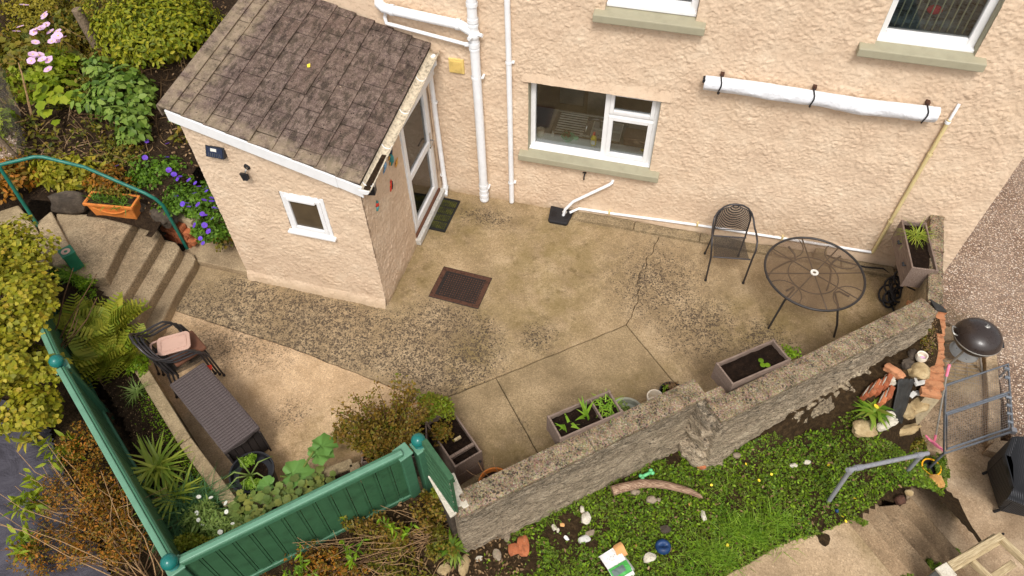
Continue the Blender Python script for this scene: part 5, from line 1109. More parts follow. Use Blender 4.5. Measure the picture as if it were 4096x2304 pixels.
p1 = planter('trough_planter', 'wooden trough planter with iris leaves and grass at the lower wall', (-.287, -3.675, .80), .70, .665, .265, .255, divider=.12)
p2 = planter('trough_planter', 'wooden trough planter of bare soil with one round-leaved seedling at the wall', (1.203, -2.675, .80), .69, .69, .275, .255)
p3 = planter('trough_planter', 'wooden trough planter with a grassy tuft hung on the end wall', (2.915, -.605, .74), R(94.5), .745, .275, .31)
for t in (p1, p2, p3):
    for x in (-.2, .2):
        MB().tube([(x, -.16, -.02), (x, .12, -.02), (x, .13, .05)], .008, 6).build('bracket', 'dark_metal', t, local=True)
for x in (-.24, .10): 
    m = MB(); m.ball((x, .165, .20), .016, 10); m.ball((x+.03, .165, .20), .014, 10); m.tube([(x, .13, .2), (x, .165, .2)], .008, 6); m.build('hook_knob', 'black_plastic', p3, smooth=True, local=True)
MB().tube([(-.36, -.10, -.02), (-.34, -.12, -.10), (-.30, -.10, -.13), (-.30, .02, -.08), (-.33, .06, -.02)], .010, 6).build('bracket', 'black_plastic', p3, smooth=True, local=True)
p4 = planter('trough_planter', 'weathered wooden planter with dark soil beside the green trellis', (-1.56, -3.93, .02), math.atan2(-.37, .42), .60, .31, .44)
p5 = planter('trough_planter', 'wooden planter almost hidden under the big russet bush', (-2.12, -4.12, .02), math.atan2(.24, .62), .66, .42, .44)
MB().lohi((.16, -.14, .39), (.19, .14, .43)).build('divider', 'planter_wood', p4, local=True); MB().box((.05, .02, .45), (.025, .08, .025)).build('end_board', 'grey_timber', p4, local=True)
MB().ball((.315, .12, .28), .014, 8).build('hook_knob', 'black_plastic', p4, local=True)
# ---- pots
pot = thing('black_pot', 'large round black pot with chives and parsley beside the chest', 'pot', (-3.39, -4.78, .005))
MB().lathe([(0, .0), (.17, .0), (.205, .36), (.222, .37), (.222, .40), (.205, .40), (.195, .33), (0, .32)], 32).build('pot_wall', 'black_plastic', pot, smooth=40, local=True)
MB().lathe([(0, .335), (.19, .325)], 24).build('soil', 'potting_soil', pot, local=True)
gp = thing('grey_pot', 'round grey glazed pot mostly hidden behind the lower wall', 'pot', (.10, -3.12, .005)); MB().lathe([(0, 0), (.13, 0), (.17, .26), (.19, .27), (.19, .30), (.165, .30), (.15, .25), (0, .24)], 30).build('pot_wall', 'grey_pot', gp, smooth=40, local=True); MB().lathe([(0, .25), (.152, .245)], 20).build('soil', 'potting_soil', gp, local=True)
foliage('foliage', (.1, -3.12, .29), (.12, .12, .06), 130, .05, TD, 'leaf_rosette', gp)
cp_ = thing('glazed_cup', 'red orange and purple glazed pot with cream rim behind the wall', 'pot', (.352, -2.915, .005))
MB().lathe([(0, 0), (.06, 0), (.068, .2)], 22).build('purple_band', 'purple_glaze', cp_, smooth=40, local=True); MB().lathe([(.068, .20), (.074, .28), (.080, .36), (.084, .365)], 22).build('red_band', 'red_glaze', cp_, smooth=40, local=True)
MB().lathe([(.084, .365), (.088, .40), (.086, .412), (.074, .414), (.068, .39), (.064, .3), (0, .29)], 26).build('rim', 'cream_glaze', cp_, smooth=40, local=True)
MB().lathe([(.0785, .325), (.0825, .345)], 22).build('orange_band', 'orange_glaze', cp_, smooth=40, local=True)
bp = thing('black_pot', 'small black pot with a withered plant behind the wall step', 'pot', (.53, -2.74, .005)); MB().lathe([(0, 0), (.10, 0), (.13, .24), (.142, .25), (.142, .28), (.128, .28), (.12, .23), (0, .22)], 26).build('pot_wall', 'black_plastic', bp, smooth=40, local=True); MB().lathe([(0, .235), (.124, .23)], 20).build('soil', 'potting_soil', bp, local=True)
stems('stem', (.53, -2.74, .23), [(.50, -2.70, .36), (.55, -2.71, .40), (.52, -2.78, .37)], .006, 'dry_stem', bp)
foliage('foliage', (.52, -2.72, .38), (.06, .05, .05), 36, .05, TL, 'leaf_dead', bp); foliage('foliage', (.44, -2.72, .33), (.03, .03, .04), 12, .05, TD, 'leaf_grass', bp)
tp = thing('twig_pot', 'low dark pot of bare dry twigs beside the wall end', 'pot', (-1.05, -4.20, .005)); MB().lathe([(0, 0), (.13, 0), (.16, .2), (.17, .22), (.155, .22), (.145, .17), (0, .16)], 26).build('pot_wall', 'terracotta', tp, smooth=40, local=True); MB().lathe([(0, .175), (.147, .17)], 20).build('soil', 'dark_soil', tp, local=True)
stems('twig', (-1.05, -4.20, .17), [(-1.05+.3*math.cos(a), -4.20+.26*math.sin(a), .27+.1*random.random()) for a in [k*.62 for k in range(10)]], .005, 'dry_stem', tp, .06)
trough = thing('terracotta_trough', 'orange terracotta window box with a swag relief on the step landing', 'trough', (-6.58, -2.13, .645), .13)
m = MB(); m.box((0, 0, .13), (.54, .15, .26), taper=(1.16, 1.3)); m.build('body', 'terracotta', trough, bevel=.012, local=True)
m = MB()
for a, b in (((-.325, -.105), (.325, -.105)), ((-.325, .105), (.325, .105))): m.beam((a[0], a[1], .255), (b[0], b[1], .255), .028, .04)
for s in (-1, 1): m.beam((s*.315, -.105, .254), (s*.315, .105, .254), .028, .038)
m.build('rim', 'terracotta', trough, bevel=.008, local=True)
MB().tube([(-.24+.06*k, -.093-.012*math.sin(math.pi*k/8), .21-.075*math.sin(math.pi*k/8)) for k in range(9)], .012, 8).build('swag', 'terracotta', trough, smooth=True, local=True)
MB().lohi((-.29, -.09, .25), (.29, .09, .264)).build('soil', 'dark_soil', trough, local=True)
gb = thing('green_block_light', 'green plastic post stand with a round hole on the step landing', 'box', (-6.57, -3.02, .645), -.55)
MB().box((0, 0, .125), (.15, .14, .25)).build('body', 'green_plastic', gb, bevel=.01, local=True); MB().box((0, 0, .256), (.165, .155, .02)).build('top_plate', 'green_plastic', gb, bevel=.006, local=True)
MB().lathe([(.052, .267), (.045, .272), (.03, .268), (0, .262)], 20, (.0, -.005, 0)).build('socket', 'tray_plastic', gb, local=True, smooth=40)
# ---- things set in or lying on the patio
mh = thing('manhole_cover', 'rusty rectangular manhole cover with a studded black plate', 'manhole cover', (-2.23, -1.69, .006), -.055)
m = MB(); w_, h_ = .66, .52
for a, b in (((-w_/2, -h_/2+.028), (w_/2, -h_/2+.028)), ((-w_/2, h_/2-.03), (w_/2, h_/2-.03))): m.beam((a[0], a[1], .004), (b[0], b[1], .004), .056, .012)
for s in (-1, 1): m.beam((s*(w_/2-.03), -h_/2+.055, .004), (s*(w_/2-.03), h_/2-.058, .004), .06, .012)
m.build('frame', 'rust_iron', mh, bevel=.003, local=True); MB().box((.0, -.0, .0), (.54, .41, .014)).build('plate', 'dark_iron', mh, local=True)
stud = MB().lathe([(0, .012), (.007, .011), (.011, .006)], 8).mesh('stud', 'rust_iron', True)
for i in range(15):
    for j in range(11): inst(stud, 'stud', Matrix.Translation((-.215+.0335*i, -.175+.034*j, .002)), mh)
m = MB(); m.tube([(x, y, .004) for x, y in ((-w_/2, -h_/2), (w_/2, -h_/2), (w_/2, h_/2), (-w_/2, h_/2))], .007, 5, True); m.build('seat_gap', 'dark_iron', mh, local=True)
dm = thing('doormat', 'black rubber doormat with mossy ribs by the porch door', 'doormat', (-2.905, -.505, .007), -.03)
MB().box((0, 0, .006), (.37, .63, .012)).build('backing', 'black_rubber', dm, bevel=.003, local=True)
t_ = NT('mossy_rubber'); MAT['mossy_rubber'] = t_.done(t_.ramp(t_.noise(16, 6, .7), [(.35, L(34, 32, 26)), (.55, L(72, 72, 22)), (.72, L(96, 94, 28))]), .9, t_.bump(t_.noise(120, 3), .6, .004))
ribm = MB().box((0, 0, 0), (.017, .115, .012)).mesh('mat_rib', 'mossy_rubber')
for j in range(4):
    for i in range(12): inst(ribm, 'mat_rib', Matrix.Translation((-.148+.027*i, -.215+.143*j, .016)), dm)
for s in (-1, 1): MB().lohi((s*.178-.007, -.31, .010), (s*.178+.007, .31, .022)).build('edge', 'black_rubber', dm, local=True); MB().lohi((-.18, s*.305-.008, .010), (.18, s*.305+.008, .023)).build('edge', 'black_rubber', dm, local=True)
gc = thing('gully_cover', 'black plastic drain gully cover under the white waste pipe', 'drain cover', (-1.285, -.145, .008), .0)
MB().prism([(-.165, .15), (.165, .12), (.135, -.14), (.11, -.155), (-.11, -.155), (-.14, -.13)], .0, .05).build('hood', 'black_plastic', gc, bevel=.012, local=True)
for s in (-1, 1):
    for k in range(5): MB().lohi((s*.09-.03+.015*k, -.06, .049), (s*.09-.024+.015*k, .04, .054)).build('slot', 'dark_iron', gc, local=True)
MB().lathe([(.03, .05), (.034, .053), (.03, .056), (.02, .05)], 14, (.05, .06, 0)).build('grommet', 'lamp_white', gc, local=True)
cb = thing('cable_heap', 'heap of black cables in the right corner of the patio', 'cable', (3.0, -.5, .006))
rc = random.Random(4)
for k in range(9):
    x, y = 2.98+rc.uniform(-.06, .05), -.5+rc.uniform(-.14, .14); r_ = rc.uniform(.06, .11); tl = rc.uniform(-.7, .7)
    MB().tube([(x+r_*math.cos(t)*.8, y+r_*math.sin(t), .06+.035*k*.7+r_*.5*math.sin(t+tl)) for t in [2*math.pi*q/14 for q in range(14)]], .013, 6, True).build('cable_loop', 'strap_black', cb, smooth=True)
MB().tube([(2.2, -.03, .08), (2.37, -.08, .07), (2.69, -.12, .07), (2.92, -.08, .06), (3.03, -.16, .04), (3.0, -.4, .06), (2.98, -.6, .03), (3.03, -.75, .02)], .011, 7).build('cable_run', 'strap_black', cb, smooth=True)
tag(MB().box((2.12, -.10, .13), (.14, .08, .15), rz=.03).build('beige_block', 'kerb_concrete', bevel=.01), 'small beige block on the plinth behind the patio table', 'block')
for k, (x, y, d) in enumerate(((2.98, -.95, .10), (3.0, -1.08, .07), (2.95, -1.02, .06), (3.03, -.9, .06))): tag(stone('rubble', 'tan_stone', (x, y, .03), (d, d*.8, d*.6), k, 70+k), 'small stone in the dark right corner of the patio', 'stone', 'rubble in the patio corner')
# ---- things hung on the porch
sl_ = thing('solar_light', 'black solar wall light with a blue cell panel on the porch front', 'wall light', (-4.6, -2.2, 2.15))
MB().add([(-4.72, -2.2, 2.09), (-4.50, -2.2, 2.09), (-4.50, -2.2, 2.21), (-4.72, -2.2, 2.21), (-4.72, -2.27, 2.10), (-4.50, -2.27, 2.10), (-4.50, -2.215, 2.215), (-4.72, -2.215, 2.215)], [(0, 1, 2, 3), (4, 7, 6, 5), (0, 4, 5, 1), (1, 5, 6, 2), (2, 6, 7, 3), (3, 7, 4, 0)]).build('housing', 'black_plastic', sl_, bevel=.006)
MB().add([(-4.705, -2.272, 2.112), (-4.515, -2.272, 2.112), (-4.515, -2.225, 2.208), (-4.705, -2.225, 2.208)], [(0, 1, 2, 3)]).build('cell_panel', 'solar_cell', sl_)
for k in range(7): MB().beam((-4.675+.022*k, -2.270, 2.118), (-4.675+.022*k, -2.255, 2.152), .003, .004).build('cell_line', 'lead_grey', sl_)
MB().add([(-4.655, -2.2465, 2.168), (-4.585, -2.2465, 2.168), (-4.585, -2.2325, 2.197), (-4.655, -2.2325, 2.197)], [(0, 1, 2, 3)]).build('label_patch', 'lamp_white', sl_)
mb = thing('camera_bracket', 'small black adjustable bracket with a round base on the porch front', 'bracket', (-4.33, -2.2, 1.94))
MB().lathe([(0, 0), (.04, 0), (.036, .02), (.015, .03)], 16, M=Matrix.Translation((-4.30, -2.2, 2.0)) @ Matrix.Rotation(R(90), 4, 'X')).build('base', 'black_plastic', mb, smooth=40); MB().tube([(-4.305, -2.23, 1.985), (-4.32, -2.25, 1.945)], .009, 8).build('joint', 'steel', mb, smooth=True)
MB().add([(-4.385, -2.24, 1.93), (-4.33, -2.255, 1.945), (-4.285, -2.25, 1.93), (-4.285, -2.255, 1.875), (-4.30, -2.26, 1.862), (-4.33, -2.26, 1.862), (-4.345, -2.26, 1.85)], [(0, 1, 2, 3, 4, 5, 6)]).build('head', 'black_plastic', mb).modifiers.new('thick', 'SOLIDIFY').thickness = .03
def on_wall(y, z, o=.02): return (PX1+o+.008, y, z)
g1 = thing('gecko_ornament', 'dark blue and gold lizard ornament with curled tail on the porch side', 'ornament', on_wall(-1.42, 1.8), 0, 'lizard ornaments on the porch wall')
MB().tube([on_wall(-1.375, 1.87), on_wall(-1.36, 1.90), on_wall(-1.38, 1.925), on_wall(-1.40, 1.91), on_wall(-1.395, 1.87), on_wall(-1.41, 1.83), on_wall(-1.435, 1.80)], [.006, .008, .010, .012, .014, .016, .018], 8).build('tail', 'navy_paint', g1, smooth=True)
MB().tube([on_wall(-1.435, 1.81), on_wall(-1.445, 1.78, .03), on_wall(-1.455, 1.73, .03), on_wall(-1.46, 1.70), on_wall(-1.462, 1.67)], [.014, .024, .026, .018, .01], 10).build('body', 'teal_paint', g1, smooth=True)
for a in (1, -1): 
    for zz in (1.79, 1.715): MB().tube([on_wall(-1.45, zz), on_wall(-1.45+a*.035, zz+.012), on_wall(-1.45+a*.05, zz-.015)], .008, 6).build('leg', 'gold_paint', g1, smooth=True)
g2 = thing('gecko_ornament', 'small gold and orange lizard ornament nearest the porch door', 'ornament', on_wall(-1.33, 1.6), 0, 'lizard ornaments on the porch wall')
MB().tube([on_wall(-1.285, 1.64), on_wall(-1.315, 1.622), on_wall(-1.335, 1.60), on_wall(-1.355, 1.585), on_wall(-1.37, 1.56)], [.004, .010, .017, .013, .004], 8).build('body', 'gold_paint', g2, smooth=True)
for a in (1, -1): MB().tube([on_wall(-1.335, 1.61), on_wall(-1.335+a*.03, 1.605)], .005, 6).build('leg', 'seat_brown', g2, smooth=True)
g3 = thing('glass_wave', 'wavy pale blue glass ornament on the porch side wall', 'ornament', on_wall(-1.63, 1.72))
m = MB(); m.grid(lambda u, v: (PX1+.02+.012*math.sin(u*6), -1.60-.06*u+(v-.5)*.055+.015*math.sin(u*7), 1.82-.20*u), 20, 3); o = m.build('blade', 'blue_glass', g3, smooth=True); o.modifiers.new('thick', 'SOLIDIFY').thickness = .012
g4 = thing('gecko_ornament', 'red and black lizard ornament low on the porch side wall', 'ornament', on_wall(-1.56, 1.45), 0, 'lizard ornaments on the porch wall')
MB().tube([on_wall(-1.535, 1.52), on_wall(-1.55, 1.49), on_wall(-1.56, 1.46), on_wall(-1.58, 1.42), on_wall(-1.60, 1.39)], [.004, .014, .018, .013, .005], 8).build('body', 'red_paint', g4, smooth=True)
MB().tube([on_wall(-1.545, 1.51, .035), on_wall(-1.565, 1.46, .04), on_wall(-1.58, 1.42, .035)], .007, 6).build('back_stripe', 'black_plastic', g4, smooth=True)
for a in (1, -1): MB().tube([on_wall(-1.56, 1.47), on_wall(-1.56+a*.035, 1.475)], .005, 6).build('leg', 'gold_paint', g4, smooth=True)
g5 = thing('parrot_ornament', 'small teal and red bird ornament lowest on the porch corner wall', 'ornament', on_wall(-1.97, 1.49))
MB().ball(on_wall(-1.955, 1.515), .03, 10, sq=(.6, 1, 1.1)).build('body', 'red_paint', g5, smooth=True); MB().ball(on_wall(-1.945, 1.545), .02, 10, sq=(.7, 1, 1)).build('head', 'teal_paint', g5, smooth=True); MB().tube([on_wall(-1.96, 1.50), on_wall(-1.985, 1.45)], [.022, .012], 8).build('tail', 'teal_paint', g5, smooth=True)
fl = thing('floodlight', 'black floodlight with a pale lens under the porch gutter end', 'floodlight', on_wall(-2.02, 1.86))
MB().box(on_wall(-2.05, 1.84, .05), (.08, .10, .10), rz=.2).build('housing', 'black_plastic', fl, bevel=.008); MB().box(on_wall(-2.02, 1.885, .06), (.05, .09, .016), rz=.2).build('lens', 'tile_white', fl, bevel=.003); MB().lohi((PX1, -2.06, 1.75), (PX1+.03, -2.0, 1.83)).build('sensor', 'black_plastic', fl)
m = MB(); m.tube([on_wall(-1.92, 1.84), on_wall(-1.925, 1.80), on_wall(-1.94, 1.74)], [.004, .012, .004], 8); tag(m.build('gecko_ornament', 'seat_brown', smooth=True), 'slim brown lizard ornament beside the floodlight', 'ornament', 'lizard ornaments on the porch wall')

# ================================================================ LOWER GARDEN THINGS
# brick edging of the raised rockery bed
ed = thing('brick_edging', 'row of loose worn red bricks edging the rockery above the lower floor', 'edging', (3.3, -1.5, .2))
bms = [brick_mesh('brick', 'worn_brick', (.20, .098, .065), 10+k) for k in range(4)]
for k in range(12):
    y = -1.10-.094*k; x = 3.262-.085*(k/11)
    for c_ in range(1 if k % 4 else 2):
        inst(random.choice(bms), 'brick', WM[ed].inverted() @ Matrix.Translation((x-.02+random.uniform(-.012, .012)-(.21 if c_ else 0), y, .575-.16*k/11+random.uniform(-.006, .006))) @ Matrix.Rotation(.06+random.uniform(-.05, .05), 4, 'Z'), ed)
MB().prism([(3.335, -1.02), (3.20, -1.02), (3.12, -2.16), (3.265, -2.16)], -.9, lambda x, y: .51+.15*(y+1.05)).build('brick_core', 'mortar', ed)
bbq = thing('kettle_barbecue', 'round brown kettle barbecue on three legs beside the pebble drive', 'barbecue', (4.03, -.77, -.745))
bx, by, bz_ = 4.03, -.77, -.12; rb = .262
MB().lathe([(rb*math.cos(t), -.20*math.sin(t)) for t in [math.pi/2*k/8 for k in range(9)]][::-1], 36, (bx, by, bz_)).build('bowl', 'enamel_brown', bbq, smooth=True)
MB().lathe([(rb+.004, 0), (rb+.010, .01), (rb+.006, .022)]+[(rb*math.cos(t), .02+.165*math.sin(t)) for t in [math.pi/2*k/10 for k in range(1, 11)]], 40, (bx, by, bz_)).build('lid', 'enamel_brown', bbq, smooth=40)
MB().lathe([(rb+.012, -.006), (rb+.014, .004), (rb+.008, .01)], 40, (bx, by, bz_)).build('rim', 'steel', bbq, smooth=True)
vx, vy = bx+.03, by+.05; MB().lathe([(0, .004), (.034, .004), (.038, -.002)], 20, M=Matrix.Translation((vx, vy, bz_+.177)) @ Matrix.Rotation(-.2, 4, 'X')).build('vent_disc', 'steel', bbq, smooth=40)
for k in range(4): a = k*math.pi/2+.4; MB().lathe([(0, .006), (.007, .006)], 8, (vx+.02*math.cos(a), vy+.02*math.sin(a), bz_+.178)).build('vent_hole', 'dark_iron', bbq)
hx, hy = bx-rb, by; MB().tube([(hx+.02, hy-.06, bz_+.03), (hx-.035, hy-.06, bz_+.05), (hx-.05, hy, bz_+.055), (hx-.035, hy+.06, bz_+.05), (hx+.02, hy+.06, bz_+.03)], .011, 8).build('handle', 'steel', bbq, smooth=True); MB().lohi((bx+rb-.01, by-.05, bz_-.06), (bx+rb+.05, by+.05, bz_-.03)).build('handle', 'black_plastic', bbq, bevel=.01)
for fx, fy in ((3.91, -.86), (4.36, -.78), (3.95, -.41)):
    d = Vector((fx-bx, fy-by)); 
    MB().tube([(bx+d.x*.25, by+d.y*.25, bz_-.16), (fx, fy, -.74)], .014, 10).build('leg', 'steel', bbq, smooth=40)
MB().lathe([(0, -.0), (.17, .012), (.175, .02)], 24, (4.07, -.68, -.55)).build('ash_tray', 'steel', bbq, smooth=40)
rk = thing('wire_rack', 'rusty wire grill rack lying on the lower floor under the barbecue', 'rack', (4.1, -.7, -.74))
ra, rb_, rc_, rd_ = [Vector(q) for q in ((3.92, -.47, -.72), (4.34, -.41, -.72), (4.30, -1.0, -.72), (3.86, -1.02, -.72))]
for k in range(11): MB().tube([ra.lerp(rd_, k/10), rb_.lerp(rc_, k/10)], .0035, 5).build('wire', 'galv_mesh', rk)
for k in range(4): MB().tube([ra.lerp(rb_, k/3)+Vector((0, 0, .006)), rd_.lerp(rc_, k/3)+Vector((0, 0, .006))], .0035, 5).build('wire', 'galv_mesh', rk)
# wire mesh gate frame
gt = thing('mesh_gate', 'grey tubular gate with wire mesh lying over the kerb beside the barbecue', 'gate', (4.0, -1.6, -.4))
TRc, BRc, BLc, TLc = Vector((4.53, -.80, -.47)), Vector((4.43, -1.78, -.47)), Vector((3.54, -2.41, -.26)), Vector((3.65, -1.48, -.26))
def gp_(u, v): return TLc.lerp(TRc, u).lerp(BLc.lerp(BRc, u), v)
MB().tube([gp_(0, 0), gp_(1, 0), gp_(1, 1), gp_(0, 1)], .017, 10, True).build('outer_frame', 'zinc_tube', gt, smooth=40)
MB().tube([gp_(.03, .46), gp_(.96, .46), gp_(.95, .94), gp_(.04, .95)], .013, 10, True).build('inner_frame', 'zinc_tube', gt, smooth=40)
MB().tube([gp_(.0, .43), gp_(1, .43)], .013, 10).build('mid_bar', 'zinc_tube', gt, smooth=40)
m = MB()
for k in range(1, 30): m.tube([gp_(k/30, .01), gp_(k/30, .99)], .0017, 4, cap=False); m.tube([gp_(.01, k/30), gp_(.99, k/30)], .0017, 4, cap=False)
m.build('wire_mesh', 'galv_mesh', gt, kind='stuff')
for v in (.06, .2, .5, .62, .74, .86): p = gp_(.97, v); MB().tube([p+Vector((-.03, 0, 0)), p+Vector((.03, 0, .0))], .022, 8).build('clip', 'zinc_tube', gt, smooth=40)
MB().lohi((gp_(1, 1).x-.03, gp_(1, 1).y-.03, gp_(1, 1).z-.02), (gp_(1, 1).x+.03, gp_(1, 1).y+.03, gp_(1, 1).z+.05)).build('corner_joint', 'grey_tube', gt, bevel=.01)
for a in ((4.53, -.85), (3.64, -1.5), (3.56, -2.38)): MB().tube([(a[0], a[1], -.75), (a[0], a[1], -.48 if a[0] > 4 else -.27)], .014, 8).build('prop', 'zinc_tube', gt)
mop = thing('pink_mop', 'pink headed floor mop with a grey and pink handle lying against the rockery', 'mop', (3.6, -2.05, -.5))
MB().tube([(3.40, -1.68, .38), (3.415, -1.75, .26)], .016, 10).build('grip', 'pink_plastic', mop, smooth=40); MB().tube([(3.413, -1.745, .268), (3.575, -2.06, -.46)], .010, 8).build('handle', 'steel', mop, smooth=40); MB().tube([(3.573, -2.055, -.455), (3.59, -2.085, -.53)], .014, 8).build('socket', 'pink_plastic', mop, smooth=40)
m = MB(); m.grid(lambda u, v: (3.47+.21*u+.03*v, -2.07-.055*u-.05*v, -.50-.10*u+.02*fbm((u*3, v*3, 1))), 12, 5); m.build('mop_pad', 'pink_plastic', mop, smooth=True).modifiers.new('thick', 'SOLIDIFY').thickness = .02
bk = thing('yellow_bucket', 'dark bucket with a bright yellow rim sunk in the grass', 'bucket', (3.54, -2.42, -.72), 0)
MB().lathe([(0, 0), (.075, 0), (.095, .14), (.09, .14), (.07, .03), (0, .02)], 28).build('body', 'black_plastic', bk, smooth=40, local=True); MB().lathe([(.092, .135), (.107, .138), (.107, .155), (.092, .156)], 30).build('rim', 'yellow_plastic', bk, smooth=40, local=True); MB().lathe([(0, .07), (.083, .07)], 20).build('water', 'slate_black', bk, local=True)
for k, (x, y, d, rz, mt, lab, nm) in enumerate(((3.53, -2.63, (.24, .17, .07), .4, 'orange_stone', 'flat orange sandstone slab below the yellow bucket', 'flat_stone'), (2.89, -3.29, (.11, .10, .09), .5, 'rust_iron', 'rusty brown square block at the head of the lower stairs', 'rusty_block'), (2.98, -3.19, (.09, .07, .06), .2, 'tan_stone', 'pale lump of stone above the rusty block', 'stone'))):
    tag(stone(nm, mt, (x, y, gz(x, y)+.03), d, rz, 80+k, amp=.1, boxy=.6 if k < 2 else .2), lab, 'stone' if k != 1 else 'block')
# rattan armchair
rt_ = thing('rattan_chair', 'black woven rattan armchair seen from behind on the lower floor', 'armchair', (4.4, -2.5, -.75))
B0, B1 = (4.19, -2.26), (4.25, -2.69); T0, T1 = (4.03, -2.42), (4.06, -2.80)
m = MB(); m.add([(B0[0], B0[1], -.68), (B1[0], B1[1], -.68), (T1[0], T1[1], .0), (T0[0], T0[1], .0), (B0[0]+.06, B0[1], -.68), (B1[0]+.06, B1[1], -.68), (T1[0]+.07, T1[1], .0), (T0[0]+.07, T0[1], .0)], [(0, 1, 2, 3), (7, 6, 5, 4), (0, 4, 5, 1), (1, 5, 6, 2), (2, 6, 7, 3), (3, 7, 4, 0)]); m.build('side_panel', 'black_rattan', rt_, bevel=.012)
m = MB(); m.add([(T0[0], T0[1], .0), (T1[0], T1[1], .0), (4.8, -2.95, .0), (4.8, -2.0, .02), (4.14, -2.18, .0)], [(0, 1, 2, 3, 4)]); m.add([(T0[0], T0[1], .0), (4.14, -2.18, 0), (4.22, -2.12, -.68), (B0[0], B0[1], -.68)], [(0, 1, 2, 3)]); m.add([(T1[0], T1[1], 0), (3.99, -2.93, -.02), (4.8, -3.1, -.02), (4.8, -2.95, 0)], [(0, 1, 2, 3)]); o = m.build('arm_top', 'black_rattan', rt_); o.modifiers.new('thick', 'SOLIDIFY').thickness = .05
MB().lohi((4.25, -2.72, -.68), (4.8, -2.2, -.3)).build('seat_box', 'black_rattan', rt_, bevel=.02)
for x, y in ((4.18, -2.25), (4.235, -2.70), (4.75, -2.2), (4.75, -2.75)): MB().tube([(x, y, -.745), (x+.03, y, -.66)], .016, 8).build('leg', 'black_plastic', rt_)
# timber trellis fence at the corner
tf = thing('timber_fence', 'weathered timber fence frame with open squares at the corner by the stairs', 'fence', (3.5, -3.8, 0))
def bar(a, b, w, h, mt='grey_timber'): 
    a, b = Vector(a), Vector(b); d = b-a; c = (a+b)/2; m = MB().box((0, 0, 0), (d.length, w, h)); o = m.build('timber_bar', mt, tf, local=True, bevel=.006)
    o.matrix_basis = WM[tf].inverted() @ Matrix.Translation(c) @ d.to_track_quat('X', 'Z').to_matrix().to_4x4(); return o
bar((3.235, -3.90, .20), (3.745, -3.475, .20), .062, .07); bar((3.735, -3.49, .19), (4.3, -4.02, .19), .05, .07); bar((3.50, -3.75, .10), (4.05, -4.25, .10), .05, .07); bar((3.30, -4.02, .10), (3.85, -4.5, .10), .05, .07)
bar((3.22, -3.97, .13), (3.74, -3.53, .13), .03, .06)
for k in range(3): q = Vector((.155*k+.13, -.15*k-.12)); bar((3.42+q.x-.09, -3.83+q.y-.10, .0), (3.80+q.x, -3.50+q.y, .0), .07, .03)
for x, y in ((3.73, -3.48), (4.2, -3.9), (3.24, -3.9)): bar((x, y, -.85), (x, y, .16), .07, .07)
for k in range(5): p = Vector((3.27, -3.84)).lerp(Vector((3.72, -3.44)), .08+k*.21); MB().box((p.x, p.y, -.32), (.085, .02, .95), rz=math.atan2(.4, .45)).build('picket', 'grey_timber', tf, bevel=.004)
MB().box((3.20, -3.97, -.3), (.11, .11, 1.0), rz=.7).build('post', 'lead_grey', tf, bevel=.01); MB().box((3.20, -3.97, .215), (.13, .13, .03), rz=.7).build('post_cap', 'white_stone', tf, bevel=.004)
MB().ball((3.785, -3.43, .17), .014, 8).build('bolt', 'dark_iron', tf)
# rockery
rock = [((2.72, -2.12), (.22, .11, .10), -.55, 'worn_brick', 'single worn red brick resting loose on top of the rockery', .75), ((2.98, -2.0), (.23, .21, .16), .3, 'tan_stone', 'big knobbly tan stone near the brick edging', .1), ((2.75, -2.49), (.12, .13, .10), .2, 'white_stone', 'small white angular stone at the foot of the rockery', .2),
        ((2.72, -2.57), (.28, .11, .10), .6, 'white_stone', 'long whitish stone lowest at the foot of the rockery', .3), ((2.49, -2.71), (.25, .19, .12), .3, 'tan_stone', 'flat pinkish tan stone slab left of the rockery', .35), ((3.10, -2.16), (.26, .20, .16), .5, 'tan_stone', 'large pale tan boulder under the white tile fragments', .15),
        ((2.99, -2.28), (.14, .22, .12), .2, 'tan_stone', 'upright tan stone between the black sheet and the boulder', .2), ((3.05, -2.38), (.34, .11, .12), .5, 'tan_stone', 'long mossy stone half buried below the boulder', .2), ((2.67, -2.22), (.13, .11, .10), 0, 'white_stone', 'round cream stone behind the ridge tiles', .1), ((2.92, -1.83), (.10, .12, .08), 0, 'dark_stone', 'dark grey lump beside the broken cream jug', .2), ((2.85, -1.98), (.14, .1, .09), .8, 'dark_stone', 'dark stone tucked behind the knobbly tan stone', .3), ((3.12, -2.0), (.10, .10, .08), .3, 'dark_stone', 'square dark stone at the inner side of the brick edging', .7)]
for k, (p, d, rz, mt, lab, bxy) in enumerate(rock):
    tag(stone('rockery_stone' if 'brick' not in mt else 'loose_brick', mt, (p[0], p[1], gz(*p)+d[2]*.32), d, rz, 100+k, amp=.16, sub=3, boxy=bxy), lab, 'stone' if 'brick' not in mt else 'brick')
rt2 = thing('ridge_tiles', 'pile of broken orange clay bricks edged with pale mortar on the rockery', 'bricks', (2.62, -2.25, .5))
for k, (x, y, rz, dz, ln) in enumerate(((2.455, -2.41, 1.1, .0, .20), (2.505, -2.38, 1.1, .03, .22), (2.56, -2.35, 1.15, .03, .22), (2.62, -2.28, 1.2, .03, .18), (2.62, -2.42, 1.2, .01, .17), (2.67, -2.36, 1.25, .02, .16))):
    z = gz(x, y)+.05+dz
    o = inst(brick_mesh('brick', 'red_brick', (ln, .055, .10), 60+k), 'brick', WM[rt2].inverted() @ Matrix.Translation((x, y, z)) @ Matrix.Rotation(rz, 4, 'Z') @ Matrix.Rotation(.2, 4, 'X'), rt2)
    stone('mortar_edge', 'white_stone', (x-.028, y-.01, z+.025), (ln*.95, .016, .05), rz, 130+k, rt2, .2, 2, boxy=.3)
bs = thing('black_sheet', 'folded sheet of black roofing felt draped down the rockery', 'sheet', (2.85, -2.2, .4))
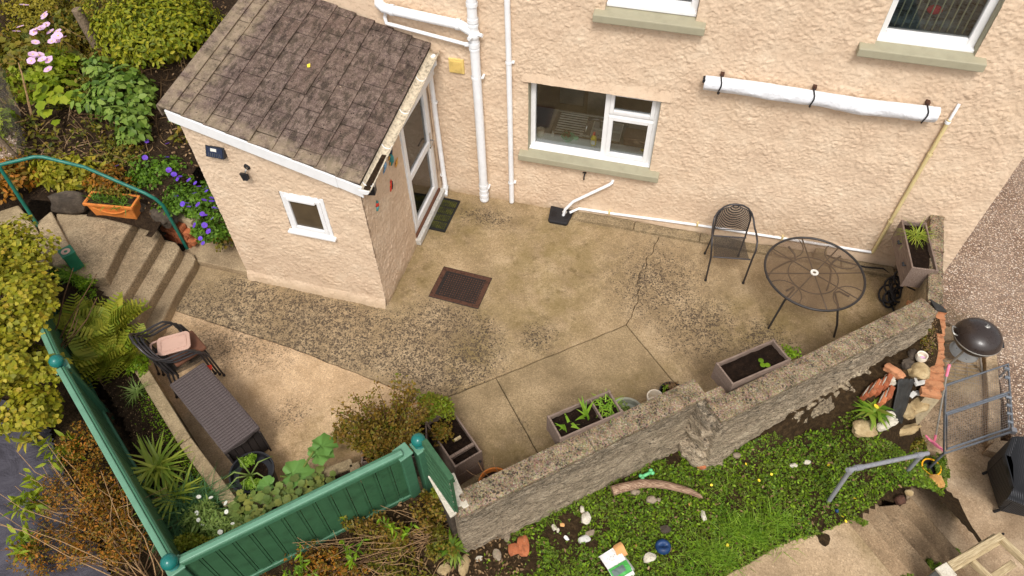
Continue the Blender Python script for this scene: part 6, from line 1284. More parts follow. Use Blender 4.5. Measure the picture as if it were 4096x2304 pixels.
def bsf(u, v): x = 2.74+.19*u+.06*v; y = -2.21+.10*u-.28*v; return (x-.03*v, y, gz(x, y)+.10+.03*fbm((u*4, v*5, 2), 3)-.03*v)
m = MB().grid(bsf, 12, 20); m.build('felt', 'slate_black', bs, smooth=True).modifiers.new('thick', 'SOLIDIFY').thickness = .012
jg = thing('broken_jug', 'broken cream and pink china jug on the rockery', 'jug', (2.98, -1.89, gz(2.98, -1.89)+.03), .3)
MB().lathe([(0, 0), (.035, 0), (.06, .04), (.055, .09), (.045, .085), (.045, .04), (0, .02)], 16).build('bowl', 'cream_glaze', jg, smooth=40, local=True); MB().lathe([(0, .05), (.03, .055)], 9, (0.01, -.02, .0)).build('inside_stain', 'petal_pink', jg, local=True)
th2 = thing('tile_fragments', 'broken white and grey china tile fragments beside the black felt', 'tiles', (3.0, -2.2, .4))
for k, (x, y, dx, dy, rz) in enumerate(((3.05, -2.06, .16, .05, .5), (3.09, -2.10, .12, .06, .2), (2.97, -2.10, .03, .10, .2), (2.98, -2.19, .09, .05, .9))):
    MB().box((x, y, gz(x, y)+.10), (dx, dy, .012), rz=rz).build('tile_shard', 'tile_white', th2, bevel=.003)
# debris on the lower lawn
def lawn_stone(p, d, rz, mt, lab, k, name='stone', cat='stone', boxy=.3, lift=.4): tag(stone(name, mt, (p[0], p[1], gz(*p)+d[2]*lift), d, rz, 200+k, amp=.15, boxy=boxy), lab, cat)
lawn_stone((-.15, -4.20), (.05, .085, .06), .3, 'white_stone', 'small upright white stone above the larger white stone', 1)
lawn_stone((-.10, -4.28), (.10, .12, .09), .2, 'white_stone', 'rounded white stone in the bare patch of lawn', 2)
lawn_stone((-.07, -4.48), (.12, .07, .05), .4, 'tile_white', 'piece of white torn packaging beside the bare soil', 3, 'torn_paper', 'litter', .5)
lawn_stone((-.03, -4.41), (.10, .06, .05), .5, 'grey_stone', 'grey pebble tucked behind the white torn packaging', 4)
lawn_stone((-.38, -4.44), (.05, .07, .04), .7, 'white_stone', 'white chip at the left of the bare soil patch', 5); lawn_stone((-.34, -4.455), (.03, .05, .03), .2, 'white_stone', 'tiny white chip right of a slightly larger one', 6)
lawn_stone((-.31, -4.39), (.05, .04, .02), .2, 'brown_card', 'scrap of tan card on the bare soil patch', 7, 'card_scrap', 'litter', .6); lawn_stone((-.24, -4.51), (.06, .04, .03), -.5, 'white_card', 'white paper scrap below the bare soil patch', 8, 'paper_scrap', 'litter', .6)
lawn_stone((.50, -3.92), (.11, .09, .07), .1, 'grey_stone', 'angular beige stone below the driftwood branch', 9); lawn_stone((.57, -3.90), (.04, .05, .04), .1, 'grey_stone', 'pebble right of the angular beige stone', 10); lawn_stone((.33, -3.875), (.10, .07, .06), .3, 'grey_stone', 'pale stone touching the underside of the driftwood', 11)
lawn_stone((.67, -4.19), (.11, .08, .06), .2, 'dark_stone', 'dark brown stone in the middle of the lawn', 12); lawn_stone((1.02, -3.95), (.05, .12, .05), .4, 'white_stone', 'narrow pale stone standing in the lawn', 13); lawn_stone((.88, -3.865), (.04, .04, .03), .4, 'orange_stone', 'tiny orange stone under the driftwood tip', 14)
lawn_stone((.95, -3.42), (.12, .09, .07), .2, 'red_brick', 'pinkish red brick lump at the foot of the stone pier', 15, 'brick_lump', 'brick', .4); lawn_stone((.56, -4.50), (.13, .09, .07), .7, 'white_stone', 'white cup shaped lump beside the blue ball', 16); lawn_stone((.42, -4.42), (.05, .04, .03), .5, 'orange_stone', 'small tan crumb above the torn white box', 17)
lawn_stone((1.28, -3.24), (.09, .07, .05), .2, 'grey_stone', 'grey stone left of the pair in the clover', 18); lawn_stone((1.86, -3.17), (.09, .05, .05), .2, 'white_stone', 'left of two pale stones in the clover', 19); lawn_stone((2.0, -3.1), (.08, .05, .05), .2, 'white_stone', 'right of two pale stones in the clover', 20)
lawn_stone((-.63, -4.70), (.12, .22, .07), .25, 'red_brick', 'long broken red brick at the lower left of the lawn', 21, 'broken_brick', 'brick', .75); lawn_stone((-.70, -4.76), (.13, .12, .06), .5, 'red_brick', 'square broken brick beside the long broken one', 22, 'broken_brick', 'brick', .6)
lawn_stone((-.80, -4.66), (.07, .11, .05), .2, 'grey_stone', 'grey stone on the soil near the wall end', 23); lawn_stone((-1.10, -5.06), (.10, .20, .06), .1, 'tan_stone', 'long tan stone on soil below the wall end', 24, boxy=.5); lawn_stone((-1.26, -5.16), (.14, .10, .06), .6, 'tan_stone', 'flat tan stone left of the long tan stone', 25); lawn_stone((-.84, -4.86), (.08, .12, .05), .6, 'grey_stone', 'grey brown stone on bare soil', 26); lawn_stone((-.99, -4.95), (.07, .05, .04), .6, 'white_stone', 'small pale stone on bare soil', 27); lawn_stone((2.29, -3.56), (.04, .04, .04), 0, 'blue_ball', 'tiny blue rubber ball near the stair head', 28, 'small_ball', 'ball', 0)
lg = thing('driftwood_log', 'curved grey and brown driftwood branch lying on the lawn', 'branch', (.5, -3.8, .1))
pts = [(.10, -3.945), (.17, -3.90), (.27, -3.845), (.38, -3.79), (.50, -3.755), (.62, -3.74), (.74, -3.745), (.86, -3.765), (.95, -3.78), (.99, -3.785)]
m = MB(); m.tube([(x, y, gz(x, y)+.06+.012*math.sin(k)) for k, (x, y) in enumerate(pts)], [.052, .050, .046, .044, .043, .040, .036, .030, .022, .008], 14); o = m.build('branch_wood', 'driftwood', lg, smooth=50); roughen(o.data, .012, 14, 3)
bn = thing('toy_bone', 'mint green rubber dog bone toy on the clover above the branch', 'toy', (.41, -3.68, gz(.41, -3.68)+.06), .75)
m = MB(); m.tube([(-.055, 0, 0), (.055, 0, 0)], .017, 10); [m.ball((sx*.062, sy*.016, 0), .022, 10) for sx in (-1, 1) for sy in (-1, 1)]; m.build('bone', 'mint_rubber', bn, smooth=True, local=True)
bl_ = thing('deflated_ball', 'deflated dark blue ball dented on the lawn', 'ball', (.67, -4.37, gz(.67, -4.37)+.05), .3)
m = MB(); m.lathe([(.0001+.075*math.sin(math.pi*k/12), -.055*math.cos(math.pi*k/12)) for k in range(13)], 24); 
m.v = [(x, y, z-(.05*math.exp(-(y/.02)**2)*(1-min(1, abs(x)/.07)) if z > 0 else 0)) for x, y, z in m.v]; m.build('skin', 'blue_ball', bl_, smooth=True, local=True)
bx_ = thing('torn_box', 'crushed white cardboard box with a green printed panel torn open on the lawn', 'box', (.26, -4.65, gz(.26, -4.65)), -.80)
m = MB(); m.grid(lambda u, v: ((u-.5)*.27, (v-.5)*.20, .065+.02*math.sin(u*3)+.012*fbm((u*3, v*3, 5))), 10, 8); m.build('front_panel', 'white_card', bx_, local=True).modifiers.new('thick', 'SOLIDIFY').thickness = .004
m = MB(); m.grid(lambda u, v: (-.145+.13*u, .05+.10*v, .092+.02*math.sin(u*5)), 8, 5); o = m.build('flap', 'brown_card', bx_, local=True); o.data.vertices[0].co.y += .03; o.modifiers.new('thick', 'SOLIDIFY').thickness = .004
m = MB(); m.grid(lambda u, v: (.02+.12*u, -.10+.20*v, .072+.02*math.sin(.56*3+u*.44*3)+.012*fbm(((.57+u*.43)*3, v*3, 5))+.004), 8, 8); m.build('green_panel', 'green_print', bx_, local=True)
m = MB(); m.grid(lambda u, v: (.045+.06*u, -.085+.13*v, .080+.02*math.sin(.66*3+u*.22*3)+.012*fbm(((.66+u*.22)*3, (.07+v*.65)*3, 5))+.005), 6, 6); m.build('printed_photo', 'print_grey', bx_, local=True)
m = MB(); m.add([(-.135, .10, .08), (.135, .10, .09), (.12, .14, .02), (-.13, .13, .02)], [(0, 1, 2, 3)]); m.add([(-.135, -.10, .06), (-.135, .1, .08), (-.15, .11, .0), (-.15, -.1, .0)], [(0, 1, 2, 3)]); m.add([(.135, -.10, .08), (.135, .10, .09), (.16, .12, .0), (.15, -.12, .0)], [(0, 1, 2, 3)]); m.build('side_panel', 'white_card', bx_, local=True).modifiers.new('thick', 'SOLIDIFY').thickness = .004
for k in range(5): MB().box((-.07+.012*(k % 2), -.05+.02*k, .088), (.003, .012, .002)).build('print_mark', 'print_grey', bx_, local=True)
# weed membrane outside the fence
wmb = thing('weed_membrane', 'crumpled black weed control fabric on the ground outside the green fence', 'fabric', (-5.4, -6, .3))
def wmf(u, v): x = -8.2+4.1*u; y = -7.6+2.9*v; return (x, y, .335+.04*fbm((x*2.2, y*2.2, 4), 5)+.018*abs(fbm((x*6, y*3, 9), 3)))
m = MB().grid(wmf, 90, 70); m.f = [f for f in m.f if inside([(-8.2, -7.6), (-4.15, -7.6), (-4.05, -6.15), (-4.6, -5.75), (-5.35, -5.2), (-6.0, -4.7), (-8.2, -4.6)], *m.v[f[0]][:2])]
m.build('fabric_sheet', 'weed_membrane', wmb, smooth=True)
# timber post and chain link netting in the upper garden
tp_ = thing('timber_post', 'leaning grey timber fence post wrapped in climbing weeds', 'post', (-8.58, .55, .95))
m = MB(); m.tube([(-8.57, .55, .85), (-8.585, .55, 1.3), (-8.60, .54, 1.72), (-8.60, .54, 1.735)], [.075, .072, .068, .05], 14); o = m.build('post_wood', 'bark_grey', tp_, smooth=40); roughen(o.data, .012, 12, 2)
cl = thing('chain_link_fence', 'sagging galvanised chain link netting along the upper garden edge', 'fence', (-8.9, -.9, .9))
m = MB(); ca, cb_ = Vector((-8.2, -1.75)), Vector((-9.95, .35))
def cz(p): return .85+.05*fbm((p.x, p.y, 0))
nn_ = 46
for k in range(-14, nn_):
    for s in (1, -1):
        pts = []
        for j in range(15):
            u = (k+j)/nn_ if s > 0 else (k+14-j)/nn_
            if 0 <= u <= 1: p = ca.lerp(cb_, u); sag = .12*math.sin(u*5); pts.append((p.x+sag*j/14-.35*j/14*.3, p.y+.02*math.sin(u*9)-.25*j/14*.4, cz(p)+.06*j))
        if len(pts) > 2: m.tube(pts, .0022, 3, cap=False)
m.build('netting', 'galv_mesh', cl, kind='stuff')
for u in (.0, .98): p = ca.lerp(cb_, u); MB().tube([(p.x, p.y, .7), (p.x-.1, p.y-.1, 1.75)], .03, 8).build('stake', 'bark_grey', cl)
structure(MB().prism([(-9.05, -1.75), (-8.3, -2.1), (-8.45, -1.55), (-10, .1), (-12, 1.2), (-12, -1)], .55, .86).build('gravel_path', 'pebble_dash'))
# yellow leaf on the porch roof
tag(MB().add([(-4.02, -1.05, rz_(-4.02, -1.05)+.022), (-3.99, -1.03, rz_(-3.99, -1.03)+.035), (-3.975, -1.07, rz_(-3.975, -1.07)+.024), (-4.0, -1.09, rz_(-4, -1.09)+.024)], [(0, 1, 2, 3)]).build('fallen_leaf', 'petal_yellow'), 'single bright yellow fallen leaf on the porch roof', 'leaf')
# ================================================================ PLANTS
def plant(name, label, loc, cat='plant', group=None): return thing(name, label, cat, loc, 0, group)
def fl_place(pl, mesh, pts, s, name='flower', tilt=.5):
    """single flowers, each its own object, facing up and outward a little"""
    for (x, y, z) in pts:
        M = Matrix.Translation((x, y, z)) @ Matrix.Rotation(random.uniform(0, 6.3), 4, 'Z') @ Matrix.Rotation(random.uniform(.1, tilt)+.25, 4, 'X') @ Matrix.Rotation(random.uniform(0, 6), 4, 'Z') @ Matrix.Scale(s*random.uniform(.8, 1.15), 4)
        inst(mesh, name, WM[pl].inverted() @ M, pl)
def flower_mesh(name, mat, n=5, w=.8, cup=.25):
    tv, tf = T_flower(n, w, cup); me = bpy.data.meshes.new(name); me.from_pydata([tuple(v) for v in tv], [], tf); me.materials.append(MAT[mat])
    b = len(tv); return me
def centre_mesh(): return MB().lathe([(0, .06), (.07, .04), (.09, 0)], 8).mesh('flower_eye', 'petal_yellow', True)
# --- rounded yellow green shrub behind the porch
p = plant('round_shrub', 'big dense yellow green rounded shrub beside the porch roof', (-7.65, .85, .9), 'shrub')
foliage('foliage', (-7.68, .95, 1.32), (.92, .92, .62), 9000, .072, TL, 'leaf_dome', p, upb=.5, jit=.45, shell=.7, lumps=46, lump_r=.42)
foliage('foliage', (-7.68, .95, 1.2), (.75, .75, .5), 2600, .075, TD, 'leaf_dome', p, shell=.2, lumps=24, lump_r=.45)
stems('stem', (-7.65, .9, .85), [(-7.9+.5*random.random(), .7+.6*random.random(), 1.35) for k in range(7)], .02, 'stem_brown', p)
# --- mixed weedy growth at the top left
p = plant('golden_shrub', 'feathery yellow flowered shrub in the far upper left corner', (-9.6, .9, .9), 'shrub')
foliage('foliage', (-9.7, .95, 1.3), (.75, .7, .45), 3200, .05, TD, 'leaf_gold', p, jit=.8, lumps=30, lump_r=.28); foliage('foliage', (-9.6, .8, 1.1), (.8, .8, .3), 1800, .09, TL, 'leaf_weedy', p, jit=.7, lumps=22)
p = plant('weedy_bush', 'loose weedy bush of narrow leaves around the timber post', (-8.8, 1.2, .9), 'bush')
foliage('foliage', (-8.75, 1.25, 1.15), (.55, .8, .45), 2600, .085, T_leaf(.3, .06, .3), 'leaf_weedy', p, jit=.8, lumps=30, lump_r=.3); foliage('foliage', (-8.3, .0, 1.0), (.45, .6, .28), 1600, .07, TL, 'leaf_weedy', p, jit=.8, lumps=26, lump_r=.28); foliage('foliage', (-8.85, .25, 1.0), (.5, .5, .4), 1400, .08, TL, 'leaf_weedy', p, jit=.8, lumps=20, lump_r=.3); foliage('foliage', (-9.3, .75, 1.15), (.6, .5, .4), 2200, .085, TL, 'leaf_weedy', p, jit=.7, lumps=30, lump_r=.3)
stems('stem', (-8.6, .9, .85), [(-9.0+1.1*random.random(), .3+1.3*random.random(), 1.2+.4*random.random()) for k in range(16)], .008, 'dry_stem', p, .12)
p = plant('anemone', 'pink flowered anemone with tall stems at the upper left', (-9.2, .0, .9), 'flower')
foliage('foliage', (-9.25, .05, 1.1), (.75, .75, .35), 1900, .12, TLOB, 'leaf_weedy', p, jit=.5, lumps=26, lump_r=.32); foliage('foliage', (-8.95, -.25, 1.1), (.5, .55, .35), 1300, .11, TLOB, 'leaf_lime', p, jit=.5, lumps=14)
A16 = [(-9.12, .38), (-9.0, .16), (-8.66, .12), (-8.52, -.03), (-8.70, -.44), (-8.34, -.50), (-9.22, .52), (-9.15, .45), (-9.08, .25), (-8.92, .22), (-9.30, .12), (-8.98, .08), (-9.0, .03), (-8.70, .05), (-8.62, .0), (-8.55, .05), (-8.60, -.10), (-8.78, -.20), (-8.68, -.33), (-8.63, -.45), (-8.60, -.55), (-8.35, -.58), (-8.28, -.55), (-8.30, -.62), (-9.4, .1), (-9.6, .6)]
pf_, ey = flower_mesh('flower', 'petal_pink', 6, 1.15, .12), centre_mesh()
for k, (x, y) in enumerate(A16):
    z = 1.55+random.uniform(-.06, .1); M = Matrix.Translation((x, y, z)) @ Matrix.Rotation(random.uniform(0, 6), 4, 'Z') @ Matrix.Rotation(random.uniform(.1, .5), 4, 'X') @ Matrix.Scale(random.uniform(.10, .13), 4)
    f = inst(pf_, 'flower', WM[p].inverted() @ M, p); inst(ey, 'flower_eye', Matrix.Translation((0, 0, .04)), f)
stems('stem', (-8.95, .0, .95), [(x, y, 1.53) for x, y in A16], .006, 'stem_green', p, .06)
p = plant('squash_plant', 'lime green plant with large lobed leaves below the pink anemone', (-8.45, -.6, .9), 'plant')
lm = leafmesh('leaf', np.zeros((1, 3)), np.array([[0, 0, 1.]]), np.array([[1., 0, 0]]), np.ones(1), T_lobed(5, .22, .16), 'leaf_lime')
for k in range(56):
    a = random.uniform(0, 6.3); r = random.uniform(.02, .46); x, y = -8.42+r*math.cos(a)*1.0, -.62+r*math.sin(a)*1.05; z = 1.30-.5*r+random.uniform(-.1, .08)
    inst(lm, 'leaf', WM[p].inverted() @ Matrix.Translation((x, y, z)) @ Matrix.Rotation(a+random.uniform(-.6, .6), 4, 'Z') @ Matrix.Rotation(random.uniform(.1, .7), 4, 'Y') @ Matrix.Scale(random.uniform(.12, .20), 4), p)
stems('stem', (-8.42, -.6, .85), [(-8.42+.35*math.cos(a), -.62+.35*math.sin(a), 1.15) for a in [k*.8 for k in range(8)]], .008, 'stem_green', p)
stems('dry_stalk', (-8.75, -.9, .85), [(-8.85, -.55, 1.5), (-8.75, -.65, 1.45), (-8.55, -1.3, 1.1)], .018, 'dry_stem', p)
foliage('foliage', (-9.0, -1.25, 1.0), (.35, .3, .2), 160, .13, TLOB, 'leaf_lime', p, lumps=8)
p = plant('laurel_shrub', 'dark green shrub with broad oval leaves left of the porch', (-7.4, -.55, .85), 'shrub')
foliage('foliage', (-7.55, -.45, 1.15), (.58, .52, .36), 950, .105, T_leaf(.62, .05, .12), 'leaf_laurel', p, jit=.35, upb=.7, lumps=24, lump_r=.34, shell=.5); foliage('foliage', (-7.15, -.95, 1.05), (.42, .34, .26), 420, .10, T_leaf(.62, .05, .12), 'leaf_laurel', p, jit=.35, upb=.7, lumps=16, shell=.5)
foliage('foliage', (-8.05, -.05, 1.2), (.22, .25, .3), 160, .10, T_leaf(.62, .05, .12), 'leaf_laurel', p, jit=.35, upb=.7, lumps=8)
stems('stem', (-7.4, -.55, .8), [(-7.9+1.0*random.random(), -1.1+1.0*random.random(), 1.1) for k in range(12)], .009, 'stem_brown', p)
p = plant('cranesbill', 'sprawling geranium with many violet blue flowers spilling beside the porch', (-5.9, -1.6, .6), 'flower')
foliage('foliage', (-5.75, -1.72, .74), (.58, .42, .18), 2300, .05, T_lobed(3, .5, .1), 'leaf_geranium', p, jit=.5, lumps=30, lump_r=.3); foliage('foliage', (-5.38, -2.0, .55), (.26, .26, .3), 1500, .045, T_lobed(3, .5, .1), 'leaf_geranium', p, jit=.5, lumps=22, lump_r=.3); foliage('foliage', (-6.45, -1.45, .80), (.45, .38, .15), 900, .055, T_lobed(3, .5, .1), 'leaf_geranium', p, jit=.5, lumps=20)
foliage('foliage', (-5.35, -1.9, .35), (.2, .25, .2), 350, .05, TD, 'leaf_weedy', p, lumps=14)
G24 = [(-6.2, -1.45), (-6.1, -1.5), (-6.0, -1.52), (-5.95, -1.62), (-5.85, -1.55), (-5.72, -1.6), (-5.66, -1.63), (-5.55, -1.64), (-5.5, -1.7), (-5.6, -1.8), (-5.48, -1.82), (-5.42, -1.75), (-5.35, -1.84), (-5.3, -1.9), (-5.42, -2.0), (-5.33, -2.05), (-5.25, -2.05), (-5.55, -2.02), (-5.45, -2.16), (-5.3, -2.16), (-5.24, -2.2), (-5.33, -2.28), (-5.28, -2.32), (-5.62, -1.95), (-6.35, -1.25), (-6.6, -1.35), (-6.85, -.98), (-6.5, -1.0), (-7.4, -1.7), (-6.9, -1.55), (-5.7, -1.95), (-5.85, -1.85), (-5.5, -1.92), (-5.2, -1.95)]
fl_place(p, flower_mesh('flower', 'petal_violet', 5, 1.1, .15), [(x, y, (.90 if x < -5.5 else .88-.5*max(0, -(y+1.95)))+random.uniform(-.03, .05)) for x, y in G24], .062)
p = plant('russet_perennial', 'low plant of mixed green and rust coloured leaves behind the handrail', (-7.3, -1.7, .75), 'plant')
foliage('foliage', (-7.55, -1.75, .85), (.45, .36, .17), 1100, .085, TL, 'leaf_ivy', p, jit=.6, lumps=24); foliage('foliage', (-6.95, -1.75, .82), (.35, .25, .14), 900, .06, TL, 'leaf_autumn', p, jit=.6, lumps=20); foliage('foliage', (-8.1, -2.1, .9), (.4, .35, .2), 900, .08, TL, 'leaf_autumn', p, jit=.7, lumps=20)
foliage('foliage', (-7.2, -1.3, .85), (.6, .3, .15), 700, .05, TD, 'leaf_weedy', p, jit=.7, lumps=26)
stems('stem', (-7.2, -1.5, .72), [(-7.8+1.3*random.random(), -1.9+.8*random.random(), .95) for k in range(14)], .005, 'dry_stem', p, .08)
p = plant('weed_tuft', 'yellow green weed close to the left wall of the porch', (-5.5, -1.0, .7)); foliage('foliage', (-5.62, -1.0, .85), (.12, .12, .12), 70, .08, TL, 'leaf_bright', p, lumps=6)
for k, (x, y) in enumerate(((-6.35, .1), (-6.8, .35), (-6.1, .8), (-6.6, -.5))):
    p = plant('broadleaf_weed', ('broad leaved weed nearest the far end of the porch roof', 'broad leaved weed deep under the rounded shrub', 'broad leaved weed at the roof edge top', 'broad leaved weed beside the laurel leaves')[k], (x, y, .85), 'weed'); foliage('foliage', (x, y, .98), (.16, .14, .12), 40, .12, T_leaf(.45, .06, .3), 'leaf_laurel' if k % 2 else 'leaf_weedy', p, lumps=5)
p = plant('trough_grass', 'grassy green growth in the terracotta window box', (-6.6, -2.1, .9)); m_ = 260
P = np.c_[RNG.uniform(-6.85, -6.35, m_), RNG.uniform(-2.2, -2.08, m_), np.full(m_, .9)]; leaves('foliage', P, rnd_dir(m_, .8), rnd_dir(m_, 1.2), RNG.uniform(.06, .15, m_), TB, 'leaf_geranium', p)
foliage('foliage', (-6.5, -2.02, .98), (.3, .12, .08), 220, .04, TD, 'leaf_weedy', p, lumps=12)
# --- planting bed inside the fence
def tuft(name, label, c, n, ln, mat, w=.09, bend=.45, spread=.04, up=.9, cat='plant', kind='stuff', group=None, flat=1.0):
    p = plant(name, label, c, cat, group)
    P = np.array(c)+RNG.normal(size=(n, 3))*np.array([spread, spread, .003]); a = RNG.uniform(0, 2*np.pi, n); el = RNG.uniform(up-.55, up+.35, n)
    D = np.c_[np.cos(a)*np.cos(el), np.sin(a)*np.cos(el), np.sin(el)]; N = np.c_[-np.cos(a)*np.sin(el), -np.sin(a)*np.sin(el), np.cos(el)]
    leaves('blade', P, N, D, RNG.uniform(ln*.7, ln*1.15, n), T_blade(5, w, bend), mat, p, kind); return p
tuft('yucca', 'larger spiky yellow green rosette beside the left fence', (-4.28, -5.0, .46), 62, .36, 'leaf_yucca', .095, .25, .03, .55)
tuft('yucca', 'second spiky yellow green rosette nearer the fence corner', (-3.98, -5.22, .44), 48, .32, 'leaf_yucca', .095, .35, .03, .5)
tuft('chive_clump', 'dark green clump of fine grassy leaves beside the daisies', (-3.75, -5.30, .42), 420, .34, 'leaf_chive', .018, .6, .10, .6)
tuft('grass_tuft', 'small pale grass tuft alone on the bare bed', (-5.02, -4.27, .42), 60, .16, 'leaf_rosette', .05, .4, .02, .6)
tuft('grass_tuft', 'green grass tuft among the moss at the landing edge', (-6.55, -3.12, .60), 130, .17, 'leaf_grass', .05, .4, .05, .8)
for k, (c, r_, n, lab) in enumerate((((-6.72, -3.12, .58), (.20, .14, .07), 900, 'bright green alpine cushion left of the grass tuft'), ((-6.4, -3.16, .58), (.17, .16, .08), 1000, 'bright green mossy cushion below the green stand'), ((-6.25, -3.32, .52), (.14, .14, .08), 700, 'bright green mossy cushion between landing and ferns'), ((-5.16, -3.95, .45), (.14, .2, .09), 900, 'bright green small leaved cushion by the stacked chairs'))):
    p = plant('alpine_cushion', lab, c); foliage('foliage', c, r_, n, .032, TD, 'leaf_bright', p, jit=.5, lumps=22, lump_r=.3)
frm = leafmesh('frond', np.zeros((1, 3)), np.array([[0, 0, 1.]]), np.array([[1., 0, 0]]), np.ones(1), TF, 'leaf_fern')
def fern(label, c, n, ln, seed):
    p = plant('fern', label, c, 'fern'); rr = random.Random(seed)
    for k in range(n):
        a = 2*math.pi*k/n*2.4+rr.uniform(-.3, .3); el = rr.uniform(.35, 1.0)
        inst(frm, 'frond', Matrix.Translation((rr.uniform(-.03, .03), rr.uniform(-.03, .03), 0)) @ Matrix.Rotation(a, 4, 'Z') @ Matrix.Rotation(-el, 4, 'Y') @ Matrix.Rotation(rr.uniform(-.35, .35), 4, 'X') @ Matrix.Scale(ln*rr.uniform(.75, 1.15), 4), p)
    return p
fern('large yellow green fern in the middle of the fern bank', (-5.74, -3.66, .5), 30, .40, 1); fern('shaded smaller fern close to the left fence', (-6.12, -3.72, .5), 16, .34, 2); fern('broad fern drooping toward the bare soil', (-5.62, -4.02, .46), 28, .40, 3); fern('fern with one upright bright frond by the bed wall', (-5.38, -3.90, .46), 16, .36, 4)
p = plant('stonecrop', 'carpet of tiny yellow green stonecrop along the bed wall', (-4.2, -4.85, .42))
m_ = 2600; t_ = RNG.uniform(0, 1, m_)**.7; P = np.c_[-5.0+1.45*t_+RNG.normal(0, .09, m_), -4.2-.93*t_+RNG.normal(0, .09, m_), np.zeros(m_)]; P = P[[inside(BED, x, y) and (x+5)*.62+(y+4.2) < .28 for x, y, _ in P]]
P[:, 2] = [bz(x, y)+.015 for x, y, _ in P]; m_ = len(P); leaves('foliage', P, rnd_dir(m_, 1.2), rnd_dir(m_), RNG.uniform(.012, .03, m_), TD, 'leaf_bright', p)
gr_ = plant('bed_grit', 'pale grit and leaf crumbs strewn over the bare bed soil', (-4.7, -4.6, .42)); gr_['kind'] = 'stuff'; m_ = 4200
P = np.c_[RNG.uniform(-5.7, -3.2, m_), RNG.uniform(-5.7, -3.6, m_), np.zeros(m_)]; P = P[[inside(BED, x, y) for x, y, _ in P]]; P[:, 2] = [bz(x, y)+.012 for x, y, _ in P]; m_ = len(P); leaves('grit', P, rnd_dir(m_, 1), rnd_dir(m_), RNG.uniform(.01, .026, m_), TD, 'leaf_dead', gr_)
p = plant('white_daisies', 'grey green leafy clump with small white daisy flowers near the fence corner', (-3.42, -5.42, .42), 'flower')
foliage('foliage', (-3.42, -5.40, .50), (.30, .24, .18), 2400, .06, T_leaf(.25, .04, .2), 'leaf_rosette', p, jit=.6, lumps=26)
fl_place(p, flower_mesh('flower', 'petal_white', 7, .7, .1), [(-3.62, -5.22, .65), (-3.5, -5.2, .66), (-3.56, -5.36, .64), (-3.5, -5.42, .66), (-3.47, -5.43, .62), (-3.3, -5.28, .64), (-3.2, -5.36, .62), (-3.27, -5.46, .62), (-3.36, -5.2, .62)], .042, tilt=.4)
p = plant('feathery_bush', 'low feathery green bush with one orange bloom at the fence corner', (-3.45, -5.66, .4), 'bush'); foliage('foliage', (-3.48, -5.66, .50), (.28, .20, .16), 2600, .035, TD, 'leaf_fern', p, jit=.8, lumps=26, lump_r=.28); foliage('foliage', (-3.28, -5.66, .48), (.16, .13, .1), 600, .035, TD, 'leaf_geranium', p, jit=.8, lumps=14)
fl_place(p, flower_mesh('flower', 'petal_orange', 4, 1.3, .2), [(-3.22, -5.62, .56)], .075, tilt=.2)
hm = leafmesh('leaf', np.zeros((1, 3)), np.array([[0, 0, 1.]]), np.array([[1., 0, 0]]), np.ones(1), T_lobed(6, .2, .22), 'leaf_heuchera')
p = plant('lady_mantle', 'mound of rounded scalloped grey green leaves behind the front fence', (-2.95, -5.08, .42))
for k in range(190):
    a = random.uniform(0, 6.3); r = math.sqrt(random.random()); x, y = -2.98+r*.42*math.cos(a)*1.0+.0, -5.08+r*.27*math.sin(a)+r*.2*math.cos(a)
    if not inside(BED, x, y): continue
    inst(hm, 'leaf', WM[p].inverted() @ Matrix.Translation((x, y, .50+.10*(1-r)+random.uniform(-.03, .06))) @ Matrix.Rotation(random.uniform(0, 6.3), 4, 'Z') @ Matrix.Rotation(random.uniform(-.2, .5), 4, 'Y') @ Matrix.Scale(random.uniform(.06, .105), 4), p)
p = plant('lady_mantle', 'smaller clump of scalloped leaves nearer the russet bush', (-2.62, -4.78, .42))
for k in range(40):
    a = random.uniform(0, 6.3); r = math.sqrt(random.random())*.16
    inst(hm, 'leaf', WM[p].inverted() @ Matrix.Translation((-2.62+r*math.cos(a), -4.80+r*math.sin(a), .48+random.uniform(-.03, .06))) @ Matrix.Rotation(random.uniform(0, 6.3), 4, 'Z') @ Matrix.Rotation(random.uniform(-.2, .5), 4, 'Y') @ Matrix.Scale(random.uniform(.06, .10), 4), p)
def T_crinkle():
    # broad wavy leaf with raised veins
    nr, na = 7, 36; v = [(.06, 0, 0)]; f = []
    for i in range(1, nr+1):
        for k in range(na):
            a = 2*math.pi*k/na; rad = .5*(1-.55*max(0, math.cos(a-math.pi))**6)*(1+.09*math.sin(a*7+1)+.05*math.sin(a*13)); r = i/nr
            v.append((.46+rad*1.12*r*math.cos(a)-.08*(1-r), rad*.95*r*math.sin(a), .05*abs(math.sin(a*3.5))*r+.05*r*r*math.sin(a*5+2)+.10*r*abs(math.sin(a))-.06*r*r))
    f = [(0, 1+k, 1+(k+1) % na) for k in range(na)]+[(1+i*na+k, 1+(i+1)*na+k, 1+(i+1)*na+(k+1) % na, 1+i*na+(k+1) % na) for i in range(nr-1) for k in range(na)]
    return np.array(v, float), f
rl = leafmesh('leaf', np.zeros((1, 3)), np.array([[0, 0, 1.]]), np.array([[1., 0, 0]]), np.ones(1), T_crinkle(), 'leaf_rhubarb')
p = plant('rhubarb', 'big pale crinkled rhubarb leaves leaning over the bed wall', (-2.9, -4.72, .42))
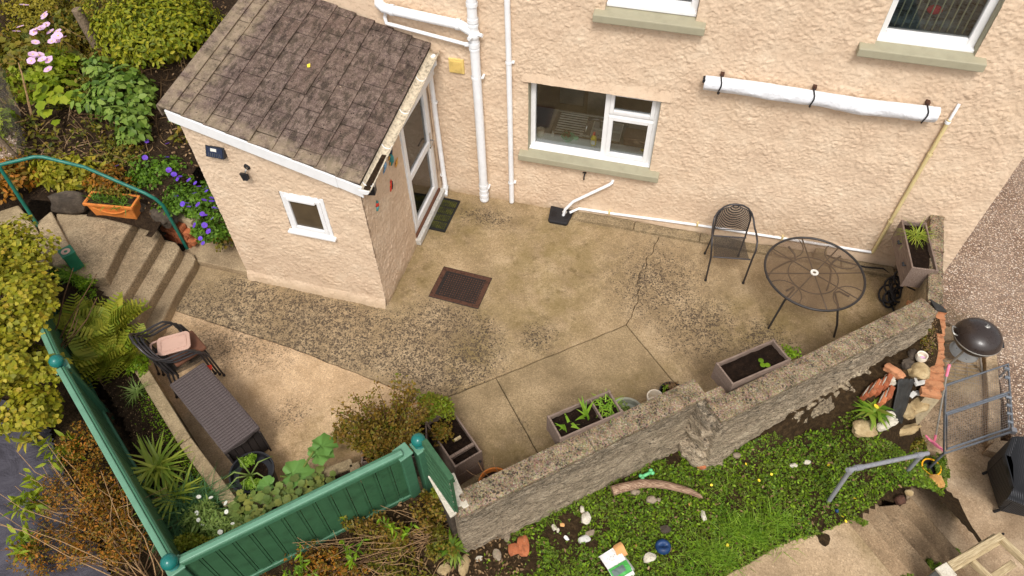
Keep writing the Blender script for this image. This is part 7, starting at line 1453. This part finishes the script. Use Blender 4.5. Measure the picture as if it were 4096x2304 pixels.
for x, y, z, a, s in ((-3.02, -4.80, .55, .5, .30), (-2.83, -4.58, .56, .9, .26), (-2.80, -4.50, .60, 1.0, .25), (-3.05, -4.86, .50, 3.6, .2)):
    inst(rl, 'leaf', WM[p].inverted() @ Matrix.Translation((x, y, z)) @ Matrix.Rotation(a, 4, 'Z') @ Matrix.Rotation(.2, 4, 'Y') @ Matrix.Scale(s, 4), p); MB().tube([(-2.92, -4.74, .42), (x, y, z)], .01, 6).build('stalk', 'stem_green', p)
# ivy like currant shrub hanging over the left fence
p = plant('currant_shrub', 'large yellowing lobed leaf shrub leaning over the left fence', (-6.2, -4.3, .4), 'shrub')
for c, r_, n in (((-6.35, -4.05, 1.25), (.62, .62, .42), 1700), ((-5.85, -4.62, 1.15), (.52, .46, .42), 1300), ((-6.75, -3.5, 1.30), (.45, .55, .38), 1100), ((-5.55, -4.95, .95), (.36, .32, .32), 650), ((-6.6, -4.5, 1.0), (.7, .6, .4), 900)):
    foliage('foliage', c, r_, int(n*2.4), .052, T_lobed(3, .28, .12), 'leaf_ivy', p, jit=.45, upb=.7, lumps=26, lump_r=.34, shell=.5)
stems('stem', (-6.2, -4.4, .35), [(-6.9+1.4*random.random(), -4.9+1.6*random.random(), 1.2) for k in range(18)], .011, 'stem_brown', p, .1)
# dried bramble outside the fence
p = plant('russet_bramble', 'tangled orange and brown bramble thicket outside the left fence', (-4.7, -5.55, .3), 'bush')
for c, r_, n in (((-4.75, -5.45, .55), (.52, .42, .25), 2600), ((-4.25, -5.75, .5), (.42, .36, .22), 2000), ((-4.75, -5.95, .48), (.46, .36, .2), 1500), ((-5.05, -5.0, .6), (.30, .28, .22), 900), ((-3.7, -6.15, .45), (.4, .3, .2), 900)):
    foliage('foliage', c, r_, n, .030, TL, 'leaf_autumn', p, jit=.8, lumps=44, lump_r=.24)
tips = [(-4.6+random.uniform(-.85, .95), -5.65+random.uniform(-.5, .5), .5+.4*random.random()) for k in range(70)]
for k in range(6): stems('stem', (-4.9+.25*k, -5.45-.12*k, .32), tips[k*11:(k+1)*11], .006, 'dry_stem' if k % 2 else 'stem_brown', p, .16)
def shoot(label, c, n, ln, mat='leaf_lime'):
    p = plant('willowherb_shoot', label, c, 'weed'); tips = []
    for k in range(n):
        a = random.uniform(0, 6.3); r = random.uniform(.05, .22); t = (c[0]+r*math.cos(a), c[1]+r*math.sin(a), c[2]+random.uniform(.25, .4)); tips.append(t)
        m_ = 12; u = np.linspace(.3, 1, m_)[:, None]; P = np.array(c)*(1-u)+np.array(t)*u; leaves('foliage', P, rnd_dir(m_, 1.2), rnd_dir(m_, .2), RNG.uniform(ln*.6, ln*1.2, m_), T_leaf(.3, .05, .25), mat, p)
    stems('stem', c, tips, .007, 'stem_green', p); return p
shoot('yellow green willow leaved shoots at the bramble top edge', (-5.25, -5.12, .34), 6, .13); shoot('yellow green leafy weed on the black fabric, upper one', (-5.2, -5.62, .36), 6, .13); shoot('yellow green leafy weed on the black fabric, lower one', (-4.98, -6.02, .36), 5, .13); shoot('orange tinged weed at the far left of the fabric', (-5.7, -5.05, .36), 5, .13, 'leaf_ivy')
# russet bush in the planter
p = plant('russet_bush', 'wiry russet and green bush growing out of the planters behind the fence', (-2.15, -4.12, .4), 'bush')
tips = []
for k in range(46):
    a = random.uniform(0, 6.3); r = math.sqrt(random.random()); x, y = -2.18+.42*r*math.cos(a), -4.08+.34*r*math.sin(a); tips.append((x+.1*math.cos(a), y+.1*math.sin(a), .72+.32*random.random()))
tips += [(-1.92+random.uniform(-.2, .15), -3.82+random.uniform(-.15, .15), .66+.2*random.random()) for k in range(16)]
stems('stem', (-2.15, -4.12, .40), tips, .006, 'stem_brown', p, .08)
for k, t in enumerate(tips):
    m_ = 60; u = RNG.uniform(.35, 1.02, m_)[:, None]; P = np.array((-2.15, -4.12, .40))*(1-u)+np.array(t)*u+RNG.normal(size=(m_, 3))*.022
    if k == 0: PP = P
    else: PP = np.r_[PP, P]
m_ = len(PP); leaves('foliage', PP, rnd_dir(m_, .6), rnd_dir(m_, .6), RNG.uniform(.022, .05, m_), TD, 'leaf_bush', p)
foliage('foliage', (-2.45, -4.2, .62), (.30, .26, .22), 1500, .034, TD, 'leaf_bush', p, jit=.8, lumps=30, lump_r=.26); foliage('foliage', (-2.2, -4.15, .56), (.46, .34, .22), 3000, .036, TD, 'leaf_bush', p, jit=.8, lumps=30, lump_r=.26); foliage('foliage', (-1.88, -3.74, .60), (.30, .24, .18), 2400, .032, TD, 'leaf_bush_green', p, jit=.8, lumps=24, lump_r=.26); foliage('foliage', (-1.68, -3.95, .50), (.12, .16, .08), 420, .034, TD, 'leaf_bush', p, jit=.8, lumps=14)
# rough growth outside the front fence
p = plant('rough_herbage', 'tangle of dying stems and russet green herbage below the front fence', (-1.9, -5.2, .3), 'bush')
for c, r_, n, mt in (((-1.5, -4.72, .48), (.22, .24, .22), 1100, 'leaf_bush'), ((-1.32, -4.98, .42), (.20, .2, .16), 800, 'leaf_weedy'), ((-1.9, -5.02, .42), (.45, .2, .16), 1300, 'leaf_bush'), ((-2.3, -5.42, .42), (.42, .22, .16), 1100, 'leaf_autumn'), ((-1.7, -5.25, .38), (.5, .22, .1), 900, 'leaf_weedy'), ((-2.5, -5.75, .4), (.4, .25, .15), 700, 'leaf_autumn')):
    foliage('foliage', c, r_, n, .034, TD, mt, p, jit=.8, lumps=34, lump_r=.24)
tips = [(-1.9+random.uniform(-.85, .75), -5.15+random.uniform(-.5, .35), .36+.25*random.random()) for k in range(90)]
for k in range(6): stems('stem', (-2.5+.25*k, -5.5+.14*k, .30), tips[k*15:(k+1)*15], .0045, 'dry_stem' if k % 3 else 'stem_brown', p, .18)
for c in ((-2.30, -5.04, .55), (-1.47, -4.62, .66)): foliage('foliage', c, (.09, .06, .07), 150, .035, TD, 'leaf_bush_green', p, jit=.8, lumps=8)
shoot('fresh yellow green weed in front of the fence foot', (-1.72, -5.0, .36), 4, .07, 'leaf_bright'); shoot('second fresh weed low in front of the fence', (-2.1, -5.35, .36), 4, .07, 'leaf_bright'); shoot('leafy weed low under the fence at the picture edge', (-2.45, -5.62, .36), 5, .07, 'leaf_bright')
tuft('dandelion', 'dandelion with a yellow bloom at the wall end below the slab', (-1.22, -4.99, .40), 36, .16, 'leaf_clover', .2, .5, .02, .35, 'weed')
# planters and pots
tuft('iris', 'broad leaved iris at the left of the divided trough planter', (-.43, -3.80, .99), 8, .15, 'leaf_grass', .20, .35, .02, .8); tuft('iris', 'tall iris fan in the middle of the divided trough planter', (-.27, -3.67, .99), 9, .19, 'leaf_grass', .16, .22, .015, 1.05); tuft('grass_tuft', 'lush grass tuft at the right of the divided trough planter', (-.10, -3.51, .99), 80, .12, 'leaf_grass', .09, .6, .05, .7)
tuft('grass_tuft', 'spreading light green grassy tuft in the end wall planter', (2.92, -.40, .98), 100, .18, 'leaf_yucca', .05, .8, .025, .75)
p = plant('seedling', 'three round bright green seedling leaves in the bare soil planter', (1.31, -2.66, 1.0))
for x, y in ((1.28, -2.62), (1.30, -2.67), (1.345, -2.66)): MB().lathe([(0, .004), (.02, .003), (.028, 0)], 12, (x, y, 1.02)).build('leaf', 'leaf_bright', p); MB().tube([(1.31, -2.655, .99), (x, y, 1.02)], .002, 4).build('stalk', 'stem_green', p)
p = plant('yarrow_weed', 'feathery green weed growing by the bare soil planter', (1.60, -2.40, .85)); foliage('foliage', (1.60, -2.40, .98), (.12, .08, .06), 260, .03, TD, 'leaf_bright', p, jit=.8, lumps=10)
p = plant('pot_herbs', 'parsley and arching chives in the large black pot', (-3.39, -4.78, .34)); foliage('foliage', (-3.47, -4.70, .42), (.10, .10, .06), 260, .035, TC, 'leaf_grass', p, lumps=9); foliage('foliage', (-3.33, -4.86, .40), (.13, .09, .05), 260, .035, TC, 'leaf_grass', p, lumps=9)
for k, a in enumerate((-2.6, -2.0, -1.3, -.7, -.1, .9, 2.6)): MB().tube([(-3.40, -4.80, .36), (-3.40+.12*math.cos(a), -4.80+.12*math.sin(a), .50), (-3.40+.26*math.cos(a), -4.80+.26*math.sin(a), .40+.06*(k % 2))], [.009, .008, .003], 6).build('chive_leaf', 'leaf_rosette', p, smooth=True)
tuft('dandelion', 'dandelion plant in bloom against the rockery bricks', (2.53, -2.54, gz(2.53, -2.54)+.02), 60, .19, 'leaf_clover', .22, .5, .03, .5, 'weed')
fl_place(bpy.data.objects['dandelion.001'], flower_mesh('flower', 'petal_yellow', 9, .7, .1), [(2.545, -2.54, gz(2.53, -2.54)+.10)], .05, tilt=.1)
p = plant('moss_weeds', 'dark weeds growing in the soil strip beside the brick edging', (3.1, -1.5, .6)); foliage('foliage', (3.09, -1.5, .60), (.09, .30, .05), 420, .03, TD, 'leaf_weedy', p, lumps=22)
m_ = 500; t_ = RNG.uniform(0, 1, m_); P = np.c_[3.16-.1*t_+RNG.normal(0, .04, m_), -1.25-.6*t_, np.full(m_, .38)]; P[:, 2] = [gz(x, y)+.03 for x, y, _ in P]; leaves('leaf_litter', P, rnd_dir(m_, 1), rnd_dir(m_), RNG.uniform(.01, .025, m_), TD, 'leaf_dead', p)
# --- lawn of clover and grass
LAWN = [(-1.0, -5.0), (-.75, -4.55), (.1, -3.80), (.80, -3.18), (.95, -3.42), (1.3, -3.12), (1.75, -2.9), (2.35, -2.55), (2.7, -2.7), (3.1, -2.55), (3.3, -2.35), (3.45, -2.1), (3.72, -2.2), (3.76, -2.5), (3.55, -2.85), (3.34, -2.93), (2.8, -3.2), (2.42, -3.64), (2.12, -3.86), (1.78, -4.05), (1.5, -4.28), (1.3, -4.45), (.9, -4.9), (.5, -5.3)]
BARE = [((-.32, -4.44), .17), ((-.62, -4.76), .18), ((-.9, -4.95), .3), ((-.2, -4.36), .10), ((.18, -4.66), .06), ((1.0, -3.95), .03), ((.65, -3.42), .08), ((-.02, -4.5), .06)]
def lawn_pts(n):
    P = np.c_[RNG.uniform(-1.1, 3.8, n), RNG.uniform(-5.3, -2.0, n)]
    k = []
    for x, y in P:
        ok = inside(LAWN, x, y)
        if ok:
            for (c, r) in BARE:
                if math.hypot(x-c[0], y-c[1]) < r*(1+.5*fbm((x*7, y*7, 2), 3)) and random.random() < .93: ok = False; break
        if ok and fbm((x*2.6+5, y*2.6, 6), 4) < -.36 and random.random() < .6: ok = False
        k.append(ok)
    P = P[np.array(k)]; z = np.array([gz(x, y) for x, y in P]); return np.c_[P, z]
lw = bpy.data.objects.new('clover_lawn', None); link(lw); lw['kind'] = 'stuff'
P = lawn_pts(80000); m_ = len(P); h_ = np.array([.02+.028*max(0, fbm((x*4, y*4, 1), 3)+.4) for x, y, z in P]); P[:, 2] += RNG.uniform(.1, 1.0, m_)*h_
leaves('clover_leaf', P, rnd_dir(m_, 1.6), rnd_dir(m_), RNG.uniform(.016, .034, m_), TC, 'leaf_clover', lw)
P = lawn_pts(14000); m_ = len(P); P[:, 2] += .03; leaves('broad_leaf', P, rnd_dir(m_, 1.8), rnd_dir(m_), RNG.uniform(.02, .045, m_), TD, 'leaf_bright', lw)
P = lawn_pts(12000); m_ = len(P); P[:, 2] += .0; leaves('grass_blade', P, rnd_dir(m_, .4), rnd_dir(m_, 1.1), RNG.uniform(.04, .09, m_), T_blade(3, .06, .4), 'leaf_clover', lw)
# longer grass patch by the path
P = []
for c, n, r in (((1.46, -4.0), 1000, (.28, .12)), ((1.18, -4.30), 700, (.24, .10)), ((1.72, -3.80), 350, (.16, .10)), ((.95, -4.58), 250, (.16, .12)), ((1.18, -3.62), 60, (.08, .07)), ((-.45, -4.32), 60, (.08, .06))):
    q = np.c_[RNG.normal(c[0], r[0]*.55, n), RNG.normal(c[1], r[1]*.6, n)]; P += [(x, y, gz(x, y)) for x, y in q]
P = np.array(P); P = P[[not inside([(.9, -4.85), (1.33, -4.50), (1.75, -4.14), (2.09, -3.94), (2.39, -3.73), (3, -5)], x, y) for x, y, _ in P]]; m_ = len(P); D = rnd_dir(m_, 1.0)+np.array([-.35, -.3, 0]); leaves('long_grass', P, rnd_dir(m_, .5), D, RNG.uniform(.08, .17, m_), T_blade(5, .035, .7), 'leaf_grass', lw)
fl = [(x, y, gz(x, y)+.05) for x, y in ((1.06, -3.62), (1.38, -3.3), (1.52, -3.45), (2.33, -3.62), (2.36, -3.66), (2.45, -3.4), (.35, -4.9), (1.26, -4.2), (2.2, -3.1), (1.64, -3.35))]
bc = plant('buttercups', 'few tiny yellow buttercups dotted over the lower lawn', (1.5, -3.4, .1), 'flower'); fl_place(bc, flower_mesh('flower', 'petal_yellow', 5, 1.1, .2), fl, .03)
# dry twigs, crumbs and leaves on the lawn and soil
P = np.r_[lawn_pts(1600), np.c_[RNG.uniform(-2.4, -.6, 1500), RNG.uniform(-5.8, -4.6, 1500), np.full(1500, .3)]]; P = P[[not inside(INNER, x, y) for x, y, _ in P]]; P[:, 2] = [gz(x, y)+.03 for x, y, _ in P]; m_ = len(P)
lt = bpy.data.objects.new('leaf_litter', None); link(lt); lt['kind'] = 'stuff'; leaves('dead_leaf', P, rnd_dir(m_, 1.3), rnd_dir(m_), RNG.uniform(.015, .05, m_), TL, 'leaf_dead', lt)
P = np.c_[RNG.uniform(-9.5, -5.9, 2600), RNG.uniform(-2.1, 2.5, 2600), np.zeros(2600)]; P[:, 2] = [uz(x, y)+.02 for x, y, _ in P]; m_ = len(P); leaves('dead_leaf', P, rnd_dir(m_, 1.2), rnd_dir(m_), RNG.uniform(.02, .06, m_), TL, 'leaf_dead', lt)
# ground weeds over the upper garden soil, thicker to the left
P = np.c_[RNG.uniform(-10.5, -6.2, 9000), RNG.uniform(-2.0, 2.6, 9000)]; P = np.array([(x, y, uz(x, y)) for x, y in P if fbm((x*1.6, y*1.6, 4), 4) > (.32*(x+8.2)-.05 if x > -8.6 else -.2)]); m_ = len(P); P[:, 2] += RNG.uniform(.02, .16, m_)
gwd = bpy.data.objects.new('ground_weeds', None); link(gwd); gwd['kind'] = 'stuff'; leaves('weed_leaf', P, rnd_dir(m_, 1.2), rnd_dir(m_), RNG.uniform(.04, .10, m_), TL, 'leaf_weedy', gwd)
stp = np.array([(x, y, uz(x, y)) for x, y in np.c_[RNG.uniform(-9.8, -6.6, 900), RNG.uniform(-1.9, 1.2, 900)]]); leaves('dry_blade', stp, rnd_dir(900, .5), rnd_dir(900, .7), RNG.uniform(.15, .38, 900), T_blade(5, .04, .8), 'leaf_dead', gwd)
# weeds between the lower steps
for k, (c, r_, n, lab) in enumerate((((3.38, -3.66, -.42), (.10, .12, .07), 420, 'green weed clump at the outer end of the lowest step'), ((3.22, -3.86, -.30), (.16, .10, .08), 600, 'green weed clump beside the timber fence post'), ((3.02, -4.02, -.12), (.14, .10, .07), 420, 'green weed clump on the second step'), ((2.55, -3.56, .0), (.07, .05, .03), 120, 'small weed in the corner of the top step'), ((3.76, -3.3, -.70), (.06, .05, .04), 90, 'little weed at the foot of the stairs'), ((3.5, -4.05, -.5), (.2, .14, .12), 500, 'weeds seen through the timber fence'))):
    p = plant('step_weed', lab, c, 'weed'); foliage('foliage', c, r_, n, .035, TC, 'leaf_clover', p, lumps=14, lump_r=.3)
p = plant('bank_weeds', 'leafy weeds trailing over the bank edge beside the yellow bucket', (3.6, -2.4, -.5), 'weed'); foliage('foliage', (3.66, -2.42, -.60), (.10, .3, .06), 800, .035, TC, 'leaf_clover', p, lumps=26, lump_r=.25)
foliage('foliage', (3.3, -2.3, gz(3.3, -2.3)+.03), (.16, .2, .06), 500, .032, TD, 'leaf_weedy', p, lumps=20)
